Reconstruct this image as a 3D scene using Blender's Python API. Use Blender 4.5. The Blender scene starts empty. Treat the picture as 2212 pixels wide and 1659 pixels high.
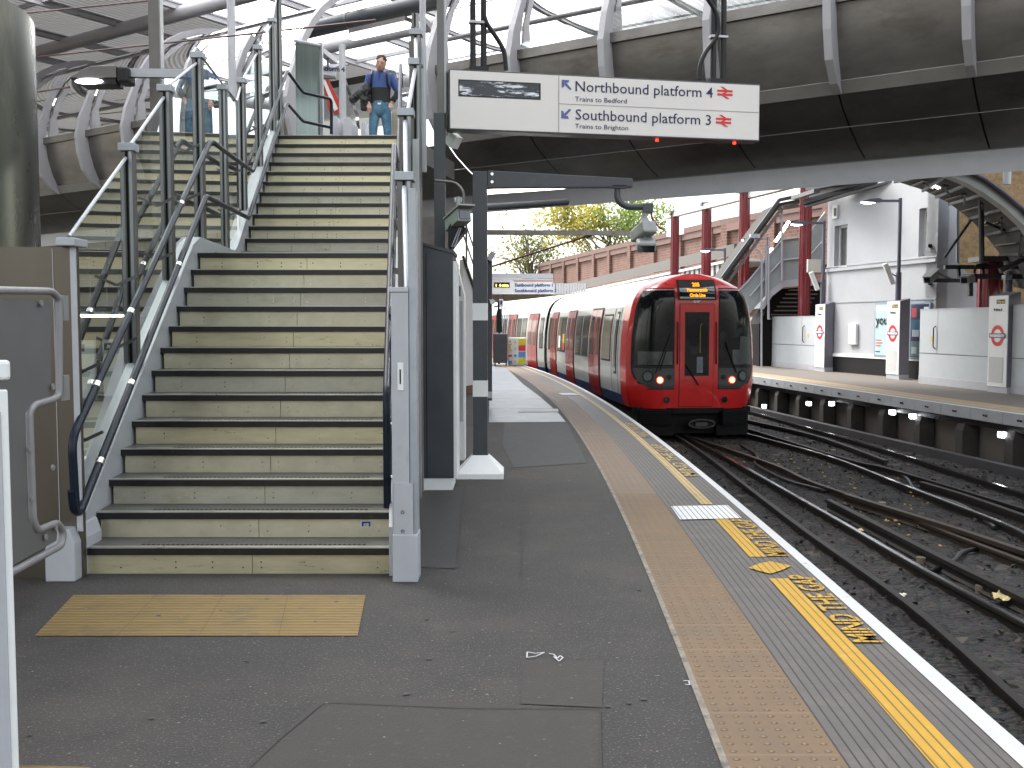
import bpy, bmesh, math, random
from mathutils import Vector, Matrix
random.seed(7)
R = math.radians
scene = bpy.context.scene
C = scene.collection

# ---------------------------------------------------------------- camera
FPX, HZ, CAMH = 2150.0, 700.0, 1.6          # focal length and horizon row for a 2212 x 1659 picture
PITCH = math.atan((829.5 - HZ) / FPX)
cd = bpy.data.cameras.new('camera'); cam = bpy.data.objects.new('camera', cd); C.objects.link(cam)
cam.location = (0, 0, CAMH); cam.rotation_euler = (math.pi / 2 - PITCH, 0, 0)
cd.sensor_width = 36; cd.lens = 36 * FPX / 2212.0; cd.clip_start = .05; cd.clip_end = 1000
scene.camera = cam
# ---------------------------------------------------------------- light
SUN_EL, SUN_AZ = 55, -50        # sun from the left, ahead of the camera (azimuth from +Y towards +X)
w = bpy.data.worlds.new('World'); scene.world = w; w.use_nodes = True
nt = w.node_tree; bg = nt.nodes['Background']
sky = nt.nodes.new('ShaderNodeTexSky'); sky.sky_type = 'NISHITA'; sky.sun_disc = False
sky.sun_elevation = R(SUN_EL); sky.sun_rotation = R(SUN_AZ); sky.dust_density = 4.0; sky.air_density = 1.6
hs = nt.nodes.new('ShaderNodeHueSaturation'); hs.inputs['Saturation'].default_value = .35; hs.inputs['Value'].default_value = 1.25
nt.links.new(sky.outputs[0], hs.inputs['Color']); nt.links.new(hs.outputs[0], bg.inputs[0]); bg.inputs[1].default_value = .15
sd = bpy.data.lights.new('sun', 'SUN'); sun = bpy.data.objects.new('sun', sd); C.objects.link(sun)
sd.energy = 1.5; sd.angle = R(22); sd.color = (1, .96, .9)
sdir = Vector((math.sin(R(SUN_AZ)) * math.cos(R(SUN_EL)), math.cos(R(SUN_AZ)) * math.cos(R(SUN_EL)), math.sin(R(SUN_EL))))
sun.rotation_euler = sdir.to_track_quat('Z', 'Y').to_euler()
vs = scene.view_settings; vs.view_transform = 'Standard'; vs.look = 'None'; vs.gamma = 1; vs.exposure = 1.60
scene.cycles.max_bounces = 12; scene.cycles.transparent_max_bounces = 24; scene.cycles.diffuse_bounces = 5
scene.cycles.glossy_bounces = 4; scene.cycles.transmission_bounces = 8
scene.cycles.sample_clamp_indirect = 6; scene.cycles.use_denoising = True
scene.cycles.caustics_reflective = False; scene.cycles.caustics_refractive = False

# ---------------------------------------------------------------- helpers
def ray(u, v):
    a, b = (u - 1106) / FPX, (829.5 - v) / FPX
    cp, sp = math.cos(PITCH), math.sin(PITCH)
    return Vector((a, cp + b * sp, -sp + b * cp))
O = Vector((0, 0, CAMH))
def U(u, v, y):  r = ray(u, v); return O + r * (y / r.y)       # point at distance y
def G(u, v, z):  r = ray(u, v); return O + r * ((z - CAMH) / r.z)  # point at height z
def PX(u, v, x): r = ray(u, v); return O + r * (x / r.x)       # point on the plane x
V = Vector

class MB:
    def __init__(s): s.v = []; s.f = []; s.uv = []
    def add(s, vs_, fs, uvs=None):
        n = len(s.v); s.v += [V(p) for p in vs_]
        for i, f in enumerate(fs):
            s.f.append([n + k for k in f]); s.uv.append(uvs[i] if uvs else None)
        return s
    def box(s, a, b):
        x0, y0, z0 = a; x1, y1, z1 = b
        return s.add([(x0,y0,z0),(x1,y0,z0),(x1,y1,z0),(x0,y1,z0),(x0,y0,z1),(x1,y0,z1),(x1,y1,z1),(x0,y1,z1)],
                     [(0,3,2,1),(4,5,6,7),(0,1,5,4),(1,2,6,5),(2,3,7,6),(3,0,4,7)])
    def obox(s, c, ax, ay, az):      # centre and three half axes
        c = V(c); ax = V(ax); ay = V(ay); az = V(az)
        P = [c + ax*i + ay*j + az*k for k in (-1,1) for j in (-1,1) for i in (-1,1)]
        fs = [(0,2,3,1),(4,5,7,6),(0,1,5,4),(1,3,7,5),(3,2,6,7),(2,0,4,6)]
        if ax.cross(ay).dot(az) < 0: fs = [f[::-1] for f in fs]
        return s.add(P, fs)
    def beam(s, p, q, w, h, up=(0,0,1)):
        p = V(p); q = V(q); d = (q - p); L = d.length
        if L < 1e-6: return s
        d /= L; side = d.cross(V(up))
        if side.length < 1e-4: side = d.cross(V((1,0,0)))
        side.normalize(); u2 = side.cross(d)
        return s.obox((p + q) / 2, d * L / 2, side * w / 2, u2 * h / 2)
    def prism(s, poly, ex):
        poly = [V(p) for p in poly]; ex = V(ex); n = len(poly)
        nrm = V((0,0,0))
        for i in range(n): nrm += (poly[i]-poly[0]).cross(poly[(i+1)%n]-poly[0])
        if nrm.dot(ex) > 0: poly = poly[::-1]
        vs_ = poly + [p + ex for p in poly]
        fs = [tuple(range(n)), tuple(range(2*n-1, n-1, -1))] + [(i, i+n, (i+1)%n+n, (i+1)%n) for i in range(n)]
        return s.add(vs_, [tuple(reversed(f)) if False else f for f in fs])
    def tube(s, path, r, n=10, cap=True, closed=False):
        path = [V(p) for p in path]; m = len(path); rows = []; prev = None
        for i, p in enumerate(path):
            a = path[i-1] if (i or closed) else p
            b = path[(i+1) % m] if (i < m-1 or closed) else p
            d = (b - a).normalized()
            if prev is None:
                side = d.cross(V((0,0,1)))
                if side.length < .05: side = d.cross(V((1,0,0)))
            else: side = prev - d * prev.dot(d)
            side.normalize(); prev = side; u2 = side.cross(d)
            rr = r[i] if isinstance(r, (list, tuple)) else r
            sc = 1.0
            if (0 < i < m-1) or closed:
                c = (p-a).normalized().dot((b-p).normalized()); sc = 1 / max(.6, math.sqrt(max(.0, (1 + c) / 2)))
            rows.append([p + (side * math.cos(2*math.pi*k/n) + u2 * math.sin(2*math.pi*k/n)) * rr for k in range(n)])
        vs_ = [q for row in rows for q in row]; fs = []
        for i in range(m if closed else m-1):
            j = (i+1) % m
            for k in range(n): fs.append((i*n+k, j*n+k, j*n+(k+1)%n, i*n+(k+1)%n))
        if cap and not closed: fs += [tuple(range(n)), tuple((m-1)*n + k for k in range(n-1, -1, -1))]
        return s.add(vs_, fs)
    def loft(s, rows, closed=False):
        n = len(rows[0]); vs_ = [p for r_ in rows for p in r_]; fs = []; uvs = []
        for i in range(len(rows)-1):
            for k in range(n if closed else n-1):
                k2 = (k+1) % n; fs.append((i*n+k, i*n+k2, (i+1)*n+k2, (i+1)*n+k))
        return s.add(vs_, fs)
    def disc(s, c, nrm, r, n=20, th=.01, rin=0, sx=1.0):
        c = V(c); nrm = V(nrm).normalized(); a = nrm.cross(V((0,0,1)))
        if a.length < .05: a = V((1,0,0))
        a.normalize(); b = a.cross(nrm)
        def ring(rr, off): return [c + nrm*off + a*math.cos(2*math.pi*k/n)*rr*sx + b*math.sin(2*math.pi*k/n)*rr for k in range(n)]
        if rin:
            q = ring(r, th) + ring(rin, th) + ring(r, 0) + ring(rin, 0)
            fs = []
            for k in range(n):
                k2 = (k+1) % n
                fs += [(k, k2, n+k2, n+k), (2*n+k, 2*n+k2, k2, k), (n+k, n+k2, 3*n+k2, 3*n+k)]
            return s.add(q, fs)
        q = ring(r, th) + ring(r, 0)
        return s.add(q, [tuple(range(n)), tuple(range(2*n-1, n-1, -1))] + [(n+k, n+(k+1)%n, (k+1)%n, k) for k in range(n)])
    def build(s, name, mat, parent=None, loc=None, smooth=False, bevel=0, fixn=True, uvf=None):
        root = loc
        if parent is not None: root = ORG.get(parent.name, V((0,0,0)))
        if root is None: root = V((0,0,0))
        root = V(root)
        me = bpy.data.meshes.new(name)
        me.from_pydata([tuple(p - root) for p in s.v], [], s.f); me.update()
        if uvf:
            ul = me.uv_layers.new(name='UVMap')
            for li, l in enumerate(me.loops): ul.data[li].uv = uvf(me.vertices[l.vertex_index].co + root)
        if fixn:
            bm = bmesh.new(); bm.from_mesh(me); bmesh.ops.recalc_face_normals(bm, faces=bm.faces); bm.to_mesh(me); bm.free()
        o = bpy.data.objects.new(name, me); C.objects.link(o)
        if mat: me.materials.append(mat)
        if smooth:
            for p in me.polygons: p.use_smooth = True
            me.set_sharp_from_angle(angle=R(40))
        if bevel:
            b = o.modifiers.new('bevel', 'BEVEL'); b.width = bevel; b.segments = 2; b.limit_method = 'ANGLE'
        if parent is not None: o.parent = parent; ORG[o.name] = root
        else: o.location = root; ORG[o.name] = root
        return o
ORG = {}
def tag(o, label, cat, group=None):
    o['label'] = label; o['category'] = cat
    if group: o['group'] = group
    return o
def thing(name, label, cat, loc=(0,0,0), group=None):
    o = bpy.data.objects.new(name, None); C.objects.link(o); o.location = loc; o.empty_display_size = .2
    ORG[o.name] = V(loc)
    return tag(o, label, cat, group)
def struct(o, kind='structure'):
    o['kind'] = kind; return o
def dup(o, loc=None, label=None, parent=None, rotz=None, group=None):
    c = o.copy(); C.objects.link(c)
    if parent is not None: c.parent = parent
    for ch in [x for x in bpy.data.objects if x.parent == o]: dup(ch, parent=c)
    if loc is not None: c.location = loc
    if rotz is not None: c.rotation_euler = (0, 0, rotz)
    if label: c['label'] = label
    if group: c['group'] = group
    return c
def text_mb(body, size, origin, right, up, align='LEFT', depth=.0, bold=0.006, sx=1.0):
    cu = bpy.data.curves.new('t', 'FONT'); cu.body = body; cu.size = size; cu.align_x = align; cu.resolution_u = 2
    cu.offset = bold; cu.fill_mode = 'FRONT' if not depth else 'BOTH'; cu.extrude = depth
    ob = bpy.data.objects.new('t', cu); C.objects.link(ob)
    dg = bpy.context.evaluated_depsgraph_get(); dg.update()
    me = bpy.data.meshes.new_from_object(ob.evaluated_get(dg))
    m = MB(); right = V(right).normalized(); up = V(up).normalized(); n = right.cross(up); origin = V(origin)
    m.add([origin + right*v.co.x*sx + up*v.co.y + n*v.co.z for v in me.vertices], [list(p.vertices) for p in me.polygons])
    bpy.data.objects.remove(ob); bpy.data.meshes.remove(me); bpy.data.curves.remove(cu)
    return m

# ---------------------------------------------------------------- materials
def mat(name, col, rough=.6, metal=0.0, var=.12, scale=3.0, bump=0.0, bscale=30.0, col2=None, mix2=(.5,.7), s2=1.5,
        stretch=None, coat=0.0, spec=.5, emit=None, es=1.0):
    m = bpy.data.materials.new(name); m.use_nodes = True; t = m.node_tree; b = t.nodes['Principled BSDF']; L = t.links
    b.inputs['Roughness'].default_value = rough; b.inputs['Metallic'].default_value = metal
    b.inputs['Specular IOR Level'].default_value = spec; b.inputs['Coat Weight'].default_value = coat
    if emit:
        b.inputs['Emission Color'].default_value = (*emit, 1); b.inputs['Emission Strength'].default_value = es
    tc = t.nodes.new('ShaderNodeNewGeometry'); mp = t.nodes.new('ShaderNodeMapping'); L.new(tc.outputs['Position'], mp.inputs[0])
    if stretch: mp.inputs['Scale'].default_value = stretch
    n = t.nodes.new('ShaderNodeTexNoise'); n.inputs['Scale'].default_value = scale; n.inputs['Detail'].default_value = 6
    n.inputs['Roughness'].default_value = .65; L.new(mp.outputs[0], n.inputs[0])
    cr = t.nodes.new('ShaderNodeMapRange'); cr.inputs[1].default_value = .3; cr.inputs[2].default_value = .7
    cr.inputs[3].default_value = 1 - var; cr.inputs[4].default_value = 1 + var; L.new(n.outputs[0], cr.inputs[0])
    mx = t.nodes.new('ShaderNodeMix'); mx.data_type = 'RGBA'; mx.blend_type = 'MULTIPLY'; mx.inputs[0].default_value = 1
    mx.inputs[6].default_value = (*col, 1); L.new(cr.outputs[0], mx.inputs[7]); out = mx.outputs[2]
    if col2:
        n2 = t.nodes.new('ShaderNodeTexNoise'); n2.inputs['Scale'].default_value = s2; n2.inputs['Detail'].default_value = 8
        n2.inputs['Roughness'].default_value = .7; L.new(mp.outputs[0], n2.inputs[0])
        r2 = t.nodes.new('ShaderNodeMapRange'); r2.inputs[1].default_value = mix2[0]; r2.inputs[2].default_value = mix2[1]
        L.new(n2.outputs[0], r2.inputs[0]); m2 = t.nodes.new('ShaderNodeMix'); m2.data_type = 'RGBA'
        L.new(r2.outputs[0], m2.inputs[0]); L.new(out, m2.inputs[6]); m2.inputs[7].default_value = (*col2, 1); out = m2.outputs[2]
    L.new(out, b.inputs['Base Color'])
    rr = t.nodes.new('ShaderNodeMapRange'); rr.inputs[3].default_value = max(.02, rough - .1); rr.inputs[4].default_value = min(1, rough + .12)
    L.new(n.outputs[0], rr.inputs[0]); L.new(rr.outputs[0], b.inputs['Roughness'])
    if bump:
        nb = t.nodes.new('ShaderNodeTexNoise'); nb.inputs['Scale'].default_value = bscale; nb.inputs['Detail'].default_value = 5
        L.new(mp.outputs[0], nb.inputs[0]); bp = t.nodes.new('ShaderNodeBump'); bp.inputs['Strength'].default_value = bump
        bp.inputs['Distance'].default_value = .02; L.new(nb.outputs[0], bp.inputs['Height']); L.new(bp.outputs[0], b.inputs['Normal'])
    m['out'] = 0
    return m
def nodes_of(m):
    t = m.node_tree; b = t.nodes['Principled BSDF']; return t, b, t.links
def glass(name, tint=(.86,.93,.9), refl=1.0, ior=1.5, rough=0.0):
    m = bpy.data.materials.new(name); m.use_nodes = True; t = m.node_tree; t.nodes.clear(); L = t.links
    o = t.nodes.new('ShaderNodeOutputMaterial'); tr = t.nodes.new('ShaderNodeBsdfTransparent'); tr.inputs[0].default_value = (*tint, 1)
    g = t.nodes.new('ShaderNodeBsdfGlossy'); g.inputs['Roughness'].default_value = rough; g.inputs[0].default_value = (refl, refl, refl, 1)
    f = t.nodes.new('ShaderNodeFresnel'); f.inputs[0].default_value = ior
    mul = t.nodes.new('ShaderNodeMath'); mul.operation = 'MULTIPLY'; mul.inputs[1].default_value = 1.9; mul.use_clamp = True
    mx = t.nodes.new('ShaderNodeMixShader'); L.new(f.outputs[0], mul.inputs[0]); L.new(mul.outputs[0], mx.inputs[0])
    L.new(tr.outputs[0], mx.inputs[1]); L.new(g.outputs[0], mx.inputs[2]); L.new(mx.outputs[0], o.inputs[0]); return m
def emitm(name, col, s):
    m = bpy.data.materials.new(name); m.use_nodes = True; t = m.node_tree; t.nodes.clear()
    o = t.nodes.new('ShaderNodeOutputMaterial'); e = t.nodes.new('ShaderNodeEmission'); e.inputs[0].default_value = (*col, 1)
    e.inputs[1].default_value = s; t.links.new(e.outputs[0], o.inputs[0]); return m

M = {}
M['steel'] = mat('brushed_steel', (.10,.105,.09), .28, .9, .18, 2.0, 0, stretch=(1,1,.35), col2=(.24,.22,.17), mix2=(.55,.75), s2=1.2)
M['hull'] = mat('bridge_steel', (.19,.182,.168), .33, .75, .22, 1.2, stretch=(1,1,2.5), col2=(.11,.10,.085), mix2=(.5,.75), s2=.8)
M['ltgrey'] = mat('light_grey_paint', (.42,.43,.46), .45, .1, .07, 2.5, col2=(.3,.3,.3), mix2=(.62,.8), s2=4)
M['fingrey'] = mat('fin_grey_paint', (.36,.36,.38), .5, 0, .06, 3)
M['dkgrey'] = mat('dark_grey_paint', (.050,.055,.062), .42, .1, .12, 4, col2=(.09,.09,.09), mix2=(.6,.8), s2=6)
M['postgrey'] = mat('anodised_grey', (.13,.125,.12), .38, .5, .1, 3)
M['postlight'] = mat('anodised_light', (.28,.29,.30), .34, .6, .1, 3)
M['tube'] = mat('tube_grey', (.23,.225,.23), .42, .1, .07, 4)
M['capgrey'] = mat('cap_grey', (.36,.38,.41), .38, .3, .08, 5)
M['navy'] = mat('handrail_blue_grey', (.007,.012,.024), .34, .0, .15, 8, coat=.0, spec=.22)
M['railsteel'] = mat('rail_joint_steel', (.6,.6,.58), .2, 1.0, .05)
M['white'] = mat('white_paint', (.74,.75,.74), .5, 0, .05, 2, col2=(.55,.55,.5), mix2=(.62,.85), s2=3)
M['wallwhite'] = mat('white_render', (.40,.415,.44), .75, 0, .05, 1.2, .15, 8, col2=(.6,.6,.6), mix2=(.62,.85), s2=1.1)
M['brass'] = mat('riser_metal', (.56,.52,.385), .34, .55, .12, 5, col2=(.36,.33,.21), mix2=(.6,.8), s2=9)
M['brass2'] = mat('riser_metal_dull', (.48,.46,.37), .40, .5, .16, 3, col2=(.30,.27,.17), mix2=(.5,.75), s2=3, stretch=(1,1,2))
M['brass3'] = mat('riser_metal_scuffed', (.62,.56,.37), .30, .6, .10, 8, col2=(.38,.34,.22), mix2=(.62,.72), s2=14, stretch=(.4,1,2))
M['doorred'] = mat('door_red', (.26,.012,.014), .3, 0, .08, 3, coat=.5)
M['tread'] = mat('tread_grey', (.11,.11,.10), .5, .3, .15, 18, .1, 60)
M['black'] = mat('black_rubber', (.006,.006,.006), .6, 0, .3, 12, spec=.15)
M['nose'] = mat('nosing_black', (.012,.011,.010), .35, .1, .3, 14, col2=(.05,.05,.045), mix2=(.6,.75), s2=20)
M['alu'] = mat('nosing_edge', (.5,.5,.47), .3, .9, .1)
M['yellowp'] = mat('yellow_paint', (.62,.40,.045), .6, 0, .1, 12, .1, 40, col2=(.30,.22,.07), mix2=(.62,.74), s2=16)
M['whitep'] = mat('white_line_paint', (.47,.47,.47), .6, 0, .08, 10, .1, 40, col2=(.22,.22,.22), mix2=(.62,.72), s2=14)
M['concrete'] = mat('concrete', (.36,.36,.38), .8, 0, .12, 3, .2, 30, col2=(.2,.2,.2), mix2=(.6,.8), s2=2)
M['dirtblack'] = mat('sooty_brick', (.035,.032,.028), .85, 0, .35, 3, .4, 14, col2=(.07,.06,.045), mix2=(.5,.75), s2=4)
M['railtop'] = mat('rail_head', (.50,.52,.55), .18, 1.0, .06, 2)
M['railbody'] = mat('rail_rust', (.018,.015,.013), .6, .4, .25, 6)
M['railbrown'] = mat('rail_brown', (.042,.030,.022), .55, .4, .25, 6)
M['sleeper'] = mat('sleeper_timber', (.05,.042,.034), .85, 0, .3, 6, .4, 20)
M['red'] = mat('train_red', (.50,.012,.012), .3, 0, .08, 3, coat=.5, col2=(.34,.03,.025), mix2=(.6,.85), s2=2)
M['redcol'] = mat('column_red', (.16,.010,.016), .32, 0, .12, 3, coat=.4)
M['trainwhite'] = mat('train_white', (.40,.42,.41), .32, .05, .10, 2, coat=.3, col2=(.28,.28,.26), mix2=(.55,.8), s2=1.5)
M['trainroof'] = mat('train_roof', (.7,.71,.71), .4, .05, .05, 2)
M['trainblue'] = mat('train_blue', (.02,.04,.13), .35, 0, .1, 2, coat=.3)
M['darkglass'] = mat('dark_glass', (.010,.012,.014), .04, 0, .1, 2, spec=.9, coat=.5)
M['sideglass'] = mat('train_window', (.05,.055,.05), .05, 0, .2, 1, spec=.9)
M['blackp'] = mat('black_plastic', (.010,.010,.011), .4, 0, .1, 3, spec=.3)
M['pane'] = glass('balustrade_glass', (.72,.83,.78))
M['bridgeglass'] = glass('bridge_glass', (.84,.92,.93))
M['lampon'] = emitm('lamp_light', (1, .97, .9), 7)
M['coldlamp'] = emitm('street_lamp_light', (.9, .95, 1), 8)
M['lampwarm'] = emitm('fluorescent_light', (1, .93, .78), 3.5)
M['navytext'] = mat('sign_navy', (.012,.016,.07), .5, 0, .02)
M['redtext'] = mat('sign_red', (.62,.02,.02), .5, 0, .02)
M['bluetext'] = mat('roundel_blue', (.012,.02,.16), .4, 0, .02)
M['signwhite'] = mat('sign_white', (.66,.63,.60), .35, 0, .03, 1)
M['brown'] = mat('tan_brick', (.25,.17,.085), .85, 0, .3, 5, .5, 18, col2=(.12,.08,.045), mix2=(.5,.72), s2=7)
# ================================================================ PLATFORM AND TRACK
POLY = dict(B=[2.81472e-07,-1.20328e-05,-0.00224481,0.0612462,0.572332],TR=[3.22371e-07,-3.27757e-05,-0.00112041,0.0438549,1.076],
 YL=[6.02782e-07,-4.98846e-05,-0.00103355,0.0482015,1.3652],YR=[9.61068e-07,-8.83774e-05,0.000362456,0.026976,1.56938],
 WL=[-1.32006e-07,-3.15981e-06,-0.00175449,0.0460504,1.69913],WR=[1.56495e-07,-3.38251e-05,-0.00067362,0.0316468,1.83051])
PK = ['B','B','TR','YL','YR','WL','WR']
def smooth_at(y, k):
    c = POLY[PK[k]]; q_ = min(max(y, 3.2), 37.0)
    x = (((c[0]*q_+c[1])*q_+c[2])*q_+c[3])*q_+c[4]
    if y > 37: x += (y-37)*-.118 - (y-37)**2*.004
    return x + (.028 if k == 1 else 0)
BOR,TL,TR,YL,YR,WL,WR = range(7)
def lat(p):   # lateral position in metres between the tan paving and the edge line
    a, b = smooth_at(p.y, TR), smooth_at(p.y, WL); return (p.x-a)/(b-a)*.64
def strip(name, ka, kb, z, m, y0=-8, y1=60, step=.35, th=0, uv='lat', parent=None):
    mb = MB(); ys = []; y = y0
    while y < y1: ys.append(y); y += step if y < 20 else 1.0
    ys.append(y1)
    fa = (lambda y: smooth_at(y, ka)) if isinstance(ka, int) else ka
    fb = (lambda y: smooth_at(y, kb)) if isinstance(kb, int) else kb
    rows = [[V((fa(y), y, z)), V((fb(y), y, z))] for y in ys]
    if th: rows = [[V((r_[0].x, r_[0].y, z-th)), r_[0], r_[1], V((r_[1].x, r_[1].y, z-th))] for r_ in rows]
    mb.loft(rows)
    if uv == 'lat': f = lambda p: (lat(p), p.y)
    else: f = lambda p: ((p.x-fa(p.y))/(fb(p.y)-fa(p.y))*.4, p.y)
    o = mb.build(name, m, uvf=f)
    # make sure the top faces up
    if o.data.polygons[0].normal.z < 0 and not th:
        o.data.flip_normals()
    return struct(o)
# --- materials that need the strip UV
def groove(name, col, dark, **k):
    m = mat(name, col, .62, 0, .10, 9, .08, 50, **k); t, b, L = nodes_of(m)
    uv = t.nodes.new('ShaderNodeUVMap'); sx = t.nodes.new('ShaderNodeSeparateXYZ'); L.new(uv.outputs[0], sx.inputs[0])
    a = t.nodes.new('ShaderNodeMath'); a.operation = 'MULTIPLY'; a.inputs[1].default_value = 1/.0458; L.new(sx.outputs[0], a.inputs[0])
    fr = t.nodes.new('ShaderNodeMath'); fr.operation = 'FRACT'; L.new(a.outputs[0], fr.inputs[0])
    r_ = t.nodes.new('ShaderNodeMapRange'); r_.inputs[1].default_value = .14; r_.inputs[2].default_value = .20; L.new(fr.outputs[0], r_.inputs[0])
    src = b.inputs['Base Color'].links[0].from_socket
    mx = t.nodes.new('ShaderNodeMix'); mx.data_type = 'RGBA'; L.new(r_.outputs[0], mx.inputs[0]); mx.inputs[6].default_value = (*dark, 1)
    L.new(src, mx.inputs[7]); L.new(mx.outputs[2], b.inputs['Base Color']); return m
M['groove'] = groove('grooved_edge_stone', (.088,.080,.073), (.015,.014,.012), col2=(.125,.108,.092), mix2=(.5,.75), s2=3)
M['grooveyellow'] = groove('grooved_yellow_paint', (.43,.245,.016), (.11,.07,.02), col2=(.42,.30,.09), mix2=(.58,.74), s2=9)
M['grooveworn'] = groove('worn_yellow_paint', (.42,.30,.12), (.08,.07,.05), col2=(.2,.17,.12), mix2=(.5,.7), s2=9)
M['groovewhite'] = groove('grooved_white_paint', (.56,.56,.56), (.10,.10,.10), col2=(.45,.45,.45), mix2=(.6,.75), s2=9)
def blister(name, col, c2, bs=1.0):
    m = mat(name, col, .7, 0, .08, 8, .06, 60, col2=c2, mix2=(.45,.75), s2=2.2); t, b, L = nodes_of(m)
    uv = t.nodes.new('ShaderNodeUVMap'); sc_ = t.nodes.new('ShaderNodeVectorMath'); sc_.operation = 'SCALE'; sc_.inputs[3].default_value = 1/.0667
    L.new(uv.outputs[0], sc_.inputs[0]); fr = t.nodes.new('ShaderNodeVectorMath'); fr.operation = 'FRACTION'; L.new(sc_.outputs[0], fr.inputs[0])
    sb = t.nodes.new('ShaderNodeVectorMath'); sb.operation = 'SUBTRACT'; sb.inputs[1].default_value = (.5,.5,0); L.new(fr.outputs[0], sb.inputs[0])
    ml = t.nodes.new('ShaderNodeVectorMath'); ml.operation = 'MULTIPLY'; ml.inputs[1].default_value = (1,1,0); L.new(sb.outputs[0], ml.inputs[0])
    ln = t.nodes.new('ShaderNodeVectorMath'); ln.operation = 'LENGTH'; L.new(ml.outputs[0], ln.inputs[0])
    r_ = t.nodes.new('ShaderNodeMapRange'); r_.inputs[1].default_value = .10; r_.inputs[2].default_value = .22; r_.inputs[3].default_value = 1; r_.inputs[4].default_value = 0
    L.new(ln.outputs[1], r_.inputs[0]); bp = t.nodes.new('ShaderNodeBump'); bp.inputs['Strength'].default_value = 1.0; bp.inputs['Distance'].default_value = .012*bs
    L.new(r_.outputs[0], bp.inputs['Height']); L.new(bp.outputs[0], b.inputs['Normal'])
    # tile joints every 0.4 m and worn lighter domes
    sy = t.nodes.new('ShaderNodeSeparateXYZ'); L.new(uv.outputs[0], sy.inputs[0]); a = t.nodes.new('ShaderNodeMath'); a.operation = 'MULTIPLY'
    a.inputs[1].default_value = 2.5; L.new(sy.outputs[1], a.inputs[0]); f2 = t.nodes.new('ShaderNodeMath'); f2.operation = 'FRACT'; L.new(a.outputs[0], f2.inputs[0])
    j = t.nodes.new('ShaderNodeMath'); j.operation = 'LESS_THAN'; j.inputs[1].default_value = .022; L.new(f2.outputs[0], j.inputs[0])
    src = b.inputs['Base Color'].links[0].from_socket
    m1 = t.nodes.new('ShaderNodeMix'); m1.data_type = 'RGBA'; L.new(r_.outputs[0], m1.inputs[0]); L.new(src, m1.inputs[6]); m1.inputs[7].default_value = (*[min(1, c*1.45) for c in col], 1)
    m2 = t.nodes.new('ShaderNodeMix'); m2.data_type = 'RGBA'; L.new(j.outputs[0], m2.inputs[0]); L.new(m1.outputs[2], m2.inputs[6]); m2.inputs[7].default_value = (*[c*1.3 for c in col], 1)
    L.new(m2.outputs[2], b.inputs['Base Color']); return m
M['tan'] = blister('tan_blister_paving', (.150,.098,.054), (.115,.084,.056))
M['tanfar'] = blister('dusty_blister_paving', (.155,.110,.076), (.17,.135,.105))
def asphalt():
    m = mat('asphalt', (.031,.0285,.0262), .8, 0, .28, 4, .3, 90, col2=(.048,.042,.036), mix2=(.48,.66), s2=.9); t, b, L = nodes_of(m)
    g = t.nodes.new('ShaderNodeNewGeometry')
    n = t.nodes.new('ShaderNodeTexNoise'); n.inputs['Scale'].default_value = 85; n.inputs['Detail'].default_value = 2; L.new(g.outputs['Position'], n.inputs[0])
    r_ = t.nodes.new('ShaderNodeMapRange'); r_.inputs[1].default_value = .60; r_.inputs[2].default_value = .70; L.new(n.outputs[0], r_.inputs[0])
    # pale scuffs, stretched
    mp = t.nodes.new('ShaderNodeMapping'); mp.inputs['Scale'].default_value = (3, 9, 1); L.new(g.outputs['Position'], mp.inputs[0])
    n2 = t.nodes.new('ShaderNodeTexNoise'); n2.inputs['Scale'].default_value = 2.2; n2.inputs['Detail'].default_value = 9; n2.inputs['Roughness'].default_value = .75; L.new(mp.outputs[0], n2.inputs[0])
    r2 = t.nodes.new('ShaderNodeMapRange'); r2.inputs[1].default_value = .60; r2.inputs[2].default_value = .72; L.new(n2.outputs[0], r2.inputs[0])
    src = b.inputs['Base Color'].links[0].from_socket
    m1 = t.nodes.new('ShaderNodeMix'); m1.data_type = 'RGBA'; L.new(r_.outputs[0], m1.inputs[0]); L.new(src, m1.inputs[6]); m1.inputs[7].default_value = (.13,.118,.105,1)
    m2 = t.nodes.new('ShaderNodeMix'); m2.data_type = 'RGBA'; a = t.nodes.new('ShaderNodeMath'); a.operation = 'MULTIPLY'; a.inputs[1].default_value = .55
    L.new(r2.outputs[0], a.inputs[0]); L.new(a.outputs[0], m2.inputs[0]); L.new(m1.outputs[2], m2.inputs[6]); m2.inputs[7].default_value = (.10,.105,.12,1)
    L.new(m2.outputs[2], b.inputs['Base Color']); return m
M['asphalt'] = asphalt()
M['asphalt2'] = mat('brown_asphalt', (.040,.035,.031), .8, 0, .2, 8, .3, 100, col2=(.07,.062,.053), mix2=(.58,.7), s2=26)
M['asphalt3'] = mat('dark_asphalt', (.030,.029,.030), .7, 0, .2, 6, .2, 90, col2=(.09,.09,.09), mix2=(.62,.72), s2=22)
M['slab'] = mat('pale_slab', (.13,.14,.16), .42, 0, .12, 3, .05, 40, col2=(.19,.21,.24), mix2=(.5,.7), s2=2)
M['seam'] = mat('joint_dark', (.038,.036,.034), .8, 0, .2)
M['tactile'] = None
# --- the platform itself
base = MB(); ys = [-8 + k*1.0 for k in range(70)]
base.loft([[V((-30, y, -.93)), V((-3.55 if y < 26 else -12, y, 0)), V((smooth_at(y, WR), y, 0)), V((smooth_at(y, WR)-.0, y, -.10)), V((smooth_at(y, WR)-.12, y, -.10)), V((smooth_at(y, WR)-.12, y, -1.0))] for y in ys])
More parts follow.
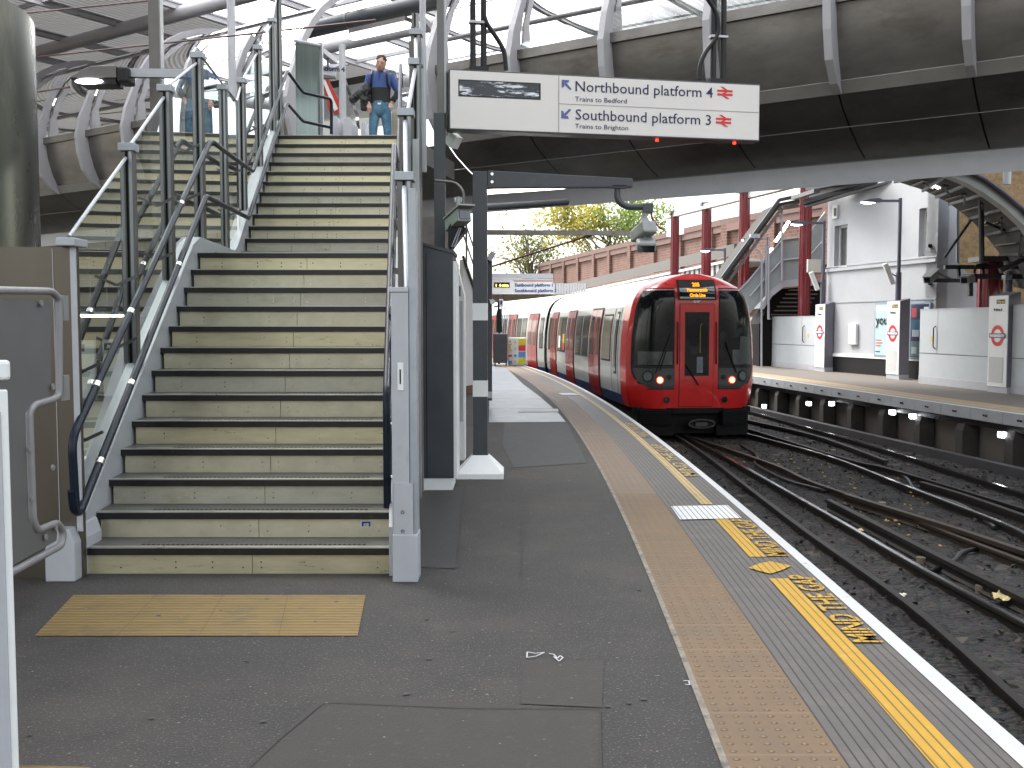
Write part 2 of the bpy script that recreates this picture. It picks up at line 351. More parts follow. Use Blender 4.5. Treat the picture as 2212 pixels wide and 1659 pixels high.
# slope replaced: a flat deck with its own left face
base = MB()
base.loft([[V((-3.6, y, -1.0)), V((-3.6, y, 0)), V((smooth_at(y, WR), y, 0)), V((smooth_at(y, WR), y, -.11)), V((smooth_at(y, WR)-.14, y, -.11)), V((smooth_at(y, WR)-.14, y, -1.0))] for y in ys])
struct(base.build('platform', M['asphalt']))
strip('platform_edge', TR, WL, .004, M['groove'])
strip('edge_line', WL, WR, .008, M['whitep'])
strip('tactile_paving', TL, TR, .004, M['tan'], y1=9.3, uv='t')
strip('far_tactile_paving', TL, TR, .004, M['tanfar'], y0=9.3, uv='t')
strip('paving_border', BOR, TL, .005, mat('border_stone', (.22,.19,.15), .8, 0, .3, 12, .2, 40, col2=(.10,.095,.09), mix2=(.5,.62), s2=14))
yG = lambda v: G(1106, v, 0).y
strip('yellow_line', YL, YR, .008, M['grooveyellow'], y1=yG(1252))
strip('yellow_line', YL, YR, .008, M['grooveyellow'], y0=yG(1205), y1=yG(1121))
strip('yellow_line', YL, YR, .008, M['grooveworn'], y0=yG(1091))
# white boarding mark and diamond
def mark(name, pts, m, z=.012):
    mb = MB(); P = [G(u, v, z) for u, v in pts]
    # subdivide a quad so that the groove UV follows the curve
    if len(P) == 4:
        n = 14; a, b_, c, d = P
        mb.loft([[a.lerp(b_, i/n), d.lerp(c, i/n)] for i in range(n+1)])
    o = mb.build(name, m, uvf=lambda p: (lat(p), p.y))
    if o.data.polygons[0].normal.z < 0: o.data.flip_normals()
    return struct(o)
mark('boarding_mark', [(1449,1093),(1572,1091),(1602,1119),(1469,1122)], M['groovewhite'])
mark('boarding_mark', [(1205,849),(1240,849),(1252,853),(1214,853)], M['groovewhite'])
dm = MB(); cx = [(1617,1226),(1640,1217),(1663,1212),(1686,1217),(1709,1222),(1690,1231),(1664,1239),(1640,1233)]
dm.add([G(u, v, .012) for u, v in cx], [tuple(range(8))])
o = dm.build('diamond_mark', M['grooveyellow'], uvf=lambda p: (lat(p), p.y)); struct(o)
if o.data.polygons[0].normal.z < 0: o.data.flip_normals()
# warning words painted to be read from the train
def floor_words(body, v0, v1, size, m):
    y0, y1 = yG(v0), yG(v1); tm = text_mb(body, 1.0, (0,0,0), (0,1,0), (-1,0,0), bold=.018)
    mn = min(p.y for p in tm.v); mx_ = max(p.y for p in tm.v); xs = [p.x for p in tm.v]; xa, xb = max(xs), min(xs)
    for p in tm.v:
        y = y0 + (p.y-mn)/(mx_-mn)*(y1-y0); f = (p.x-xa)/(xb-xa)
        wl, yr = smooth_at(y, WL), smooth_at(y, YR); p.y = y; p.x = wl-.02 + (yr+.005-(wl-.02))*f; p.z = .012
    o = tm.build('painted_words', m, uvf=lambda p: (lat(p), p.y), fixn=False)
    o['label'] = 'worn yellow safety words painted along the platform edge'
    if sum(f.normal.z for f in o.data.polygons) < 0: o.data.flip_normals()
    return struct(o)
floor_words('MIND THE GAP', 1392, 1246, .2, M['grooveyellow'])
floor_words('MIND THE GAP', 1204, 1124, .2, M['grooveyellow'])
floor_words('MIND THE GAP', 1030, 962, .2, M['grooveworn'])
floor_words('MIND THE GAP', 945, 915, .2, M['grooveworn'])
# asphalt repairs and joints
def flat(name, pts, m, z=.004):
    mb = MB(); mb.add([G(u, v, z) for u, v in pts], [tuple(range(len(pts)))]); o = mb.build(name, m, fixn=False)
    if o.data.polygons[0].normal.z < 0: o.data.flip_normals()
    return struct(o)
flat('asphalt_repair', [(700,1498),(1258,1530),(1296,1530),(1298,1760),(560,1760),(540,1659)], M['asphalt2'])
flat('asphalt_repair', [(1131,1425),(1305,1428),(1300,1528),(1125,1520)], M['asphalt2'])
flat('dark_repair', [(906,1060),(1000,1052),(990,1150),(982,1228),(906,1225)], M['asphalt3'])
flat('dark_repair', [(1090,912),(1224,913),(1268,1000),(1110,1010),(1085,960)], M['asphalt3'])
flat('paving_slabs', [(1058,790),(1092,793),(1130,830),(1168,858),(1206,892),(1222,911),(1056,912)], M['slab'])
sm = MB()
def seam(pts, w_=.006):
    P = [G(u, v, .009) for u, v in pts]
    for a, b_ in zip(P[:-1], P[1:]):
        d = (b_-a).normalized(); n = V((-d.y, d.x, 0))*w_/2; sm.add([a-n, b_-n, b_+n, a+n], [(0,1,2,3)])
seam([(710,1516),(1000,1528),(1296,1530)]); seam([(1296,1530),(1298,1659)]); seam([(700,1516),(610,1590),(535,1659)])
seam([(1129,1060),(1126,1260)]); seam([(906,1228),(990,1226)]); seam([(990,1226),(1000,1052)])
for k in range(8):
    v = 800 + k*k*1.6; y = yG(v+4)
    a = G(1058, v+4, .009); b_ = V((smooth_at(a.y, BOR)-.02, a.y, .009)); sm.add([a, b_, b_+V((0,.02,0)), a+V((0,.02,0))], [(0,1,2,3)])
o = sm.build('paving_joints', M['seam'], fixn=False); struct(o)
flat('white_floor_mark', [(1118,884),(1205,883),(1207,889),(1120,890)], M['whitep'], .012)
# scraps of litter paint
# tactile slabs at the foot of the stairs
def ribbed():
    m = mat('ribbed_yellow_paving', (.225,.15,.045), .65, 0, .14, 6, .08, 40, col2=(.12,.095,.05), mix2=(.52,.75), s2=5); t, b, L = nodes_of(m)
    g = t.nodes.new('ShaderNodeNewGeometry'); s = t.nodes.new('ShaderNodeSeparateXYZ'); L.new(g.outputs['Position'], s.inputs[0])
    a = t.nodes.new('ShaderNodeMath'); a.operation = 'MULTIPLY'; a.inputs[1].default_value = 1/.05; L.new(s.outputs[1], a.inputs[0])
    f = t.nodes.new('ShaderNodeMath'); f.operation = 'PINGPONG'; f.inputs[1].default_value = .5; L.new(a.outputs[0], f.inputs[0])
    r_ = t.nodes.new('ShaderNodeMapRange'); r_.inputs[1].default_value = .12; r_.inputs[2].default_value = .3; L.new(f.outputs[0], r_.inputs[0])
    bp = t.nodes.new('ShaderNodeBump'); bp.inputs['Strength'].default_value = 1; bp.inputs['Distance'].default_value = .012; L.new(r_.outputs[0], bp.inputs['Height']); L.new(bp.outputs[0], b.inputs['Normal'])
    src = b.inputs['Base Color'].links[0].from_socket; m1 = t.nodes.new('ShaderNodeMix'); m1.data_type = 'RGBA'; m1.blend_type = 'MULTIPLY'
    r3 = t.nodes.new('ShaderNodeMapRange'); r3.inputs[3].default_value = .72; r3.inputs[4].default_value = 1.08; L.new(r_.outputs[0], r3.inputs[0])
    m1.inputs[0].default_value = 1; L.new(src, m1.inputs[6]); L.new(r3.outputs[0], m1.inputs[7]); L.new(m1.outputs[2], b.inputs['Base Color']); return m
M['ribbed'] = ribbed()
cs = [((158,1285),(75,1373)),((338,1284),(252,1373)),((482,1285),(430,1373)),((622,1285),(602,1373)),((790,1285),(773,1373))]
for i in range(4):
    (a, b_), (c, d) = cs[i], cs[i+1]
    P = [G(*a, .005), G(*c, .005), G(*d, .005), G(*b_, .005)]; cc = sum(P, V((0,0,0)))/4
    mb = MB(); mb.add([cc + (p-cc)*.996 for p in P], [(0,1,2,3)]); o = mb.build('stair_warning_paving', M['ribbed'], fixn=False)
    if o.data.polygons[0].normal.z < 0: o.data.flip_normals()
    struct(o)
flat('stair_warning_paving', [(30,1652),(196,1657),(150,1700),(20,1700)], M['ribbed'], .005)

# --- ground below the track, ballast
ZR = -.93
def ballastm():
    m = mat('ballast', (.017,.014,.012), .9, 0, .3, 2, 0, 20, col2=(.042,.033,.025), mix2=(.45,.7), s2=2.0); t, b, L = nodes_of(m)
    g = t.nodes.new('ShaderNodeNewGeometry'); vo = t.nodes.new('ShaderNodeTexVoronoi'); vo.inputs['Scale'].default_value = 17; L.new(g.outputs['Position'], vo.inputs[0])
    bp = t.nodes.new('ShaderNodeBump'); bp.inputs['Strength'].default_value = 1; bp.inputs['Distance'].default_value = .06; bp.invert = True; L.new(vo.outputs['Distance'], bp.inputs['Height']); L.new(bp.outputs[0], b.inputs['Normal'])
    src = b.inputs['Base Color'].links[0].from_socket; m1 = t.nodes.new('ShaderNodeMix'); m1.data_type = 'RGBA'; m1.blend_type = 'MULTIPLY'; m1.inputs[0].default_value = .75
    L.new(src, m1.inputs[6]); L.new(vo.outputs['Color'], m1.inputs[7]); hs_ = t.nodes.new('ShaderNodeHueSaturation'); hs_.inputs['Saturation'].default_value = .5; hs_.inputs['Value'].default_value = 1.5
    L.new(m1.outputs[2], hs_.inputs['Color']); L.new(hs_.outputs[0], b.inputs['Base Color']); return m
M['ballast'] = ballastm()
g = MB(); n = 8
g.add([(-400,-60,-1.12),(400,-60,-1.12),(400,500,-1.12),(-400,500,-1.12)], [(0,1,2,3)]); struct(g.build('ground', mat('grimy_ground', (.07,.06,.05), .9, 0, .3, 1.5, .3, 12)))
# displaced ballast bed between the platforms
g = MB(); rows = []
nx, ny = 70, 260
for j in range(ny+1):
    y = 3 + (j/ny)**1.6*57; xa = smooth_at(y, WR)-.13
    xb = max(xa+4, 9.6-.0*y if y < 22 else 9.0 - (y-22)*.19)
    rows.append([V((xa+(xb-xa)*i/nx, y, -1.06 + .035*random.random())) for i in range(nx+1)])
g.loft(rows); o = g.build('ballast', M['ballast'], fixn=False)
if o.data.polygons[0].normal.z < 0: o.data.flip_normals()
o['kind'] = 'stuff'
# loose stones and leaves near the track
g = MB(); random.seed(3)
for k in range(5200):
    y = 4 + random.random()**1.4*24; xa = smooth_at(y, WR)+.05; x = xa + random.random()*(9-xa); s = .018+.03*random.random()
    c = V((x, y, -1.03)); d = [V((random.uniform(-1,1), random.uniform(-1,1), random.uniform(-.4,1)))*s for _ in range(5)]
    g.add([c+q for q in d], [(0,1,2),(0,2,3),(0,3,4),(1,2,4),(2,3,4),(0,1,4)])
struct(g.build('loose_stones', mat('stone_mix', (.032,.026,.021), .85, 0, .5, 8, col2=(.10,.085,.07), mix2=(.64,.72), s2=7)), 'stuff')
g = MB()
for k in range(110):
    u, v = random.choice([(1770,1065),(1970,1010),(1855,1100)]); y0_ = random.uniform(11.5, 19.5); x = random.gauss(5.6 if y0_ > 14 else 5.0, .45); s = random.uniform(.02,.05)
    c = V((x, y0_, -1.0)); a = random.random()*6.28
    g.add([c, c+V((math.cos(a)*s, math.sin(a)*s, .01)), c+V((math.cos(a+1)*s*1.2, math.sin(a+1)*s*1.2, .02)), c+V((math.cos(a+1.7)*s*.7, math.sin(a+1.7)*s*.7, .0))], [(0,1,2,3)])
struct(g.build('fallen_leaves', mat('dry_leaves', (.28,.17,.05), .8, 0, .5, 9), fixn=False), 'stuff')
# --- rails
def rnd_(P, r=.4):
    out = [P[0]]
    for i in range(1, len(P)-1):
        a, b_, c = P[i-1], P[i], P[i+1]
        for k in range(6):
            t = k/5; p0 = b_.lerp(a, .4); p1 = b_.lerp(c, .4); out.append(p0*(1-t)**2 + b_*2*t*(1-t) + p1*t*t)
    return out + [P[-1]]
def rail_path(pts, z=ZR):
    P = [G(u, v, z) for u, v in pts]; P.sort(key=lambda p: p.y); out = []
    for i in range(len(P)-1):
        n = 6
        p0 = P[max(0,i-1)]; p1 = P[i]; p2 = P[i+1]; p3 = P[min(len(P)-1,i+2)]
        for k in range(n):
            t = k/n; out.append(.5*((2*p1)+(p2-p0)*t+(2*p0-5*p1+4*p2-p3)*t*t+(3*p1-p0-3*p2+p3)*t**3))
    out.append(P[-1]); return out
def ext(P, y0=None, y1=None, slope1=None):
    if y0 is not None: d = (P[0]-P[1]).normalized(); P = [P[0]+d*((P[0].y-y0)/abs(d.y))] + P
    if y1 is not None:
        d = (P[-1]-P[-4]).normalized(); s = d.x/d.y; q = P[-1]
        while q.y < y1: s -= .012; q = q + V((s*1.5, 1.5, 0)); P = P + [q]
    return P
def sweep(prof, P):
    rows = []
    for i, p in enumerate(P):
        a = P[max(0,i-1)]; b_ = P[min(len(P)-1,i+1)]; d = (b_-a).normalized(); n = V((d.y,-d.x,0)).normalized()
        rows.append([p + n*x + V((0,0,z)) for x, z in prof])
    m = MB(); m.loft(rows, closed=True); n = len(prof)
    m.add(rows[0], [tuple(range(n))]); m.add(rows[-1], [tuple(range(n-1,-1,-1))]); return m
def rail(P, label, cat='rail', shiny=True, heavy=False, grp='running rails between the two platforms', bodym='railbody', name='rail'):
    t = thing(name, label, cat, P[0], grp)
    if heavy: body = [(-.045,0),(.045,0),(.045,-.05),(.02,-.06),(.02,-.12),(.06,-.14),(-.06,-.14),(-.02,-.12),(-.02,-.06),(-.045,-.05)]
    else: body = [(-.034,-.004),(.034,-.004),(.034,-.035),(.01,-.05),(.01,-.125),(.065,-.14),(-.065,-.14),(-.01,-.125),(-.01,-.05),(-.034,-.035)]
    sweep(body, P).build('rail_web', M[bodym], t)
    if shiny: sweep([(-.026,0),(.026,0),(.026,-.006),(-.026,-.006)], [p+V((0,0,.004)) for p in P]).build('rail_head', M['railtop'], t)
    return t
rail(ext(rail_path([(1548.6,998.5),(1720.5,1129.7),(1958.7,1298.5),(2212,1520)]), 2.5, 50), 'dark running rail nearest the platform edge, leading under the train', shiny=False)
rail(ext(rail_path([(1583,994),(1705,1062.7),(1821,1128.4),(1989.6,1225.3),(2177,1325)]), 2.5, 24), 'bright polished rail second from the near platform', bodym='railbody')
rail(ext(rail_path([(1558,963),(1677,1004),(1751,1038),(1896,1088),(2052,1150),(2212,1210)]), 3, 50), 'dull brown rail curving out from under the train front', shiny=False, bodym='railbrown')
rail(rail_path([(1789.6,1078),(1900,1134),(2050,1210),(2212,1288),(2400,1380)], ZR+.05), 'thick dark conductor rail starting beside the bright rail', 'conductor rail', False, True, None, name='conductor_rail')
rail(rail_path([(1827,1066),(1930,1098),(2070,1141),(2212,1188),(2420,1255)], ZR+.05), 'flat topped conductor rail starting behind the thick dark one', 'conductor rail', False, True, None, 'railbrown', name='conductor_rail')
rail(ext(rail_path([(1627,939.6),(1789.6,984.7),(1920.8,1034.6),(1964.6,1051.8),(2149,1122),(2212,1150)]), 4, 50), 'rail with broken bright glints in the middle of the junction')
rail(ext(rail_path([(1636,931),(1833,991),(1927,1012.7),(2212,1097)]), 4, 40), 'rail branching off the glinting rail in the far track', shiny=False)
rail(ext(rail_path([(1636,892),(1896,965.8),(2212,1064.3)]), 5, 60), 'blue shining rail beside the sooty wall of the far platform')
rail(rail_path([(1600,903),(1636,911),(1764.5,941),(1914.6,994)]), 'dark conductor rail with a rusty end in the far track', 'conductor rail', False, True, None, name='conductor_rail')
rail(ext(rail_path([(1990,1040),(2090,1070),(2212,1112)],ZR+.03), 6), 'short dark conductor rail at the right in the far track', 'conductor rail', False, True, None, name='conductor_rail')
# sleepers
sl = MB().box((-1.25,-.12,-.12),(1.25,.12,.0)); so = sl.build('sleeper', M['sleeper'], loc=(0,0,0), bevel=.01)
tag(so, 'dark timber sleeper under the rails of the near track', 'sleeper', 'sleepers of the near track'); first = True
for k in range(26):
    y = 5.2 + k*.78; x = smooth_at(y, WR)+2.55 if y < 20 else 4.4; rz = R(4) + random.uniform(-.02,.02)
    if first: so.location = (x, y, -1.045); first = False
    else: dup(so, (x, y, -1.045 + random.uniform(-.012,.0)), rotz=rz)
so2 = MB().box((-1.3,-.12,-.12),(1.3,.12,.0)).build('sleeper', M['sleeper'], loc=(0,0,0), bevel=.01)
tag(so2, 'dark timber sleeper under the rails of the far track', 'sleeper', 'sleepers of the far track'); first = True
for k in range(26):
    y = 8.5 + k*.78; x = 7.3 - max(0, y-18)*.05
    if first: so2.location = (x, y, -1.043); first = False
    else: dup(so2, (x, y, -1.043 + random.uniform(-.012,.0)), rotz=R(8)+random.uniform(-.02,.02))
# insulators (pots) under the conductor rails
pot = MB().disc((0,0,-.1),(0,0,1),.055,12,.13).build('insulator_pot', mat('pot_ceramic', (.16,.13,.10), .5), loc=(0,0,0))
tag(pot, 'squat ceramic insulator under the conductor rails', 'insulator', 'insulators of the conductor rails'); first = True
for (u, v) in [(1858,1108),(1990,1200),(2120,1262),(1905,1080),(2050,1148),(2180,1190),(2090,1098),(1700,940),(1800,965)]:
    p = G(u, v+9, -1.0)
    if first: pot.location = p; first = False
    else: dup(pot, p)
# scraps lying on the ballast
for (u, v, c, l, cat) in [(2065,1255,(.5,.42,.2),'crumpled yellow and white wrapper between the conductor rails','wrapper'),(1948,1295,(.6,.55,.45),'small pale paper scrap beside the bright rail','paper scrap'),(1857,1152,(.5,.4,.2),'tiny yellow scrap left of the thick conductor rail','paper scrap')]:
    u2, v2 = (2168,1300) if cat == 'wrapper' else (u, v)
    p = G(u2, v2, -1.0); m = MB(); s = .09 if cat == 'wrapper' else .045; rows = []
    for i in range(5): rows.append([p+V(((i-2)*s*.5, (j-2)*s*.5, .02+.03*random.random()+ (s*.5 if (i+j)%3==0 else 0))) for j in range(5)])
    m.loft(rows); tag(m.build('litter', mat('paper_scrap', c, .6, 0, .3, 20), loc=p, fixn=False), l, cat)

# ================================================================ OPPOSITE PLATFORM
OE = [G(u, v, 0) for u, v in [(2212,897),(1852,845.6),(1636,814)]]   # edge line points
OE.sort(key=lambda p: p.y)
def oedge(y):
    pts = [(OE[0].y, OE[0].x), (OE[1].y, OE[1].x), (OE[2].y, OE[2].x)]
    (y0,x0),(y1,x1),(y2,x2) = pts
    L0 = (y-y1)*(y-y2)/((y0-y1)*(y0-y2)); L1 = (y-y0)*(y-y2)/((y1-y0)*(y1-y2)); L2 = (y-y0)*(y-y1)/((y2-y0)*(y2-y1))
    if y < y0: return x0 + (y0-y)*.14
    if y > y2: return x2 - (y-y2)*.14 - (y-y2)**2*.004
    return L0*x0+L1*x1+L2*x2
ys = [6+k*1.0 for k in range(60)]
m = MB(); m.loft([[V((oedge(y)+.35, y, -1.1)), V((oedge(y)+.35, y, -.22)), V((oedge(y), y, -.22)), V((oedge(y), y, 0)), V((30, y, 0)), V((30,y,-1.1))] for y in ys])
struct(m.build('far_platform', mat('far_platform_paving', (.12,.105,.09), .75, 0, .1, 3, .1, 30)))
def ostrip(name, a, b_, z, mm, y1=60):
    m = MB(); m.loft([[V((oedge(y)+a, y, z)), V((oedge(y)+b_, y, z))] for y in ys]); o = m.build(name, mm, fixn=False)
    if o.data.polygons[0].normal.z < 0: o.data.flip_normals()
    return struct(o)
ostrip('far_edge_line', .004, .11, .004, M['whitep']); ostrip('far_tactile_strip', .55, .95, .004, mat('far_tan', (.30,.21,.12), .7, 0, .1, 6))
ostrip('far_edge_paving', .112, .548, .003, mat('far_edge_grey', (.24,.22,.19), .7, 0, .1, 6)); ostrip('far_yellow_line', .40, .46, .008, mat('far_yellow', (.5,.36,.12), .7, 0, .2, 6))
# edge blocks (fascia) with bolt heads, one object per length
fb = MB(); bolts = MB()
for i in range(34):
    y0_, y1_ = 10+i*1.0, 10+i*1.0+.985
    p0, p1 = V((oedge(y0_)-.02, y0_, 0)), V((oedge(y1_)-.02, y1_, 0))
    fb.add([p0+V((0,0,-.005)), p1+V((0,0,-.005)), p1+V((0,0,-.215)), p0+V((0,0,-.215)), p0+V((.1,0,-.005)), p1+V((.1,0,-.005)), p1+V((.1,0,-.215)), p0+V((.1,0,-.215))],
           [(0,1,2,3),(4,7,6,5),(0,4,5,1),(3,2,6,7),(0,3,7,4),(1,5,6,2)])
    c = p0.lerp(p1, .5)
    for dy in (-.05,.05): bolts.box((c.x-.03, c.y+dy-.018, -.12), (c.x-.008, c.y+dy+.018, -.09))
o = fb.build('platform_fascia', mat('fascia_concrete', (.33,.34,.36), .7, 0, .08, 3, col2=(.24,.24,.24), mix2=(.6,.8), s2=5)); struct(o)
bo = bolts.build('bolt_row', M['black']); bo.parent = o
# sooty wall recessed under the platform with piers, and the low cable trough in front of it
m = MB(); m.loft([[V((oedge(y)+.12, y, -.30)), V((oedge(y)+.12, y, -.222))] for y in ys])
m2 = sweep([(-.05,-.34),(.05,-.34),(.05,-.24),(-.05,-.24)], [V((oedge(y)+.12, y, 0)) for y in ys]); tag(m2.build('cable_pipe', M['blackp'], loc=(oedge(6), 6, -.3)), 'long black pipe under the edge blocks of the far platform', 'pipe')
tp = [V((oedge(y)-.28, y, -1.0)) for y in ys]
tag(sweep([(-.09,-.1),(.09,-.1),(.09,.12),(-.09,.12)], tp).build('cable_trough', mat('trough_dark', (.045,.042,.045), .7, 0, .25, 4), loc=tp[0]), 'low dark cable trough along the foot of the far platform', 'cable trough')
pier = MB(); pier.box((-.11,-.16,-1.1),(.2,.16,-.46)); pier.prism([(-.11,-.16,-.46),(.2,-.16,-.46),(.2,-.10,-.30),(-.03,-.10,-.30)], (0,.32,0))
pi = pier.build('platform_pier', mat('pier_stone', (.035,.031,.027), .85, 0, .35, 4, .3, 20), loc=(0,0,0), bevel=.01)
tag(pi, 'sooty stone pier holding up the far platform edge', 'pier', 'piers under the far platform'); first = True
for k in range(17):
    y = 13.2+k*1.55
    if first: pi.location = (oedge(y)+.12, y, 0); first = False
    else: dup(pi, (oedge(y)+.12, y, 0))
lm = thing('platform_light', 'small lit white lamp box under the far platform edge', 'lamp', (0,0,0), 'lamps under the far platform edge')
MB().box((-.05,-.06,-.07),(.05,.05,.05)).build('lamp_case', M['white'], lm); MB().box((-.062,-.06,-.05),(-.051,.05,.035)).build('lens', M['coldlamp'], lm)
MB().box((-.05,-.075,-.05),(.04,-.061,.035)).build('lens', M['coldlamp'], lm)
first = True
for (u, v) in [(1763,849.5),(1651,877),(1747.6,871),(1797,871),(1928,889.5),(1972,898),(2165,938)]:
    if (u, v) in [(1763,849.5)]: continue
    z = -.42; r_ = ray(u, v); p = G(u, v, z)
    # slide along the ray onto the plane of the platform edge
    best = min((abs((O+r_*t).x-(oedge((O+r_*t).y)+.02)), t) for t in [12+.05*i for i in range(600)])[1]; p = O+r_*best
    if first: lm.location = p; ORG[lm.name] = V(p); first = False
    else: dup(lm, p)

# --- gum, scraps and scuffs on the near platform
g = MB(); random.seed(21)
for k in range(520):
    y = 3.4 + random.random()**1.6*14; x = random.uniform(-2.5, smooth_at(y, BOR)-.05)
    if y > 6 and x < -.5: continue
    s_ = random.uniform(.002,.0065)*(1.5 if random.random() < .06 else 1); a0 = random.random()*6
    g.add([V((x+s_*math.cos(a0+i*1.26)*random.uniform(.6,1.5), y+s_*math.sin(a0+i*1.26)*random.uniform(.6,1.3), .0062)) for i in range(5)], [(0,1,2,3,4)])
o = g.build('floor_specks', mat('pale_specks', (.18,.17,.155), .8, 0, .5, 30), fixn=False); struct(o, 'stuff')
g = MB()
for k in range(80):
    y = 3.5 + random.random()*7; x = random.uniform(-2.3, smooth_at(y, BOR)-.05)
    if y > 6 and x < -.5: continue
    s_ = random.uniform(.008,.016); g.add([V((x+s_*math.cos(i*.785)*random.uniform(.8,1.2), y+s_*math.sin(i*.785), .0058)) for i in range(8)], [tuple(range(8))])
o = g.build('gum_spots', mat('gum_dark', (.036,.032,.029), .6, 0, .4, 30), fixn=False); struct(o, 'stuff')
sc_ = MB()
for pts in ([(1138,1420),(1139,1408),(1156,1411),(1176,1409),(1158,1417),(1138,1420)],[(1186,1411),(1196,1413),(1204,1422),(1210,1416),(1216,1420),(1208,1428),(1196,1418)],[(1476,1470),(1488,1470),(1490,1479),(1480,1478)]):
    P = [G(u, v, .0095) for u, v in pts]
    for a, b_ in zip(P[:-1], P[1:]):
        d = (b_-a).normalized(); n = V((-d.y,d.x,0))*.0035; sc_.add([a-n, b_-n, b_+n, a+n], [(0,1,2,3)])
o = sc_.build('chalk_marks', M['whitep'], fixn=False); struct(o)
# --- loose cables between the rails
for pts, l in (([(1600,962),(1640,985),(1625,1002),(1700,1040),(1790,1062)], 'thin black cable winding beside the dull brown rail'), ([(2010,1235),(2060,1215),(2080,1190),(2150,1180),(2212,1215)], 'thick grey cable looping between the conductor rails'), ([(1900,1010),(1960,1030),(1975,1062),(2080,1090),(2150,1140)], 'black cable lying across the far track')):
    P = [G(u, v, -1.0) for u, v in pts]; tag(MB().tube(rnd_(P), .028, 8).build('track_cable', M['blackp'], loc=P[0], smooth=True), l, 'cable')
# ================================================================ STAIRCASE
H_, T_, D0, LAND = .176, .28, 6.285, 2.25
def nose(k):
    if k <= 13: return D0+(k-1)*T_, k*H_
    return D0+12*T_+LAND+(k-14)*T_, k*H_
def xL(y): return -2.745 - .085*(y-6.285)
def xRr(y): return -.785 - .100*(y-6.285)
def pitchz(y):
    y13 = nose(13)[0]; y14 = nose(14)[0]
    if y <= y13: return H_ + (y-D0)/T_*H_
    if y < y14-T_: return 13*H_
    return 14*H_ + (y-y14)/T_*H_
stair = thing('staircase', 'wide metal staircase rising from the platform in two flights with black nosings', 'staircase', (-1.8, 6.3, 0))
def sl_(y, z, y2, z2, x0=0, x1=0):
    return None
for k in range(1, 26):
    y, z = nose(k); yn = nose(k+1)[0] if k < 25 else y+.3
    a, b_ = xL(y), xRr(y); a2, b2 = xL(yn+.03), xRr(yn+.03)
    if k == 13: yn = nose(14)[0]; a2, b2 = xL(yn), xRr(yn)
    tr = MB(); tr.add([(a,y+.02,z-.002),(b_,y+.02,z-.002),(b2,yn+.03,z-.002),(a2,yn+.03,z-.002),(a,y+.02,z-.03),(b_,y+.02,z-.03),(b2,yn+.03,z-.03),(a2,yn+.03,z-.03)],
        [(0,1,2,3),(7,6,5,4),(0,4,5,1),(1,5,6,2),(2,6,7,3),(3,7,4,0)])
    st = tr.build('step', M['tread'], stair)
    nb = MB(); nb.box((a, y-.004, z-.050), (b_, y+.02, z-.006)); nb.build('nosing', M['nose'], st)
    eb = MB(); eb.box((a, y-.006, z-.006), (b_, y+.045, z+.001)); eb.build('nosing_edge', M['alu'], st)
    if k <= 6:
        gm = MB()   # perforated strip: short slanted slots on the near treads
        n = 46
        for i in range(n):
            x = a + .35 + (b_-a-.5)*i/n; gm.box((x, y+.075, z-.0015), (x+.022, y+.088, z+.001))
            gm.add([(x, y+.10, z+.001), (x+.004, y+.10, z+.001), (x+.034, y+.2, z+.001), (x+.03, y+.2, z+.001)], [(0,1,2,3)])
        gm.build('grip_slots', M['black'], st)
    # riser below this nosing
    rb = MB(); yr = y+.022; xs = a + (b_-a)*.55
    rb.box((a+.02, yr, z-H_), (xs-.002, yr+.01, z-.03)); rb.box((xs+.002, yr, z-H_), (b_, yr+.01, z-.03))
    ri = rb.build('riser', M[('brass','brass2','brass','brass3')[(k*7)%4]], st)
    rv = MB(); random.seed(k)
    for fx in (.12,.3,.42,.52,.58,.72,.86,.96):
        if random.random() < .85:
            for zz in (z-.10, z-.135): 
                if random.random() < .8: rv.disc((a+(b_-a)*fx, yr, zz), (0,-1,0), .006, 8, .002)
    if rv.v: rv.build('rivet_row', M['railsteel'] if k < 13 else M['black'], ri)
# small blue notice on the second riser
y, z = nose(2); p0 = U(791,1131, y+.018)
nb = MB(); nb.box((p0.x-.035, y+.014, p0.z-.024), (p0.x+.035, y+.020, p0.z+.02)); nt_ = nb.build('notice', M['white'], stair)
nb = MB(); nb.box((p0.x-.030, y+.012, p0.z-.019), (p0.x+.030, y+.0135, p0.z+.015)); nb.build('notice_face', M['bluetext'], nt_)
text_mb('106', .017, (p0.x, y+.011, p0.z-.015), (1,0,0), (0,0,1), 'CENTER').build('notice_number', M['white'], nt_, fixn=False)
# left stringer: raised inclined curb, and right one
def stringer(side, name):
    xo = (lambda y: xL(y)) if side < 0 else (lambda y: xRr(y))
    w_ = .15 if side < 0 else .13
    rows = []
    pts = []
    y13, y14 = nose(13)[0], nose(14)[0]
    yy = [6.25, 6.35] + [6.35+(y13-.15-6.35)*i/6 for i in range(1,7)] + [y13+.15, y14-.35] + [y14-.2+(15.1-y14+.2)*i/6 for i in range(7)]
    for y in yy:
        zt = max(.22 if y < 6.1 else 0, pitchz(min(max(y, 6.15), 15.2)) + (.16 if y > 6.0 else .0))
        if y < 6.1: zt = .36
        zb = -.02 if y < 6.6 else zt-.62
        x = xo(y); xa, xb = (x-w_, x) if side < 0 else (x, x+w_)
        rows.append([V((xa,y,zb)), V((xb,y,zb)), V((xb,y,zt)), V((xa,y,zt))])
    m = MB(); m.loft(rows, closed=True); m.add(rows[0], [(0,1,2,3)]); m.add(rows[-1], [(3,2,1,0)])
    return m.build(name, M['ltgrey'], stair, bevel=.006)
stringer(-1, 'stringer'); stringer(1, 'stringer')
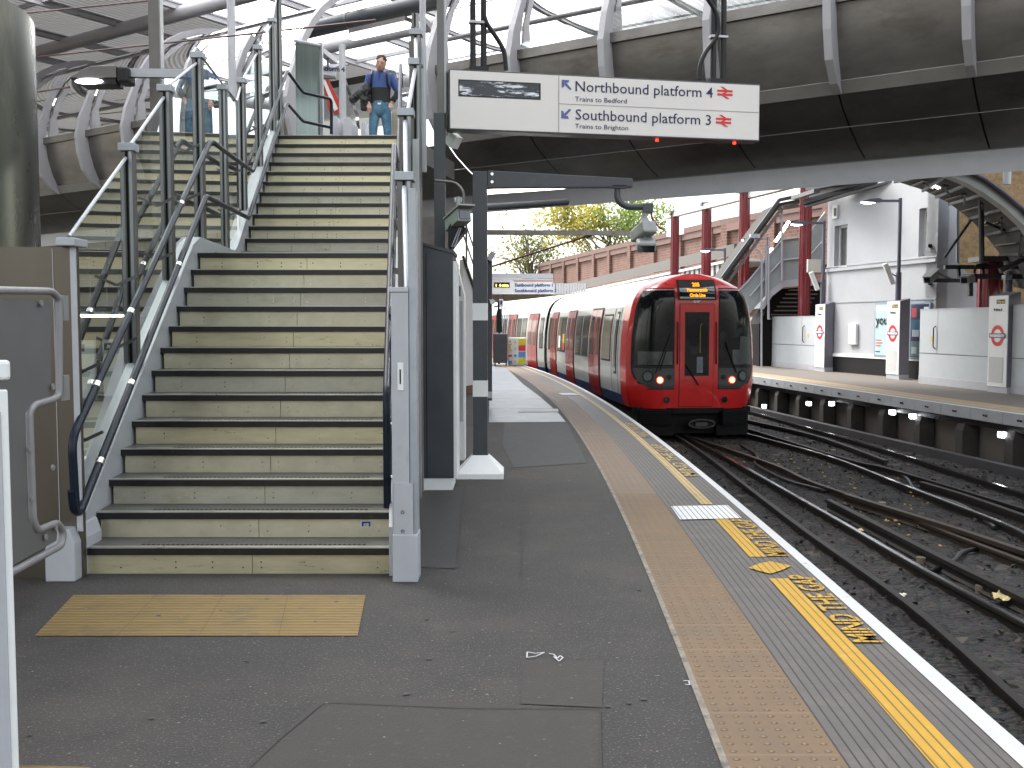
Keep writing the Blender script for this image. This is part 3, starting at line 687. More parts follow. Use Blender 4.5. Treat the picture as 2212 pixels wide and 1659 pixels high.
# base block under the left stringer
mb = MB(); mb.prism([(-2.90,6.10,0),(-2.715,6.10,0),(-2.715,6.10,.24),(-2.745,6.10,.33),(-2.85,6.10,.33),(-2.90,6.10,.20)], (0,.42,0)); mb.build('stringer_foot', M['ltgrey'], stair, bevel=.008)
# soffit of the stairs
m = MB(); m.loft([[V((xL(y)-.1, y, pitchz(y)-.62)), V((xRr(y)+.1, y, pitchz(y)-.62))] for y in (7.4, 9.6, 11.7, 15.2)]); m.build('soffit', M['postgrey'], stair)

# ---------------------------------------------------------------- balustrades
def post(par, x, y, z0, z1, w_=.15, d=.10, cap=True):
    m = MB(); m.box((x-w_/2, y-d/2, z0), (x+w_/2, y+d/2, z1)); po = m.build('post', M['postgrey'], par, bevel=.004)
    m = MB(); m.box((x-w_*.12, y-d/2-.006, z0), (x+w_*.06, y-d/2-.001, z1-.005)); m.build('post_groove', M['black'], po)
    m = MB(); m.box((x+w_*.18, y-d/2-.012, z0), (x+w_*.42, y-d/2-.001, z1-.005)); m.build('post_trim', M['postlight'], po)
    if cap:
        m = MB(); m.box((x-w_*.66, y-d*.8, z1), (x+w_*.66, y+d*.8, z1+.06)); m.build('cap', M['capgrey'], par, bevel=.004)
balL = thing('glass_balustrade', 'tall glass balustrade with grey posts along the left side of the stairs', 'balustrade', (-2.95, 7.3, 0))
LP = [(277,308,7.85),(358,182,8.95),(427,112,10.2),(481,182,11.4),(522,168,12.55),(557,97,13.7),(587,38,14.8),(601,-30,15.4)]
base_cap = U(140, 516, 6.3)
tops = [V((base_cap.x, 6.3, base_cap.z))]
for (u, v, y) in LP:
    t_ = U(u, v, y); x = t_.x; post(balL, x, y, pitchz(min(y,15))-.05, t_.z-.07, .098 if y < 11 else .088, .07); tops.append(V((x, y, t_.z)))
low = V((tops[4].x-.01, 11.95, U(507,216,11.95).z))
seq = tops[:5] + [low] + tops[5:]
for i in range(len(seq)-1):
    a, b_ = seq[i], seq[i+1]
    drop = .13 if b_.z > a.z+.2 else .02
    a2 = a + V((0,.06,-.0 if i else .02)); b2 = b_ + V((0,-.06,-drop))
    if a.z > b_.z: b2 = b_ + V((0,0,0))
    MB().tube([a2, b2], .013, 8).build('capping_rail', M['capgrey'], balL, smooth=True)
    m = MB(); za, zb = pitchz(a.y)-.05+ (.2 if i == 0 else 0), pitchz(b_.y)-.05
    m.add([(a2.x, a2.y, za), (b2.x, b2.y, zb), b2-V((0,0,.015)), a2-V((0,0,.015))], [(0,1,2,3)]); m.build('glass_panel', M['pane'], balL, fixn=False)
# right balustrade, seen edge on
balR = thing('glass_balustrade', 'glass balustrade seen edge on along the right side of the stairs', 'balustrade', (-.75, 7.0, 0))
RP = [(875,392,7.0),(877,253,8.08),(898,143,9.3),(899,78,10.6),(893,90,12.2),(895,60,13.6),(897,30,14.8)]
rt = []
for (u, v, y) in RP:
    t_ = U(u, v, y); post(balR, t_.x, y, pitchz(min(y,15))-.35, t_.z-.0, .10, .09, cap=(y < 10.8)); rt.append(V((t_.x, y, t_.z)))
a = V((-.655, 6.16, 1.82))
for b_ in rt[:5]:
    m = MB(); m.add([(a.x-.02, a.y, pitchz(a.y)+.0), (b_.x-.02, b_.y, pitchz(b_.y)), (b_.x-.02, b_.y, b_.z-.05), (a.x-.02, a.y, a.z)], [(0,1,2,3)]); m.build('glass_panel', M['pane'], balR, fixn=False)
    MB().tube([a+V((-.0,.05,0)), b_+V((0,-.07,-.05))], .018, 8).build('capping_rail', M['capgrey'], balR, smooth=True); a = b_
# outer cladding post (pale, round nosed) with second layer of frames to the right of it
pil = thing('end_post', 'pale grey square post with latch plate at the foot of the stairs on the right', 'post', (-.66, 6.1, 0))
yb = G(874, 1258, 0).y
x0_, x1_ = U(848, 1258, yb).x, U(903, 1258, yb).x
MB().box((x0_, yb, 0), (x1_, yb+.18, .30)).build('foot_block', M['ltgrey'], pil, bevel=.006)
zt = U(874, 620, yb).z
MB().box((x0_+.0, yb+.012, .30), (x1_-.052, yb+.17, zt-.03)).build('post_body', M['ltgrey'], pil, bevel=.004)
MB().box((x0_-.008, yb+.004, zt-.03), (x1_-.05, yb+.18, zt)).build('post_cap', M['ltgrey'], pil, bevel=.003)
MB().box((x1_-.050, yb+.03, .30), (x1_-.004, yb+.17, zt+.6)).build('side_frame', M['capgrey'], pil, bevel=.003)
pl = MB(); pl.box((x0_+.012, yb+.004, .24), (x1_-.03, yb+.0118, .62)); pl.build('kick_plate', M['ltgrey'], pil)
for zz in (.32, .44): MB().disc((x0_+.065, yb+.003, zz), (0,-1,0), .012, 12, .004, .006).build('screw', M['railsteel'], pil)
zc = U(868, 812, yb).z
MB().box((x0_+.038, yb+.004, zc-.09), (x0_+.075, yb+.0115, zc+.08)).build('latch_plate', M['white'], pil, bevel=.002)
lt = MB(); lt.box((x0_+.052, yb+.001, zc-.05), (x0_+.060, yb+.0038, zc+.04)); lt.build('latch_slot', M['black'], pil)
# more frames between end post and dark cabinet
fr = thing('frame_post', 'brownish steel frame post rising behind the pale end post', 'post', (-.74, 7.6, 0))
for (u0, u1, y, v0, v1, mm) in [(891,905,7.9,300,1080,'postlight'),(905,908,8.2,90,1000,'postgrey')]:
    a = U(u0, v0, y); b_ = U(u1, v0, y); MB().box((a.x, y, .2), (b_.x, y+.1, a.z)).build('frame_member', M[mm], fr, bevel=.003)
# tall slim tube with sloping end, from the roof down
tt = thing('roof_column', 'slim bright grey round column beside the right balustrade reaching the roof', 'column', (-1.1, 11.5, 2.2))
a = U(915, 372, 11.5); MB().tube([(a.x, 11.5, a.z-.0), (a.x, 11.5, 6.0)], .036, 14).build('column_shaft', M['ltgrey'], tt, smooth=True)
MB().tube([(a.x, 11.5, 6.0), (a.x, 11.5, 9.2)], .042, 14).build('column_shaft', M['capgrey'], tt, smooth=True)
# ---------------------------------------------------------------- handrails
def handrail(name, label, path, brs, offs=(0,), r=.024):
    t = thing(name, label, 'handrail', path[0]); 
    for ox in offs: MB().tube([V(p)+V((ox,0,0)) for p in path], r, 12).build('rail_tube', M['navy'], t, smooth=True)
    return t
def rnd(P, r=.07):     # round the corners of a polyline
    P = [V(p) for p in P]; out = [P[0]]
    for i in range(1, len(P)-1):
        a, b_, c = P[i-1], P[i], P[i+1]; d1 = (a-b_).normalized(); d2 = (c-b_).normalized(); rr = min(r, (a-b_).length/2.2, (c-b_).length/2.2)
        for k in range(5):
            t = k/4; p = (b_+d1*rr)*(1-t)**2 + b_*2*t*(1-t) + (b_+d2*rr)*t*t; out.append(p)
    return out + [P[-1]]
def ofs(u, v, x0, sl): # point on the handrail plane x = x0 + sl*(y-6.3)
    r_ = ray(u, v); t = (x0 - sl*6.3)/(r_.x - sl*r_.y); return O + r_*t
hx, hs_l = -2.70, -.083
q = lambda u, v: ofs(u, v, hx, hs_l)
topL = [q(163,1085), q(156,950), q(455,303), q(546,371), q(620,153)]
lowL = [q(163,1085), q(168,1104), q(445,424), q(537,471), q(620,223)]
hr = thing('handrail', 'blue grey double handrail with looped end on the left of the stairs', 'handrail', (-2.7, 6.1, .4))
e1 = U(655,200,16.4); e2 = U(716,214,17.2); e3 = U(716,290,17.2)
f1 = U(655,262,16.4); f2 = U(716,276,17.2)
upper = rnd([q(164,1106)+V((0,.0,0)), q(155,948)] + topL[2:] + [e1, e2, e3], .10)
MB().tube(upper, .026, 12).build('upper_rail', M['navy'], hr, smooth=True)
lower = rnd([q(155,1060), q(160,1104), q(172,1108)] + lowL[2:] + [f1, f2], .05)
MB().tube(lower, .026, 12).build('lower_rail', M['navy'], hr, smooth=True)
def ring_at(path, u, v, par, slope):
    p = q(u, v); d = V((hs_l*1, 1, slope)).normalized(); MB().tube([p-d*.022, p+d*.022], .0285, 12).build('joint_ring', M['railsteel'], par, smooth=True)
for (u, v) in [(190,877),(297,623+20),(380,458),(196,1020+2),(302,838),(389,548)]:
    pp = q(u, v)
    # snap on the rails
    best = None
    for P in (upper, lower):
        for i in range(len(P)-1):
            a, b_ = P[i], P[i+1]
            for k in range(11):
                c = a.lerp(b_, k/10); dd = (c-pp).length
                if best is None or dd < best[0]: best = (dd, c, (b_-a).normalized())
    MB().tube([best[1]-best[2]*.025, best[1]+best[2]*.025], .0285, 12).build('joint_ring', M['railsteel'], hr, smooth=True)
for y in (6.6, 7.45, 8.6, 9.6, 11.7, 12.8, 13.9):
    x = hx + hs_l*(y-6.3)
    for off in (1.08, .62):
        z = pitchz(min(y, 15))+off - (.08 if y < 6.7 else 0)
        MB().beam((x-.15, y, z-.10), (x-.0, y, z-.03), .012, .022).build('rail_bracket', M['postgrey'], hr)
hr2 = thing('handrail', 'pair of blue grey handrails along the right side of the stairs', 'handrail', (-.85, 6.5, .3))
def q2(u, v, x0=-.86): return ofs(u, v, x0, -.093)
P1 = rnd([q2(820,1103), q2(822,960), q2(829,640), q2(833,590), q2(846,420), q2(853,300)], .15)
yb0 = 6.55
def zr(y, off): return pitchz(min(max(y, 6.3), 15.2)) + off
pu = [V((-.80-.098*(y-6.3), y, z)) for y, z in [(6.45,.40),(6.45,1.12),(9.65,zr(9.65,1.03)),(11.85,zr(11.2,1.03)),(15.1,zr(15.1,1.0)),(16.0,5.35)]]
plw = [V((-.80-.098*(y-6.3), y, z)) for y, z in [(6.45,.60),(6.45,.40),(6.6,.52),(9.65,zr(9.65,.62)),(11.85,zr(11.2,.62)),(15.1,zr(15.1,.6))]]
MB().tube(rnd(pu, .12), .026, 12).build('upper_rail', M['navy'], hr2, smooth=True)
MB().tube(rnd(plw, .06), .026, 12).build('lower_rail', M['navy'], hr2, smooth=True)
for z in (.95, .60): MB().tube([(-.80, 6.46, z), (-.68, 6.46, z)], .012, 8).build('rail_stub', M['railsteel'], hr2, smooth=True)
for y in (7.2, 8.4, 9.4, 12.2, 13.5):
    x = -.80-.098*(y-6.3)
    for off in (1.0, .6): MB().beam((x, y, zr(y,off)-.05), (x+.13, y, zr(y,off)-.09), .03, .05).build('rail_bracket', M['postgrey'], hr2)

# ---------------------------------------------------------------- left side: steel drum, panels
t = thing('steel_drum', 'big round brushed steel lift shaft at the left edge of the stairs', 'lift shaft', (-4.0, 7.2, 0))
rr = 1.25
m = MB(); n = 48; cx_, cy_ = -4.74, 7.15
m.loft([[V((cx_+rr*math.cos(6.2832*k/n), cy_+rr*math.sin(6.2832*k/n), z)) for k in range(n)] for z in (-.9, 1.0, 2.0, 3.84)], closed=True)
m.add([(cx_+rr*math.cos(6.2832*k/n), cy_+rr*math.sin(6.2832*k/n), 3.84) for k in range(n)], [tuple(range(n))]); m.build('shaft_cladding', M['steel'], t, smooth=True)
m = MB()
for a in (-62,-45,-20): m.beam((cx_+(rr+.001)*math.cos(R(a)), cy_+(rr+.001)*math.sin(R(a)), 0), (cx_+(rr+.001)*math.cos(R(a)), cy_+(rr+.001)*math.sin(R(a)), 3.83), .004, .004)
m.build('cladding_seams', M['black'], t)
t = thing('steel_cabinet', 'brownish stainless steel end panel between the drum and the stairs', 'cabinet', (-2.95, 6.2, 0))
a0 = U(95, 533, 6.2); a1 = U(163, 533, 6.2)
MB().box((a0.x-1.2, 6.2, -.9), (a1.x, 6.25, a0.z)).build('cabinet_body', mat('warm_steel', (.125,.108,.088), .34, .8, .12, 2, stretch=(1,1,.3)), t, bevel=.004)
MB().box((a0.x+.05, 6.196, .0), (a0.x+.054, 6.199, a0.z-.01)).build('panel_seam', M['ltgrey'], t)
b0 = U(124, 517, 6.15); b1 = U(165, 530, 6.15)
MB().box((b0.x, 6.12, a0.z), (b1.x, 6.32, a0.z+.05)).build('cabinet_cap', M['capgrey'], t, bevel=.006)
MB().box((a1.x-.03, 6.185, .3), (a1.x+.004, 6.1985, a0.z)).build('corner_trim', M['ltgrey'], t)
# grey gate with bent tube frame on plane x=-2.65
XG = -2.66
g1 = [PX(u, v, XG) for u, v in [(-160,628),(0,627),(112,629),(127,645),(128,853),(117,862),(73,875),(63,890),(71,1122),(81,1146),(124,1129),(137,1149),(133,1178),(26,1236),(-140,1320)]]
t = thing('side_gate', 'grey sheet metal gate with a bent tube frame at the left edge', 'gate', g1[3])
MB().tube(rnd(g1, .035), .021, 12).build('tube_frame', M['tube'], t, smooth=True)
g2 = [PX(u, v, XG+.0) for u, v in [(-160,645),(110,648),(110,858),(66,873),(54,893),(61,1124),(76,1152),(118,1136),(124,1150),(122,1168),(26,1222),(-150,1306)]]
m = MB(); m.prism([p for p in g2], (-.02,0,0)); m.build('gate_sheet', mat('gate_grey', (.12,.12,.12), .5, .1, .08, 4), t)
for (u, v) in [(88,655),(113,835),(113,1010),(62,970),(66,1075),(120,1140),(98,1160)]:
    p = PX(u, v, XG+.012); MB().disc(p, (1,0,0), .018, 12, .008).build('bolt', M['tube'], t)
for (u, v) in [(135,655+10),(137,838)]:
    c = PX(u, v, XG+.0); MB().box((c.x-.01, c.y-.01, c.z-.075), (c.x+.01, c.y+.06, c.z+.075)).build('hinge', M['tube'], t)
# pale post close to the camera
t = thing('near_post', 'pale painted post edge close to the camera at the far left', 'post', (-1.86, 3.35, 0))
ye = 3.4; xr = U(38, 1655, ye).x
MB().box((xr-.35, ye, 0), (xr, ye+.015, U(13,842,ye).z)).build('post_body', M['white'], t, bevel=.006)
MB().box((xr-.3, ye-.004, .0), (xr-.02, ye-.0005, 1.3)).build('post_seam', M['ltgrey'], t)
MB().box((xr-.35, ye-.01, U(13,822,ye).z), (xr+.006, ye+.03, U(13,778,ye).z)).build('post_cap', M['white'], t, bevel=.012)

# ---------------------------------------------------------------- cabinet and side wall right of the stairs
yc = 9.5
c0, c1 = U(912, 1035, yc), U(980, 1035, yc); zt0 = U(945, 537, yc).z
t = thing('tall_cabinet', 'tall dark grey cabinet with sloping top on a white plinth right of the stairs', 'cabinet', ((c0.x+c1.x)/2, yc, 0))
m = MB(); m.prism([(c0.x, yc, .12), (c1.x, yc, .12), (c1.x, yc, U(981,548,yc).z), (c0.x, yc, U(912,529,yc).z)], (0,.55,0)); m.build('cabinet_body', M['dkgrey'], t, bevel=.005)
m = MB(); m.prism([(c0.x-.0, yc-.01, U(912,529,yc).z), (c1.x+.012, yc-.01, U(981,549,yc).z), (c1.x+.012, yc-.01, U(981,541,yc).z), (c0.x, yc-.01, U(912,523,yc).z)], (0,.57,0)); m.build('cabinet_lid', M['dkgrey'], t)
MB().box((c0.x+.01, yc+.01, 0), (c1.x-.01, yc+.5, .118)).build('plinth', M['white'], t, bevel=.004)
MB().box((c0.x+.045, yc-.003, .12), (c0.x+.050, yc-.0005, zt0-.05)).build('door_seam', M['black'], t)
MB().box((c1.x+.001, yc+.0, .12), (c1.x+.032, yc+.5, U(984,560,yc).z-.02)).build('white_edge', M['white'], t, bevel=.002)
# dark column
t = thing('dark_column', 'dark square column rising behind the tall cabinet', 'column', (-.6, 10.15, 0))
a, b_ = U(937, 300, 10.15), U(961, 300, 10.15); zj = U(950, 243, 10.15).z
MB().box((a.x, 10.15, 0), (b_.x, 10.27, zj)).build('column_casing', M['dkgrey'], t, bevel=.004)
a2, b2 = U(944, 200, 10.15), U(959, 200, 10.15)
MB().box((a2.x, 10.17, zj), (b2.x, 10.25, 9.2)).build('column_shaft', M['postgrey'], t, bevel=.004)
MB().box((b2.x, 10.18, zj), (b2.x+.018, 10.24, 9.2)).build('column_edge', M['ltgrey'], t)
# white door edge beyond
yd = 11.2
t = thing('white_door', 'narrow white cabinet door with two handles behind the dark cabinet', 'door', (U(990,900,yd).x, yd, 0))
d0, d1 = U(985, 600, yd), U(1003, 600, yd)
m = MB(); m.prism([(d0.x, yd, .06), (d1.x, yd, .06), (d1.x, yd, U(1003,640,yd).z), (d0.x, yd, U(985,560,yd).z)], (0,.3,0)); m.build('door_panel', M['white'], t)
MB().box((d0.x+.02, yd-.006, .5), (d0.x+.075, yd-.001, U(990,650,yd).z)).build('door_strip', M['ltgrey'], t)
for v in (868, 890):
    p = U(988, v, yd-.02); MB().tube(rnd([p+V((0,.02,.05)), p+V((0,-.02,.05)), p+V((0,-.02,-.05)), p+V((0,.02,-.05))], .01), .008, 8).build('handle', M['black'], t)
MB().box((d0.x+.005, yd-.02, U(988,640,yd).z), (d0.x+.05, yd-.001, U(988,618,yd).z)).build('lock_box', M['black'], t)
# long white wall with sloping top further back (side of a stair going down)
t = thing('stair_side_wall', 'white sloping side wall of the stairs with brown skirting behind the dark post', 'wall', (-1.0, 17, 0))
A = [G(1001, 940, 0), G(1045, 838, 0)]
def onl(u, v):
    n = V(((A[1]-A[0]).y, -(A[1]-A[0]).x, 0)).normalized(); r_ = ray(u, v); tt_ = (A[0]-O).dot(n)/r_.dot(n); return O + r_*tt_
yq = 17.0
w0 = [U(1001, 855, 22.3), U(1001,560,22.3), U(1046,690,23.8), U(1046,842,23.8)]
m = MB(); m.prism([V((w0[0].x,w0[0].y,.0)), w0[1], w0[2], V((w0[3].x,w0[3].y,0))], (-.1,.3,0)); m.build('wall_panel', M['white'], t)
m = MB(); k1, k2 = V((w0[0].x+.01,w0[0].y-.02,.0)), V((w0[3].x+.01,w0[3].y-.02,0)); m.prism([k1, k1+V((0,0,.2)), k2+V((0,0,.2)), k2], (-.01,.01,0)); m.build('skirting', mat('brown_skirting', (.16,.09,.06), .5), t)
for dz, mm in ((.0,'postgrey'), (.9,'capgrey'), (.5,'capgrey')):
    MB().tube([w0[1]+V((0,-.1,dz+.05)), w0[2]+V((0,-.1,dz+.05))], .035 if dz == 0 else .02, 8).build('side_rail', M[mm], t, smooth=True)
for f in (.15,.5,.85):
    p = w0[1].lerp(w0[2], f); MB().tube([p+V((0,-.1,0)), p+V((0,-.1,1.0))], .025, 8).build('rail_upright', M['capgrey'], t, smooth=True)

# ---------------------------------------------------------------- canopy frame with banded post
yp = G(1038, 1030, 0).y
t = thing('canopy_frame', 'dark grey post with pale bands carrying a tapered beam under the sign', 'canopy frame', (U(1038,1000,yp).x, yp, 0))
a, b_ = U(1022, 980, yp), U(1053, 980, yp); ztp = U(1038, 370, yp).z
MB().box((a.x, yp, .2), (b_.x, yp+.15, ztp)).build('post', M['dkgrey'], t, bevel=.004)
for v0, v1 in ((692,655),(857,822)): MB().box((a.x-.003, yp-.003, U(1030,v0,yp).z), (b_.x+.003, yp+.153, U(1030,v1,yp).z)).build('pale_band', M['white'], t)
bz = U(1038, 983, yp).z; c = (a.x+b_.x)/2
fl = MB(); o1, o2 = .245, .085
fl.loft([[V((c-o1,yp-.17,0)),V((c+o1,yp-.17,0)),V((c+o1,yp+.32,0)),V((c-o1,yp+.32,0))],[V((c-o1,yp-.17,.055)),V((c+o1,yp-.17,.055)),V((c+o1,yp+.32,.055)),V((c-o1,yp+.32,.055))],
         [V((c-o2,yp-.01,bz)),V((c+o2,yp-.01,bz)),V((c+o2,yp+.16,bz)),V((c-o2,yp+.16,bz))]], closed=True); fl.build('flared_foot', M['white'], t, bevel=.006)
p1 = [U(1053,368,yp), U(1367,385,yp), U(1367,403,yp), U(1053,405,yp)]
m = MB(); m.prism([p+V((0,.01,0)) for p in p1], (0,.13,0)); m.build('beam', M['dkgrey'], t, bevel=.004)
for v in (376, 393): MB().disc(U(1063, v, yp+.01), (0,-1,0), .016, 10, .01).build('bolt', M['railsteel'], t)
# lit batten behind the beam
t = thing('batten_light', 'lit fluorescent tube fitting under the dark beam', 'lamp', U(1130,413,11.5))
a, b_ = U(1062, 414, 11.2), U(1215, 404, 12.6)
MB().beam(a, b_, .16, .05).build('light_diffuser', M['lampwarm'], t); MB().beam(a+V((-.03,0,.045)), b_+V((.03,0,.045)), .2, .04).build('light_housing', M['dkgrey'], t)
# dark round tube below it
t = thing('service_tube', 'dark round service pipe ending under the footbridge beside the banded post', 'pipe', U(1100,442,13))
MB().tube([U(1030,449,13), U(1210,437,14), U(1224,436,14.1)], [.045,.045,.05], 12).build('pipe_body', M['dkgrey'], t, smooth=True)
# gantry bar and red tie rod
t = thing('gantry_bar', 'weathered grey horizontal bar across the gap behind the banded post', 'bar', U(1200,503,24))
MB().beam(U(1040,502,24), U(1382,504,24), .15, .11).build('bar', mat('weathered_bar', (.3,.28,.25), .7, 0, .3, 5), t)
t = thing('tie_rod', 'thin dark red rod rising to the grey horizontal bar', 'rod', U(1160,545,24))
MB().tube([U(1040,583,24), U(1272,509,24)], .022, 8).build('rod', mat('rod_red', (.12,.02,.02), .5), t, smooth=True); MB().tube([U(1266,512,24), U(1277,507,24)], .055, 8).build('rod_end', M['dkgrey'], t)

# ---------------------------------------------------------------- cameras
def cctv(name, label, root, body, front, size, mm, arm):
    t = thing(name, label, 'camera', root); a, b_ = V(body), V(front); d = (b_-a).normalized()
    MB().beam(a, b_, size, size*.9).build('camera_body', mm, t, bevel=.01)
    MB().beam(a+V((0,0,size*.52))-d*.02, b_+d*.08+V((0,0,size*.52)), size*1.15, .015).build('sun_shield', mm, t)
    MB().beam(b_+d*.002, b_+d*.012, size*.72, size*.6).build('camera_lens', M['darkglass'], t)
    MB().tube(arm, size*.16, 8).build('camera_arm', mm, t, smooth=True); return t
greym = mat('camera_grey', (.27,.28,.27), .45, .1, .1, 6)
t = cctv('security_camera', 'grey security camera hanging beside the dark column, facing right', U(985,440,9.9), U(975,488,9.95), U(1003,464,9.6), .14, greym, [U(990,425,9.9), U(990,436,9.9), U(988,470,9.85)])
MB().box(*[tuple(U(982,436,9.95)), tuple(U(1002,424,9.85)+V((0,.12,0)))]).build('bracket', M['white'], t)
MB().tube(rnd([U(940,390,9.95), U(985,394,9.95), U(1003,415,9.9), U(1000,442,9.9)], .12), .014, 8).build('cable', M['postgrey'], t, smooth=True)
t = thing('monitor_box', 'black wedge shaped monitor hood under the grey security camera', 'monitor', U(985,505,10.0))
m = MB(); m.prism([U(968,490,9.75), U(982,468,9.75), U(1006,492,9.75), U(1002,500,9.75), U(974,538,9.75), U(968,536,9.75)], (0,.3,0)); m.build('hood', M['blackp'], t, bevel=.01)
for k in (0,1): MB().tube([U(976+k*6,533,9.74), U(992+k*4,492,9.74)], .006, 6).build('stay', M['ltgrey'], t)
t = thing('security_camera', 'security camera on a bent dark arm hanging from the tapered beam', 'camera', U(1335,403,yp+.07))
yk = yp+.07
MB().tube(rnd([U(1333,403,yk), U(1333,432,yk), U(1352,447,yk), U(1408,447,yk)], .09), .034, 10).build('camera_arm', M['dkgrey'], t, smooth=True)
MB().box(tuple(U(1322,407,yk)+V((0,-.06,0))), tuple(U(1352,402,yk)+V((0,.06,0)))).build('arm_plate', M['dkgrey'], t)
MB().box(tuple(U(1388,459,yk)+V((0,-.04,0))), tuple(U(1410,440,yk)+V((0,.04,0)))).build('arm_end', M['dkgrey'], t)
MB().tube([U(1393,455,yk), U(1390,480,yk)], .03, 8).build('camera_neck', greym, t, smooth=True)
b_ = MB(); b_.beam(U(1404,488,yk-.1), U(1376,513,yk+.15), .17, .13); b_.build('camera_body', greym, t, bevel=.02)
MB().tube([U(1393,466,yk), U(1393,492,yk)], [.02,.085], 10).build('dome_cover', greym, t, smooth=True)
b_ = MB(); b_.beam(U(1394,522,yk+.05), U(1397,536,yk-.12), .20, .12); b_.build('lamp_body', greym, t, bevel=.03)
MB().beam(U(1397,537,yk-.125), U(1397.5,538,yk-.14), .16, .07).build('lamp_glass', M['darkglass'], t)
MB().tube([U(1392,510,yk), U(1393,528,yk)], .02, 8).build('joint', greym, t)
MB().tube(rnd([U(1408,458,yk), U(1408,470,yk), U(1424,492,yk), U(1434,496,yk)], .05), .010, 6).build('cable', mat('cable_red', (.2,.03,.03), .5), t, smooth=True)

# ---------------------------------------------------------------- hanging sign
SL, SR = U(970.8,150.6,10.1), U(1641,182.8,10.75)
BL, BR = U(970.8,279,10.1), U(1641,304,10.75)
t = thing('hanging_sign', 'long white hanging sign giving directions to the two numbered platforms', 'sign', (SL+SR)/2)
ex = (SR-SL); ex.z = 0; SW = ex.length; ex.normalize(); ez = V((0,0,1)); en = V((ex.y, -ex.x, 0))    # en faces the camera
zt_, zb_ = (SL.z+SR.z)/2, (BL.z+BR.z)/2; SH = zt_-zb_; o0 = V((SL.x, SL.y, zb_))
c = o0+ex*SW/2+ez*SH/2
MB().obox(c-en*.09, ex*(SW/2+.006), en*.09, ez*(SH/2+.006)).build('sign_case', M['dkgrey'], t, bevel=.004)
sg = MB().obox(c+en*.004, ex*(SW/2-.006), en*.003, ez*(SH/2-.008)).build('sign_face', M['signwhite'], t)
def S(u, v): # sign plane point from picture position
    r_ = ray(u, v); pl = o0+en*.009; tt_ = (pl-O).dot(en)/r_.dot(en); p = O+r_*tt_; d = p-o0; return d.dot(ex), d.z
def spt(x, z, off=.009): return o0+ex*x+ez*z+en*off
def srect(name, x0, z0, x1, z1, m, off=.009, par=None):
    mb = MB(); mb.add([spt(x0,z0,off), spt(x1,z0,off), spt(x1,z1,off), spt(x0,z1,off)], [(0,1,2,3)]); return mb.build(name, m, par or t, fixn=False)
xd = S(1207,200)[0]; zm = S(1207,224)[1]
greyl = mat('sign_rule_grey', (.25,.24,.24), .5)
srect('divider', xd-.004, .01, xd+.004, SH-.01, greyl); srect('divider', xd+.004, zm-.003, SW-.01, zm+.003, greyl, .0095)
def stext(body, u, v, ucap, m, name, uend):
    x, z = S(u, v); x2 = S(uend, v)[0]; tm = text_mb(body, 1, (0,0,0), (1,0,0), (0,0,1)); w_ = max(p.x for p in tm.v); mnx = min(p.x for p in tm.v)
    h = ucap; tm2 = MB(); tm2.add([spt(x+(p.x-mnx)*(x2-x)/(w_-mnx), z+p.z*h, .0105) for p in tm.v], tm.f); return tm2.build(name, m, t, fixn=False)
stext('Northbound platform 4', 1243, 197, .150, M['navytext'], 'sign_lettering', 1540)
stext('Southbound platform 3', 1243, 258, .150, M['navytext'], 'sign_lettering', 1536)
stext('Trains to Bedford', 1242, 218.5, .068, M['navytext'], 'sign_lettering', 1354)
stext('Trains to Brighton', 1242, 277, .068, M['navytext'], 'sign_lettering', 1357)
def arrow(u, v, fl):
    x, z = S(u, v); s = .052; w_ = .022; pts = []
    mb = MB(); dz = 1 if fl else -1
    # L-shaped head in the corner plus a diagonal shaft
    def P(a, b_): return spt(x+a, z+dz*b_, .0105)
    mb.add([P(-s,s), P(s*.55,s), P(s*.35,s-w_*1.2), P(-s+w_*1.2,s-w_*1.2), P(-s+w_*1.2,-s*.35), P(-s,-s*.55)], [(0,1,2,3,4,5)] if dz < 0 else [(5,4,3,2,1,0)])
    q_ = w_*.75; mb.add([P(-s+w_*1.0,s-w_*1.0-q_*1.2), P(-s+w_*1.0+q_*1.2,s-w_*1.0), P(s*.95+q_*.2,-s*.7), P(s*.7,-s*.95)], [(0,1,2,3)])
    mb.build('arrow', mat('arrow_blue', (.07,.10,.27), .5) if 'arrow_blue' not in bpy.data.materials else bpy.data.materials['arrow_blue'], t, fixn=False)
arrow(1224,184,True); arrow(1223,245,False)
def railsym(u, v):
    x, z = S(u, v); w_, hb = .086, .011; mb = MB()
    def P(a, b_): return spt(x+a, z+b_, .0105)
    for zz in (.019, -.019): mb.add([P(-w_,zz-hb), P(w_,zz-hb), P(w_,zz+hb), P(-w_,zz+hb)], [(0,1,2,3)])
    # zigzag arrows
    s = .011
    mb.add([P(-.055,.062), P(-.022,.062), P(.05,.019), P(.018,.019)], [(0,1,2,3)])
    mb.add([P(.018,.019), P(.05,.019), P(-.018,-.019), P(-.05,-.019)], [(0,1,2,3)])
    mb.add([P(-.05,-.019), P(-.018,-.019), P(.055,-.062), P(.022,-.062)], [(0,1,2,3)])
    for f in range(len(mb.f)): pass
    mb2 = MB(); k = 0
    for f in mb.f: mb2.add([mb.v[i]+en*.0004*k for i in f], [tuple(range(len(f)))]); k += 1
    mb2.build('railway_symbol', M['redtext'], t, fixn=False)
railsym(1566,200.5); railsym(1563,261)
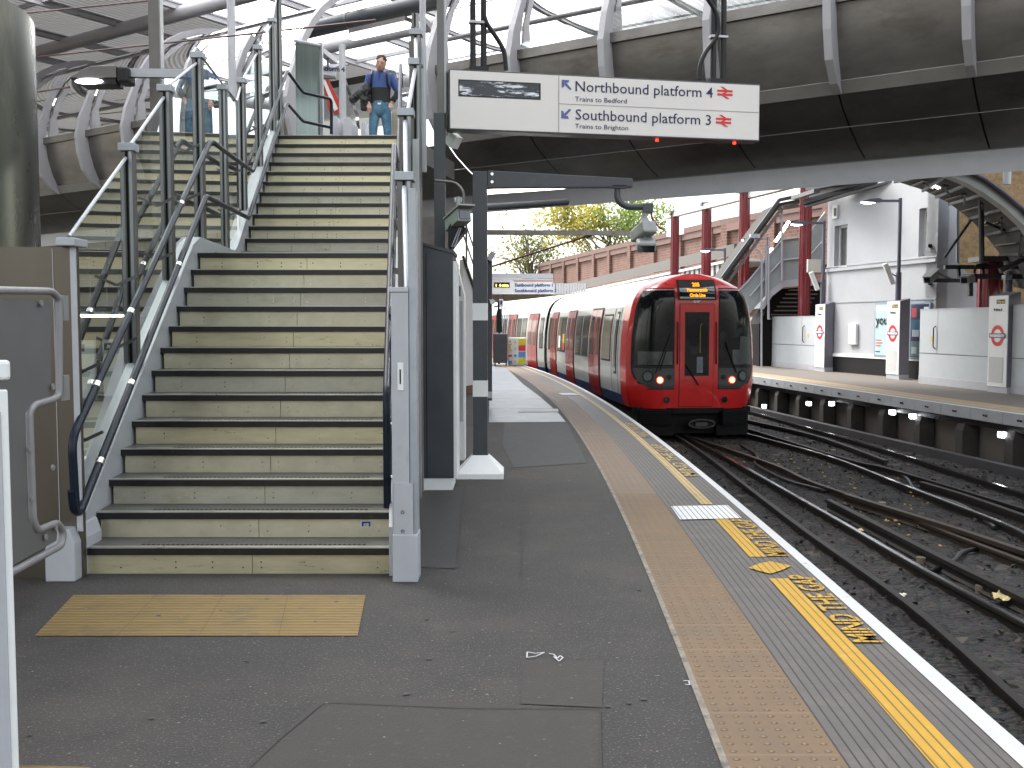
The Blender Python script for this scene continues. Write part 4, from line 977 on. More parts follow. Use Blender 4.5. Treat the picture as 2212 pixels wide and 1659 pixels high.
# framed display window; pale streaks in its colour imitate reflections
dx0, dz1 = S(990,171); dx1, dz0 = S(1168,216)
srect('display_bezel', dx0, dz0, dx1, dz1, M['blackp'], .0085)
streak_m = mat('display_painted_streaks', (.012,.013,.018), .06, .2, .6, 3, stretch=(1.2,1.2,7), col2=(.55,.56,.60), mix2=(.52,.57), s2=2.6)
srect('display_glass', dx0+.012, dz0+.012, dx1-.02, dz1-.012, streak_m, .010)
for (u, v) in [(1424,303),(1592,310)]:
    x, z = S(u, v); MB().disc(spt(x, -.012, -.06), (0,0,-1), .016, 10, .02).build('red_indicator', emitm('red_led', (1,.02,.01), 3), t)
# hangers and cables
for i, (u, du) in enumerate(((1041,9),(1563,8))):
    h = thing('sign_hanger', ['left','right'][i]+' dark twin pole holding up the long white sign', 'hanger', S and spt(S(u,160)[0], SH, -.1)); x = S(u, 160)[0]
    for k in (-1, 1):
        p = spt(x+k*.055-.02, SH+.02, -.09); MB().tube([p, V((p.x, p.y, 9.0))], .032, 10).build('pole', M['blackp'], h, smooth=True)
    MB().obox(spt(x-.02, SH+.04, -.09), ex*.1, en*.04, ez*.02).build('foot_plate', M['blackp'], h)
    for kz in (.5, .95): MB().obox(spt(x-.02, SH+kz, -.09), ex*.095, en*.04, ez*.012).build('clamp', M['ltgrey'], h)
for i, pts in enumerate(([(1045,-10),(1045,42),(1072,80),(1090,110),(1093,152)],[(1524,-10),(1550,30),(1553,75),(1525,110),(1511,140),(1510,172)])):
    P = []
    for (u, v) in pts:
        r_ = ray(u, v); pl = o0-en*.06; tt_ = (pl-O).dot(en)/r_.dot(en); P.append(O+r_*tt_)
    tag(MB().tube(rnd(P, .25), .024, 10).build('sign_cable', M['blackp'], loc=P[-1], smooth=True), ['black cable snaking down to the sign beside its left hanger','black cable bulging right of the sign\'s right hanger'][i], 'cable')
# little speaker below the left end of the sign
tag(MB().beam(U(985,291,10.3), U(974,315,10.35), .10, .12).build('wall_speaker', M['white'], loc=U(980,303,10.3)), 'small pale box speaker just below the sign\'s left end', 'speaker')
# ================================================================ FOOTBRIDGE
B0, BE, BN = V((1.05,18.3,0)), V((.828,-.561,0)), V((-.561,-.828,0))
def BP(s, d, z): return B0 + BE*s + BN*d + V((0,0,z))
def bloft(prof, s0, s1, n=1):
    m = MB(); m.loft([[BP(s0+(s1-s0)*i/n, d, z) for d, z in prof] for i in range(n+1)]); return m
br = thing('footbridge', 'curved stainless steel footbridge with pale fins crossing over the tracks', 'footbridge', BP(2, -1, 3.75))
RIB = [.1+1.72*k for k in range(-14, 8)]
OPN = (-5.06, -1.62)
belly = [(.05,4.09),(.5,4.24),(.95,4.44)]; belly2 = [(.955,4.445),(1.28,4.62),(1.52,4.80)]
side_ = [(1.60,4.95),(1.74,5.25),(1.84,5.6),(1.88,5.93)]
segs = [(RIB[i], RIB[i+1]) for i in range(len(RIB)-1)]
bloft([(0,3.75),(.0,4.08),(.05,4.09)], -24, 13, 1).build('bottom_beam', M['ltgrey'], br)
m = bloft([(-3.4,4.40),(-2.0,4.3),(-.8,4.0),(.0,3.75)], -24, 13); m.build('soffit', M['hull'], br)
for s0, s1 in segs:
    bloft(belly, s0+.012, s1-.012).build('belly_panel', M['hull'], br, smooth=True)
    bloft(belly2, s0+.012, s1-.012).build('belly_panel', M['hull'], br, smooth=True)
    if s0 < OPN[0]-.1 or s1 > OPN[1]+.1:
        bloft(side_, s0+.01, s1-.01).build('side_panel', M['hull'], br, smooth=True)
        m = bloft([(1.52,4.79),(1.55,4.79),(1.64,4.95),(1.60,4.97)], s0+.02, s1-.02); m.build('ledge_panel', mat('ledge_grey', (.24,.235,.22), .45, .4, .1, 2) if 'ledge_grey' not in bpy.data.materials else bpy.data.materials['ledge_grey'], br)
        m = bloft([(1.88,5.93),(1.95,5.93),(1.95,6.08),(1.86,6.09)], s0+.03, s1-.03); m.build('sill', M['hull'], br)
        g_ = [( -.9+2.74*math.cos(a), 6.0+2.55*math.sin(a)) for a in [R(x) for x in (2,12,24,36,48,60)]]
        bloft(g_, s0+.05, s1-.05).build('glass_panel', M['bridgeglass'], br, smooth=True, fixn=False)
for dd, zz in ((1.53,4.795),(1.61,4.955),(.955,4.44)):
    for a_, b__ in ((-24, OPN[0]),(OPN[1], 13)) if dd > 1 else ((-24, 13),):
        q_ = .010 if dd > 1 else .004; m = MB(); m.beam(BP(a_, dd+.010, zz), BP(b__, dd+.010, zz), q_, q_); m.build('bright_trim', M['ltgrey'], br)
# backing strip behind panel gaps
bloft([(.04,4.12),(.93,4.47),(1.50,4.83),(1.82,5.6),(1.85,5.9)], -24, OPN[0], 1).build('backing', M['blackp'], br)
bloft([(.04,4.12),(.93,4.47),(1.50,4.83),(1.82,5.6),(1.85,5.9)], OPN[1], 13, 1).build('backing', M['blackp'], br)
# fins and hoops
def rib_pts():
    P = [(1.56,4.79),(1.63,4.95),(1.76,5.25),(1.86,5.6),(1.90,5.95)]
    for a in range(8, 181, 9): P.append((-.9+2.80*math.cos(R(a)), 6.0+2.62*math.sin(R(a))))
    return P
RP_ = rib_pts()
for i, s in enumerate(RIB):
    m = MB(); rows = []; full = RP_ if (i-14) % 3 == 0 else RP_[:9]
    if OPN[0]+.3 < s < OPN[1]-.3: continue
    for j, (d, z) in enumerate(full):
        a = full[max(0,j-1)]; b_ = full[min(len(full)-1,j+1)]; tx, tz = b_[0]-a[0], b_[1]-a[1]; L = math.hypot(tx, tz); nx, nz = tz/L, -tx/L
        dep = .02 if j == 0 else (.15 if j == 1 else .26 if j < 5 else .18 if j == 5 else .10)
        t2 = .055
        rows.append([BP(s-t2, d-nx*.03, z-nz*.03), BP(s+t2, d-nx*.03, z-nz*.03), BP(s+t2, d+nx*dep, z+nz*dep), BP(s-t2, d+nx*dep, z+nz*dep)])
    m.loft(rows, closed=True); m.add(rows[0], [(0,1,2,3)]); m.add(rows[-1], [(3,2,1,0)]); m.build('fin', M['fingrey'], br)
# deck and far side
m = MB(); P = [(-24,-3.4),(13,-3.4),(13,1.7),(-24,1.7)]; m.prism([BP(s, d, 4.38) for s, d in [(a_, min(max(b_, -2.2), .55)) for a_, b_ in P]], (0,0,.02)); m.build('deck', mat('deck_grey', (.2,.2,.2), .6), br)
for s0, s1 in segs:
    if s0 < OPN[0]-2 or s1 > OPN[1]+.1:
        bloft([(-3.45,4.9),(-3.6,5.3),(-3.7,6.0)], s0+.02, s1-.02).build('far_side_panel', M['hull'] if s0 > 3 or s0 < -8 else M['bridgeglass'], br, fixn=False)
    bloft([(-3.7,6.0),(-3.55,7.0),(-3.1,7.8)], s0+.05, s1-.05).build('far_glass_panel', M['bridgeglass'], br, fixn=False)
# concourse floor at the head of the stairs
t = thing('concourse_floor', 'grey upper floor slab at the head of the stairs', 'floor slab', (-2.6, 16, 4.2))
m = MB(); m.prism([(-5.6,15.27,4.1),(-1.45,15.27,4.1),(-1.0,17.5,4.1),BP(-1.62,1.6,4.1),BP(-7,1.6,4.1)], (0,0,.298)); m.build('slab', mat('slab_underside', (.16,.155,.15), .7), t)
# piers of the footbridge (hidden mostly)
# dark duct with light battens under the roof
t = thing('roof_duct', 'long dark round duct running along under the station roof', 'duct', BP(-8, .3, 7.9))
for k in range(-14, 5):
    MB().tube([BP(k*2.6, .2, 7.88), BP(k*2.6+2.58, .2, 7.88)], .17, 16).build('duct_section', M['dkgrey'], t, smooth=True)
    MB().tube([BP(k*2.6-.03, .2, 7.88), BP(k*2.6+.03, .2, 7.88)], .178, 16).build('duct_joint', M['postgrey'], t, smooth=True)
sol = []
def s_at(u, d, z):
    a, b_ = -60., 14.
    for _ in range(50):
        mm = (a+b_)/2; p = BP(mm, d, z)-O; uu = 1106+FPX*p.x/(p.y*math.cos(PITCH)-p.z*math.sin(PITCH))
        if uu < u: a = mm
        else: b_ = mm
    return a
for i, (u0, u1) in enumerate(((98,150),(205,280),(760,882))):
    s0, s1 = s_at(u0, .5, 7.45), s_at(u1, .5, 7.45)
    t = thing('batten_light', ['lit roof batten nearest the steel drum under the dark duct','lit roof batten between the first pale fins under the dark duct','lit roof batten above the walking man under the dark duct'][i], 'lamp', BP(s0, .5, 7.45))
    MB().obox(BP((s0+s1)/2, .5, 7.42), BE*abs(s1-s0)/2, BN*.07, V((0,0,.05))).build('light_diffuser', M['lampwarm'], t)
    MB().obox(BP((s0+s1)/2, .5, 7.52), BE*abs(s1-s0)/2, BN*.10, V((0,0,.045))).build('light_housing', M['postgrey'], t)

# ================================================================ STATION ROOF
roof = thing('station_roof', 'big pale grey roof of beams, corrugated sheets and bright skylights above the stairs', 'roof', BP(-6, 2, 9.3))
ZF = 9.3
corr = mat('corrugated_grey', (.72,.70,.67), .55, .1, .06, 2)
def corrug(m):
    t, b, L = nodes_of(m); g = t.nodes.new('ShaderNodeNewGeometry'); dt = t.nodes.new('ShaderNodeVectorMath'); dt.operation = 'DOT_PRODUCT'; dt.inputs[1].default_value = tuple(BE*1/.19)
    L.new(g.outputs['Position'], dt.inputs[0]); f = t.nodes.new('ShaderNodeMath'); f.operation = 'PINGPONG'; f.inputs[1].default_value = .5; L.new(dt.outputs['Value'], f.inputs[0])
    r_ = t.nodes.new('ShaderNodeMapRange'); r_.inputs[1].default_value = .15; r_.inputs[2].default_value = .3; L.new(f.outputs[0], r_.inputs[0]); return r_, t, b, L
r_, t_, b_, L_ = corrug(corr); bp = t_.nodes.new('ShaderNodeBump'); bp.inputs['Strength'].default_value = 1; bp.inputs['Distance'].default_value = .05
L_.new(r_.outputs[0], bp.inputs['Height']); L_.new(bp.outputs[0], b_.inputs['Normal'])
tr_ = t_.nodes.new('ShaderNodeBsdfTranslucent'); mc_ = t_.nodes.new('ShaderNodeMapRange'); mc_.inputs[3].default_value = .10; mc_.inputs[4].default_value = .20  # translucent share added so the grey sheets look brighter from below
L_.new(r_.outputs[0], mc_.inputs[0]); L_.new(mc_.outputs[0], tr_.inputs[0]); ad_ = t_.nodes.new('ShaderNodeMixShader'); ad_.inputs[0].default_value = .30
L_.new(b_.outputs[0], ad_.inputs[1]); L_.new(tr_.outputs[0], ad_.inputs[2]); L_.new(ad_.outputs[0], t_.nodes['Material Output'].inputs[0])
def skylight():
    m = bpy.data.materials.new('skylight_sheet'); m.use_nodes = True; t = m.node_tree; t.nodes.clear(); L = t.links
    o = t.nodes.new('ShaderNodeOutputMaterial'); tr = t.nodes.new('ShaderNodeBsdfTranslucent'); tp_ = t.nodes.new('ShaderNodeBsdfTransparent'); mx = t.nodes.new('ShaderNodeMixShader')
    g = t.nodes.new('ShaderNodeNewGeometry'); dt = t.nodes.new('ShaderNodeVectorMath'); dt.operation = 'DOT_PRODUCT'; dt.inputs[1].default_value = tuple(BE*1/.38)
    L.new(g.outputs['Position'], dt.inputs[0]); f = t.nodes.new('ShaderNodeMath'); f.operation = 'PINGPONG'; f.inputs[1].default_value = .5; L.new(dt.outputs['Value'], f.inputs[0])
    r_ = t.nodes.new('ShaderNodeMapRange'); r_.inputs[1].default_value = .03; r_.inputs[2].default_value = .08; r_.inputs[3].default_value = .55; r_.inputs[4].default_value = .85; L.new(f.outputs[0], r_.inputs[0])
    L.new(r_.outputs[0], tr.inputs[0]); tp_.inputs[0].default_value = (.9,.92,.95,1); mx.inputs[0].default_value = .30
    L.new(tr.outputs[0], mx.inputs[1]); L.new(tp_.outputs[0], mx.inputs[2]); L.new(mx.outputs[0], o.inputs[0]); return m
M['sky'] = skylight()
DS = [-12.3,-8.2,-4.1,0,4.1,8.2,12.3,16.4,20.5,24.6]
S0, S1 = -34.8, 9.6
for d in DS:
    MB().tube([BP(S0, d, ZF-.25), BP(S1, d, ZF-.25)], .17, 14).build('main_beam', M['fingrey'], roof, smooth=True)
SS = [-10.9-2.4*k for k in range(10)] + [-8.5+2.4*k for k in range(8)]
SS.sort()
for s in SS:
    m = MB()
    m.beam(BP(s, DS[0], ZF-.03), BP(s, DS[-1], ZF-.03), .11, .03); m.beam(BP(s, DS[0], ZF-.10), BP(s, DS[-1], ZF-.10), .03, .12); m.beam(BP(s, DS[0], ZF-.17), BP(s, DS[-1], ZF-.17), .11, .03)
    m.build('rafter', M['fingrey'], roof)
for d0 in DS[:-1]:
    for f in (.5,):
        MB().beam(BP(S0, d0+4.1*f, ZF-.06), BP(S1, d0+4.1*f, ZF-.06), .08, .1).build('purlin', M['fingrey'], roof)
op, tl = MB(), []
for i in range(len(SS)-1):
    sa, sb = SS[i], SS[i+1]; sky_ = MB()
    for j in range(len(DS)-1):
        da, db = DS[j], DS[j+1]; cells = [(da, (da+db)/2), ((da+db)/2, db)]
        for k, (x0, x1) in enumerate(cells):
            lit = sa >= -11 or (sa >= -13.4 and (j+k) % 2 == 0) 
            if d_opq := (sa > -4 and sa < 2 and x0 < -4): lit = False
            if x0 > 12 : lit = (i+j+k) % 4 == 0  # unseen sheets above the camera kept mostly opaque to dim the near floor
            (sky_ if lit else op).add([BP(sa, x0, ZF+.02), BP(sb, x0, ZF+.02), BP(sb, x1, ZF+.02), BP(sa, x1, ZF+.02)], [(0,1,2,3)])
    if sky_.v: sky_.build('skylight', M['sky'], roof, fixn=False)
op.build('corrugated_sheet', corr, roof, fixn=False)
for i, (a, b_, c, d) in enumerate([(56,28,319,2),(100,121,421,86),(100,196,150,188)]):
    s0, s1 = s_at(a, 3.5, 7.9), s_at(c, 3.5, 7.9)
    p0, p1 = U(a, b_, 22), U(c, d, 22+(421-100)*-.0+(-3)); e_ = (p1-p0)
    MB().tube([p0-e_*.6, p1+e_*(.9 if i == 1 else .0)], .018, 6).build('tie_rod', mat('tie_red', (.06,.012,.010), .5) if i == 0 else bpy.data.materials['tie_red'], roof)
# roof column at left with street-type lamp
t = thing('roof_column', 'dark grey square column rising to the roof behind the left balustrade', 'column', (U(334,300,15).x, 15, -.9))
a, b_ = U(321,100,15), U(344,100,15); MB().box((a.x, 15, -1.1), (b_.x, 15.15, 9.15)).build('column_shaft', M['postgrey'], t, bevel=.004)
MB().box((b_.x+.001, 15.01, -1.1), (b_.x+.02, 15.14, 9.1)).build('column_edge', M['postlight'], t)
t = thing('roof_column', 'thin pale round column between the balustrade posts at the left', 'column', (U(502,200,19).x, 19, 4.4))
MB().tube([(U(502,200,19).x, 19, -1.1), (U(502,200,19).x, 19, 9.15)], .075, 14).build('column_shaft', M['ltgrey'], t, smooth=True)
t = thing('street_lamp', 'lit grey wedge shaped lamp on a pale horizontal arm near the steel drum', 'lamp', U(215,170,14.5))
yl = 14.5
hd = MB(); hd.prism([U(u, v, yl) for u, v in [(148,168),(175,151),(196,142),(250,141),(251,168)]], (0,.34,0)); hd.build('lamp_hood', M['postgrey'], t, bevel=.01)
hd = MB(); hd.prism([U(u, v, yl+.01) for u, v in [(150,169),(250,169),(250,183),(172,184)]], (0,.30,0)); hd.build('lamp_base', M['blackp'], t, bevel=.01)
b_ = MB(); c = U(193,176,yl); b_.loft([[V((c.x+.20*math.cos(a)*k, yl-.012-.004*(1-k), c.z+.040*math.sin(a)*k)) for a in [6.2832*i/24 for i in range(24)]] for k in (1,.6,.01)], closed=True); b_.build('lamp_lens', M['coldlamp'], t, fixn=False)
MB().tube([U(263,160,yl+.1), U(263,160,yl+.25)], .11, 14).build('lamp_joint', M['blackp'], t, smooth=True); MB().box(tuple(U(252,178,yl)), tuple(U(276,143,yl)+V((0,.3,0)))).build('joint_box', M['blackp'], t, bevel=.03)
MB().beam(U(276,158,yl+.15), U(450,161,yl+.15), .1, .12).build('lamp_arm', M['capgrey'], t)

# ================================================================ UPPER CONCOURSE
t = thing('glass_screen', 'greenish glass screen with a steel post at the head of the stairs on the left', 'screen', U(665,290,17.2))
a, b_ = U(640,290,17.0), U(692,290,18.0)
m = MB(); m.add([(a.x,a.y,4.4),(b_.x,b_.y,4.4),(b_.x,b_.y,U(692,98,18).z),(a.x,a.y,U(640,88,17).z)], [(0,1,2,3)])
m.build('screen_glass', mat('green_glass', (.10,.135,.12), .12, .3, .25, 2, stretch=(3,3,.3)), t, fixn=False)
MB().box((b_.x-.04, 18.0, 4.4), (b_.x+.05, 18.1, U(690,92,18).z)).build('post', M['postlight'], t, bevel=.005)
MB().tube([(a.x,a.y,U(640,88,17).z), (b_.x,b_.y,U(692,98,18).z)], .03, 8).build('top_rail', M['ltgrey'], t)
t = thing('roof_column', 'pale round column standing on the upper concourse left of the walking man', 'column', U(741,290,21))
MB().tube([(U(741,290,21).x, 21, 4.4), (U(741,290,21).x, 21, U(741,97,21).z)], .07, 14).build('column_shaft', M['ltgrey'], t, smooth=True)
for i, (u0, u1, v, y) in enumerate(((716,731,250,20.5),(742,760,252,20.2),(781,790,262,20.6))):
    a, b_ = U(u0, 290, y), U(u1, 290, y); t = thing('ticket_gate', ['grey ticket gate pedestal nearest the glass screen','rounded grey ticket gate pedestal in front of the pale round column','thin grey ticket gate pedestal left of the walking man'][i], 'ticket gate', (a.x, y, 4.4), 'ticket gates on the upper concourse')
    m = MB(); zt = U(u0, v, y).z; c = (a.x+b_.x)/2; w_ = (b_.x-a.x)/2
    m.prism([(a.x,y,4.4),(b_.x,y,4.4),(b_.x,y,zt-w_)]+[(c+w_*math.cos(R(k)), y, zt-w_+w_*math.sin(R(k))) for k in (30,60,90,120,150)]+[(a.x,y,zt-w_)], (0,.9,0)); m.build('gate_body', M['ltgrey'], t, bevel=.005)
    MB().box((a.x+.02, y-.012, 4.75), (b_.x-.02, y-.001, 4.95)).build('gate_reader', M['blackp'], t)
t = thing('platform_sign', 'small hanging sign end for platform 4 beside the glass screen', 'sign', U(709,150,20))
m = MB(); m.prism([U(u, v, 20-.0) for u, v in [(694,141),(724,145),(724,165),(694,160)]], (0,.12,0)); m.build('sign_case', M['ltgrey'], t)
m = MB(); m.prism([U(u, v, 20.0) for u, v in [(694,161),(724,166),(724,168),(694,169)]], (0,.12,0)); m.build('sign_base', M['postgrey'], t)
text_mb('atform 4', .13, U(695,152,19.99), (1,0,-.06), (0,0,1)).build('sign_words', M['navytext'], t, fixn=False)
MB().tube([U(708,143,20.05), U(708,122,20.05)], .025, 8).build('sign_hanger', M['postgrey'], t); MB().beam(U(692,110,19.6), U(722,133,20.6), .15, .1).build('hanger_beam', M['ltgrey'], t)
t = thing('notice_stand', 'beige rounded board standing right of the walking man', 'board', U(855,290,18.6))
m = MB(); m.prism([V((p.x, 18.6, max(p.z,4.4))) for p in [U(845,330,18.6),U(845,245,18.6),U(850,238,18.6),U(860,236,18.6),U(868,246,18.6),U(869,330,18.6)]], (0,.2,0)); m.build('board', mat('beige_board', (.34,.30,.23), .6), t, bevel=.01)
MB().box(tuple(U(841,330,18.5)), tuple(U(845,240,18.5)+V((0,.1,0)))).build('board_edge', M['white'], t)
t = thing('red_barrier', 'red and white slanted banner hanging beyond the ticket gates', 'banner', U(700,200,23))
m = MB(); m.prism([U(u, v, 23) for u, v in [(690,152),(697,148),(732,215),(733,245),(712,245)]], (0,.05,0)); m.build('banner_cloth', mat('banner_red', (.45,.04,.03), .6), t)
m = MB(); m.prism([U(u, v, 22.98) for u, v in [(693,165),(697,160),(730,235),(722,240)]], (0,.02,0)); m.build('banner_stripe', M['white'], t)
# ================================================================ TRAIN
WT = [(-.32,1.36),(-.05,1.43),(.3,1.46),(.8,1.46),(1.3,1.44),(1.7,1.39),(1.95,1.35),(2.15,1.295),(2.32,1.21),(2.46,1.08),(2.58,.89),(2.67,.67),(2.73,.42),(2.76,.02)]
def wz(z): return 1.03*wz0(z)
def wz0(z):
    if z <= WT[0][0]: return WT[0][1]
    for (z0,a),(z1,b_) in zip(WT[:-1], WT[1:]):
        if z <= z1: return a+(b_-a)*(z-z0)/(z1-z0)
    return .02
class Car:
    def __init__(s, F, a): s.F = V(F); s.a = V(a).normalized(); s.r = V((s.a.y, -s.a.x, 0))
    def P(s, X, b_, z): return s.F + s.r*X + s.a*b_ + V((0,0,z))
c1 = Car((4.17,22.5,0), (-.09,1,0))
train = thing('metro_train', 'red fronted white metro train with red doors standing at the platform', 'train', (4.17,22.5,-.93))
def fdepth(t, z):
    d = .05*t*t + .52*abs(t)**6
    if z > 2.15: d += .50*((z-2.15)/.6)**2.4*(1-.25*abs(t))
    if z < .2: d += .05*(.2-z)/.5
    return d
def front(t, z, off=0):
    w_ = wz(z); X = w_*t; b_ = fdepth(t, z); g = abs(t)**4
    return c1.P(X + off*(t*g), b_ - off*(1-.6*g), z)
zs = [-.32,-.22,-.1,.05,.2,.4,.6,.85,1.1,1.35,1.6,1.8,2.0,2.15,2.27,2.38,2.47,2.55,2.62,2.67,2.71,2.735,2.748]
ts = [-1+2*i/48 for i in range(49)]
m = MB(); m.loft([[front(t, z) for t in ts] for z in zs]); 
# wrap the red shell back along the sides
for sgn in (-1, 1):
    m.loft([[c1.P(sgn*wz(z), b_, z) for b_ in (.57+max(0,.50*((z-2.15)/.6)**2.4*.75 if z > 2.15 else 0), 1.25 if z < 2.2 else 1.25+(z-2.2)*1.2)] for z in zs])
m.loft([[c1.P(wz(z)*t, b_, z) for t in (1,.5,0,-.5,-1)] for z, b_ in [(2.748,1.0),(2.749,1.95)]])
m.build('front_shell', M['red'], train, smooth=True)
def patch(name, t0, t1, z0, z1, off, mm, nt=14, nz=18, par=None, smooth=True):
    rows = []
    for j in range(nz+1):
        z = z0+(z1-z0)*j/nz; a = t0(z) if callable(t0) else t0; b_ = t1(z) if callable(t1) else t1
        rows.append([front(a+(b_-a)*i/nt, z, off) for i in range(nt+1)])
    m = MB(); m.loft(rows); return m.build(name, mm, par or train, smooth=smooth)
def tX(X): return lambda z: X/wz(z)
dullgrey = mat('front_grey', (.035,.035,.036), .35, 0, .1, 3)
def dglass():
    m = mat('cab_glass', (.008,.010,.011), .07, 0, .1, 1, spec=.35); t, b, L = nodes_of(m)
    g = t.nodes.new('ShaderNodeNewGeometry'); n = t.nodes.new('ShaderNodeTexNoise'); n.inputs['Scale'].default_value = 2.6; n.inputs['Detail'].default_value = 6; L.new(g.outputs['Position'], n.inputs[0])
    r_ = t.nodes.new('ShaderNodeMapRange'); r_.inputs[1].default_value = .56; r_.inputs[2].default_value = .66; L.new(n.outputs[0], r_.inputs[0]); src = b.inputs['Base Color'].links[0].from_socket
    m1 = t.nodes.new('ShaderNodeMix'); m1.data_type = 'RGBA'; L.new(r_.outputs[0], m1.inputs[0]); L.new(src, m1.inputs[6]); m1.inputs[7].default_value = (.022,.025,.024,1); L.new(m1.outputs[2], b.inputs['Base Color']); return m
M['cabglass'] = dglass()
for sg in (-1, 1):
    o_ = lambda z, sg=sg: sg*.925
    ob = lambda z, sg=sg: sg*(.60+.315*math.sqrt(max(0, 1-((.62-z)/.50)**2)) if z < .62 else .915)
    patch('window_surround', tX(sg*.505), lambda z, sg=sg: sg*(.945 if z > .62 else .62+.325*math.sqrt(max(0,1-((.62-z)/.54)**2))), .12, 2.42, .004, M['blackp'])
    patch('light_panel', tX(sg*.515), ob, .14, .60, .010, dullgrey)
    w_ = patch('cab_window', tX(sg*.53), lambda z, sg=sg: sg*.925, .66, 2.36, .012, M['cabglass'])
    # dashboard shapes behind the glass, seen as paler masses
    patch('cab_desk', tX(sg*.55), lambda z, sg=sg: sg*.86, .68, .98, .014, mat('desk_grey', (.05,.055,.055), .3, 0, .5, 5)) if sg < 0 else patch('cab_desk', lambda z: .56+.0*z, lambda z: min(.9, .66+.25*(1-(z-.68)/.5)), .68, 1.02, .014, bpy.data.materials['desk_grey'])
# driver seat silhouette at the right window
patch('cab_seat', lambda z: .68+.06*abs(z-1.0), .90, .72, 1.32, .016, mat('seat_grey', (.055,.065,.06), .35, 0, .2, 4))
patch('door_frame', tX(-.495), tX(.495), -.30, 2.62, .006, M['red'])
patch('door_gap', tX(-.40), tX(.40), -.28, 2.06, .010, mat('door_gap_red', (.12,.006,.006), .5))
door = patch('end_door', tX(-.385), tX(.385), -.26, 2.045, .022, M['red'])
patch('door_window_seal', tX(-.275), tX(.285), .43, 1.87, .028, M['blackp'], par=door); patch('door_window', tX(-.25), tX(.26), .46, 1.84, .031, M['cabglass'], par=door)
pl_ = MB(); pl_.tube([front(.05,.95,.036), front(.05,1.55,.036), front(.08,1.62,.036)], .012, 6); pl_.build('grab_pole', mat('pole_yellow', (.20,.12,.01), .4), door)
patch('door_poster', tX(.0), tX(.14), .5, .86, .034, mat('poster_grey', (.12,.13,.15), .5, 0, .3, 12), par=door)
patch('display_surround', tX(-.44), tX(.44), 2.14, 2.60, .030, M['blackp'], par=None); 
disp = patch('destination_display', tX(-.40), tX(.40), 2.17, 2.565, .036, M['darkglass'])
led = emitm('led_orange', (1,.26,.01), 1.1)
def ftext(body, size, X, z, par, mm, off=.045, bold=.004, W=None):
    tm = text_mb(body, size, (0,0,0), (1,0,0), (0,0,1), 'CENTER', bold=bold)
    if W:
        mx_ = max(abs(p.x) for p in tm.v); k = W/2/mx_
        for p in tm.v: p.x *= k
    o2 = MB(); o2.add([front((X+p.x)/wz(z+p.z), z+p.z, off) for p in tm.v], tm.f); return o2.build('display_words' if par is disp else 'unit_number', mm, par, fixn=False)
ftext('205', .12, -.01, 2.45, disp, led, W=.17); ftext('Hammersmith', .10, .0, 2.335, disp, led, W=.46); ftext('Circle Line', .10, .0, 2.215, disp, led, W=.36)
ftext('21408', .06, 0, 2.09, train, M['white'], .014, .006)
# lamps
def flamp(name, X, z, r, off, mm, rin=0, rm=None):
    t0_ = X/wz(z); p = front(t0_, z, off); q_ = front(t0_+.02, z, off); nrm = (q_-p).cross(V((0,0,1))).normalized(); 
    if nrm.dot(c1.a) > 0: nrm = -nrm
    o = MB().disc(p, nrm, r, 22, .02).build(name, mm, train)
    if rm: MB().disc(p, nrm, r*1.28, 22, .014, rin=r).build('lamp_rim', rm, o)
    return o
for sg in (-1, 1):
    flamp('headlight', sg*1.09, .42, .10, .014, mat('headlamp_glass', (.14,.15,.15), .12, .2, .2, 20) if sg < 0 else bpy.data.materials['headlamp_glass'], rm=M['blackp'])
    flamp('marker_lamp', sg*.63, .40, .055, .014, M['blackp'])
    tail = emitm('tail_light', (1,.22,.06), 7) if sg < 0 else bpy.data.materials['tail_light']
    flamp('tail_lamp', sg*.83, .335, .062, .016, tail, rm=emitm('tail_ring', (1,.01,.005), 2.5) if sg < 0 else bpy.data.materials['tail_ring'])
    flamp('bottom_lamp', sg*.67, -.115, .055, .03, M['darkglass'], rm=M['blackp'])
    # door hand rails and wipers
    MB().tube([front(sg*.445/wz(1.65),1.65,.03), front(sg*.445/wz(1.6),1.6,.055), front(sg*.445/wz(.75),.75,.055), front(sg*.445/wz(.7),.7,.03)], .014, 8).build('hand_rail', M['blackp'], train, smooth=True)
MB().beam(front(-.62,.50,.04), front(-.42,1.35,.05), .02, .02).build('wiper', M['black'], train)
MB().beam(front(-.56,.55,.04), front(-.47,1.0,.05), .012, .02).build('wiper', M['black'], train)
MB().beam(front(.62,.50,.04), front(.44,1.2,.05), .02, .02).build('wiper', M['black'], train)
MB().beam(front(.03,.22,.05), front(-.17,.68,.055), .05, .02).build('wiper', M['black'], train)
# skirt: ribbed bumper blocks, coupler, dark underside
blk = MB()
for sg in (-1, 1):
    m = MB()
    for k in range(7):
        z = -.36-k*.045; m.prism([c1.P(sg*.60, -.10, z-.03), c1.P(sg*1.25, .10, z-.03), c1.P(sg*1.33, .55, z-.03), c1.P(sg*.60, .5, z-.03)], (0,0,.032))
    m.build('anticlimber', M['black'], train)
    m = MB(); m.prism([c1.P(sg*.62, -.06, -.70), c1.P(sg*1.22, .14, -.70), c1.P(sg*1.30, .55, -.70), c1.P(sg*.62, .5, -.70)], (0,0,.36)); m.build('bumper_core', M['black'], train)
    m = MB(); m.prism([c1.P(sg*.5, .05, -.93), c1.P(sg*1.25, .15, -.93), c1.P(sg*1.3, .6, -.93), c1.P(sg*.5, .6, -.93)], (0,0,.24)); m.build('skirt', M['black'], train)
m = MB(); m.prism([c1.P(-1.3,.25,-.9), c1.P(1.3,.25,-.9), c1.P(1.35,15,-.9), c1.P(-1.35,15,-.9)], (0,0,.6)); m.build('underframe', M['black'], train)
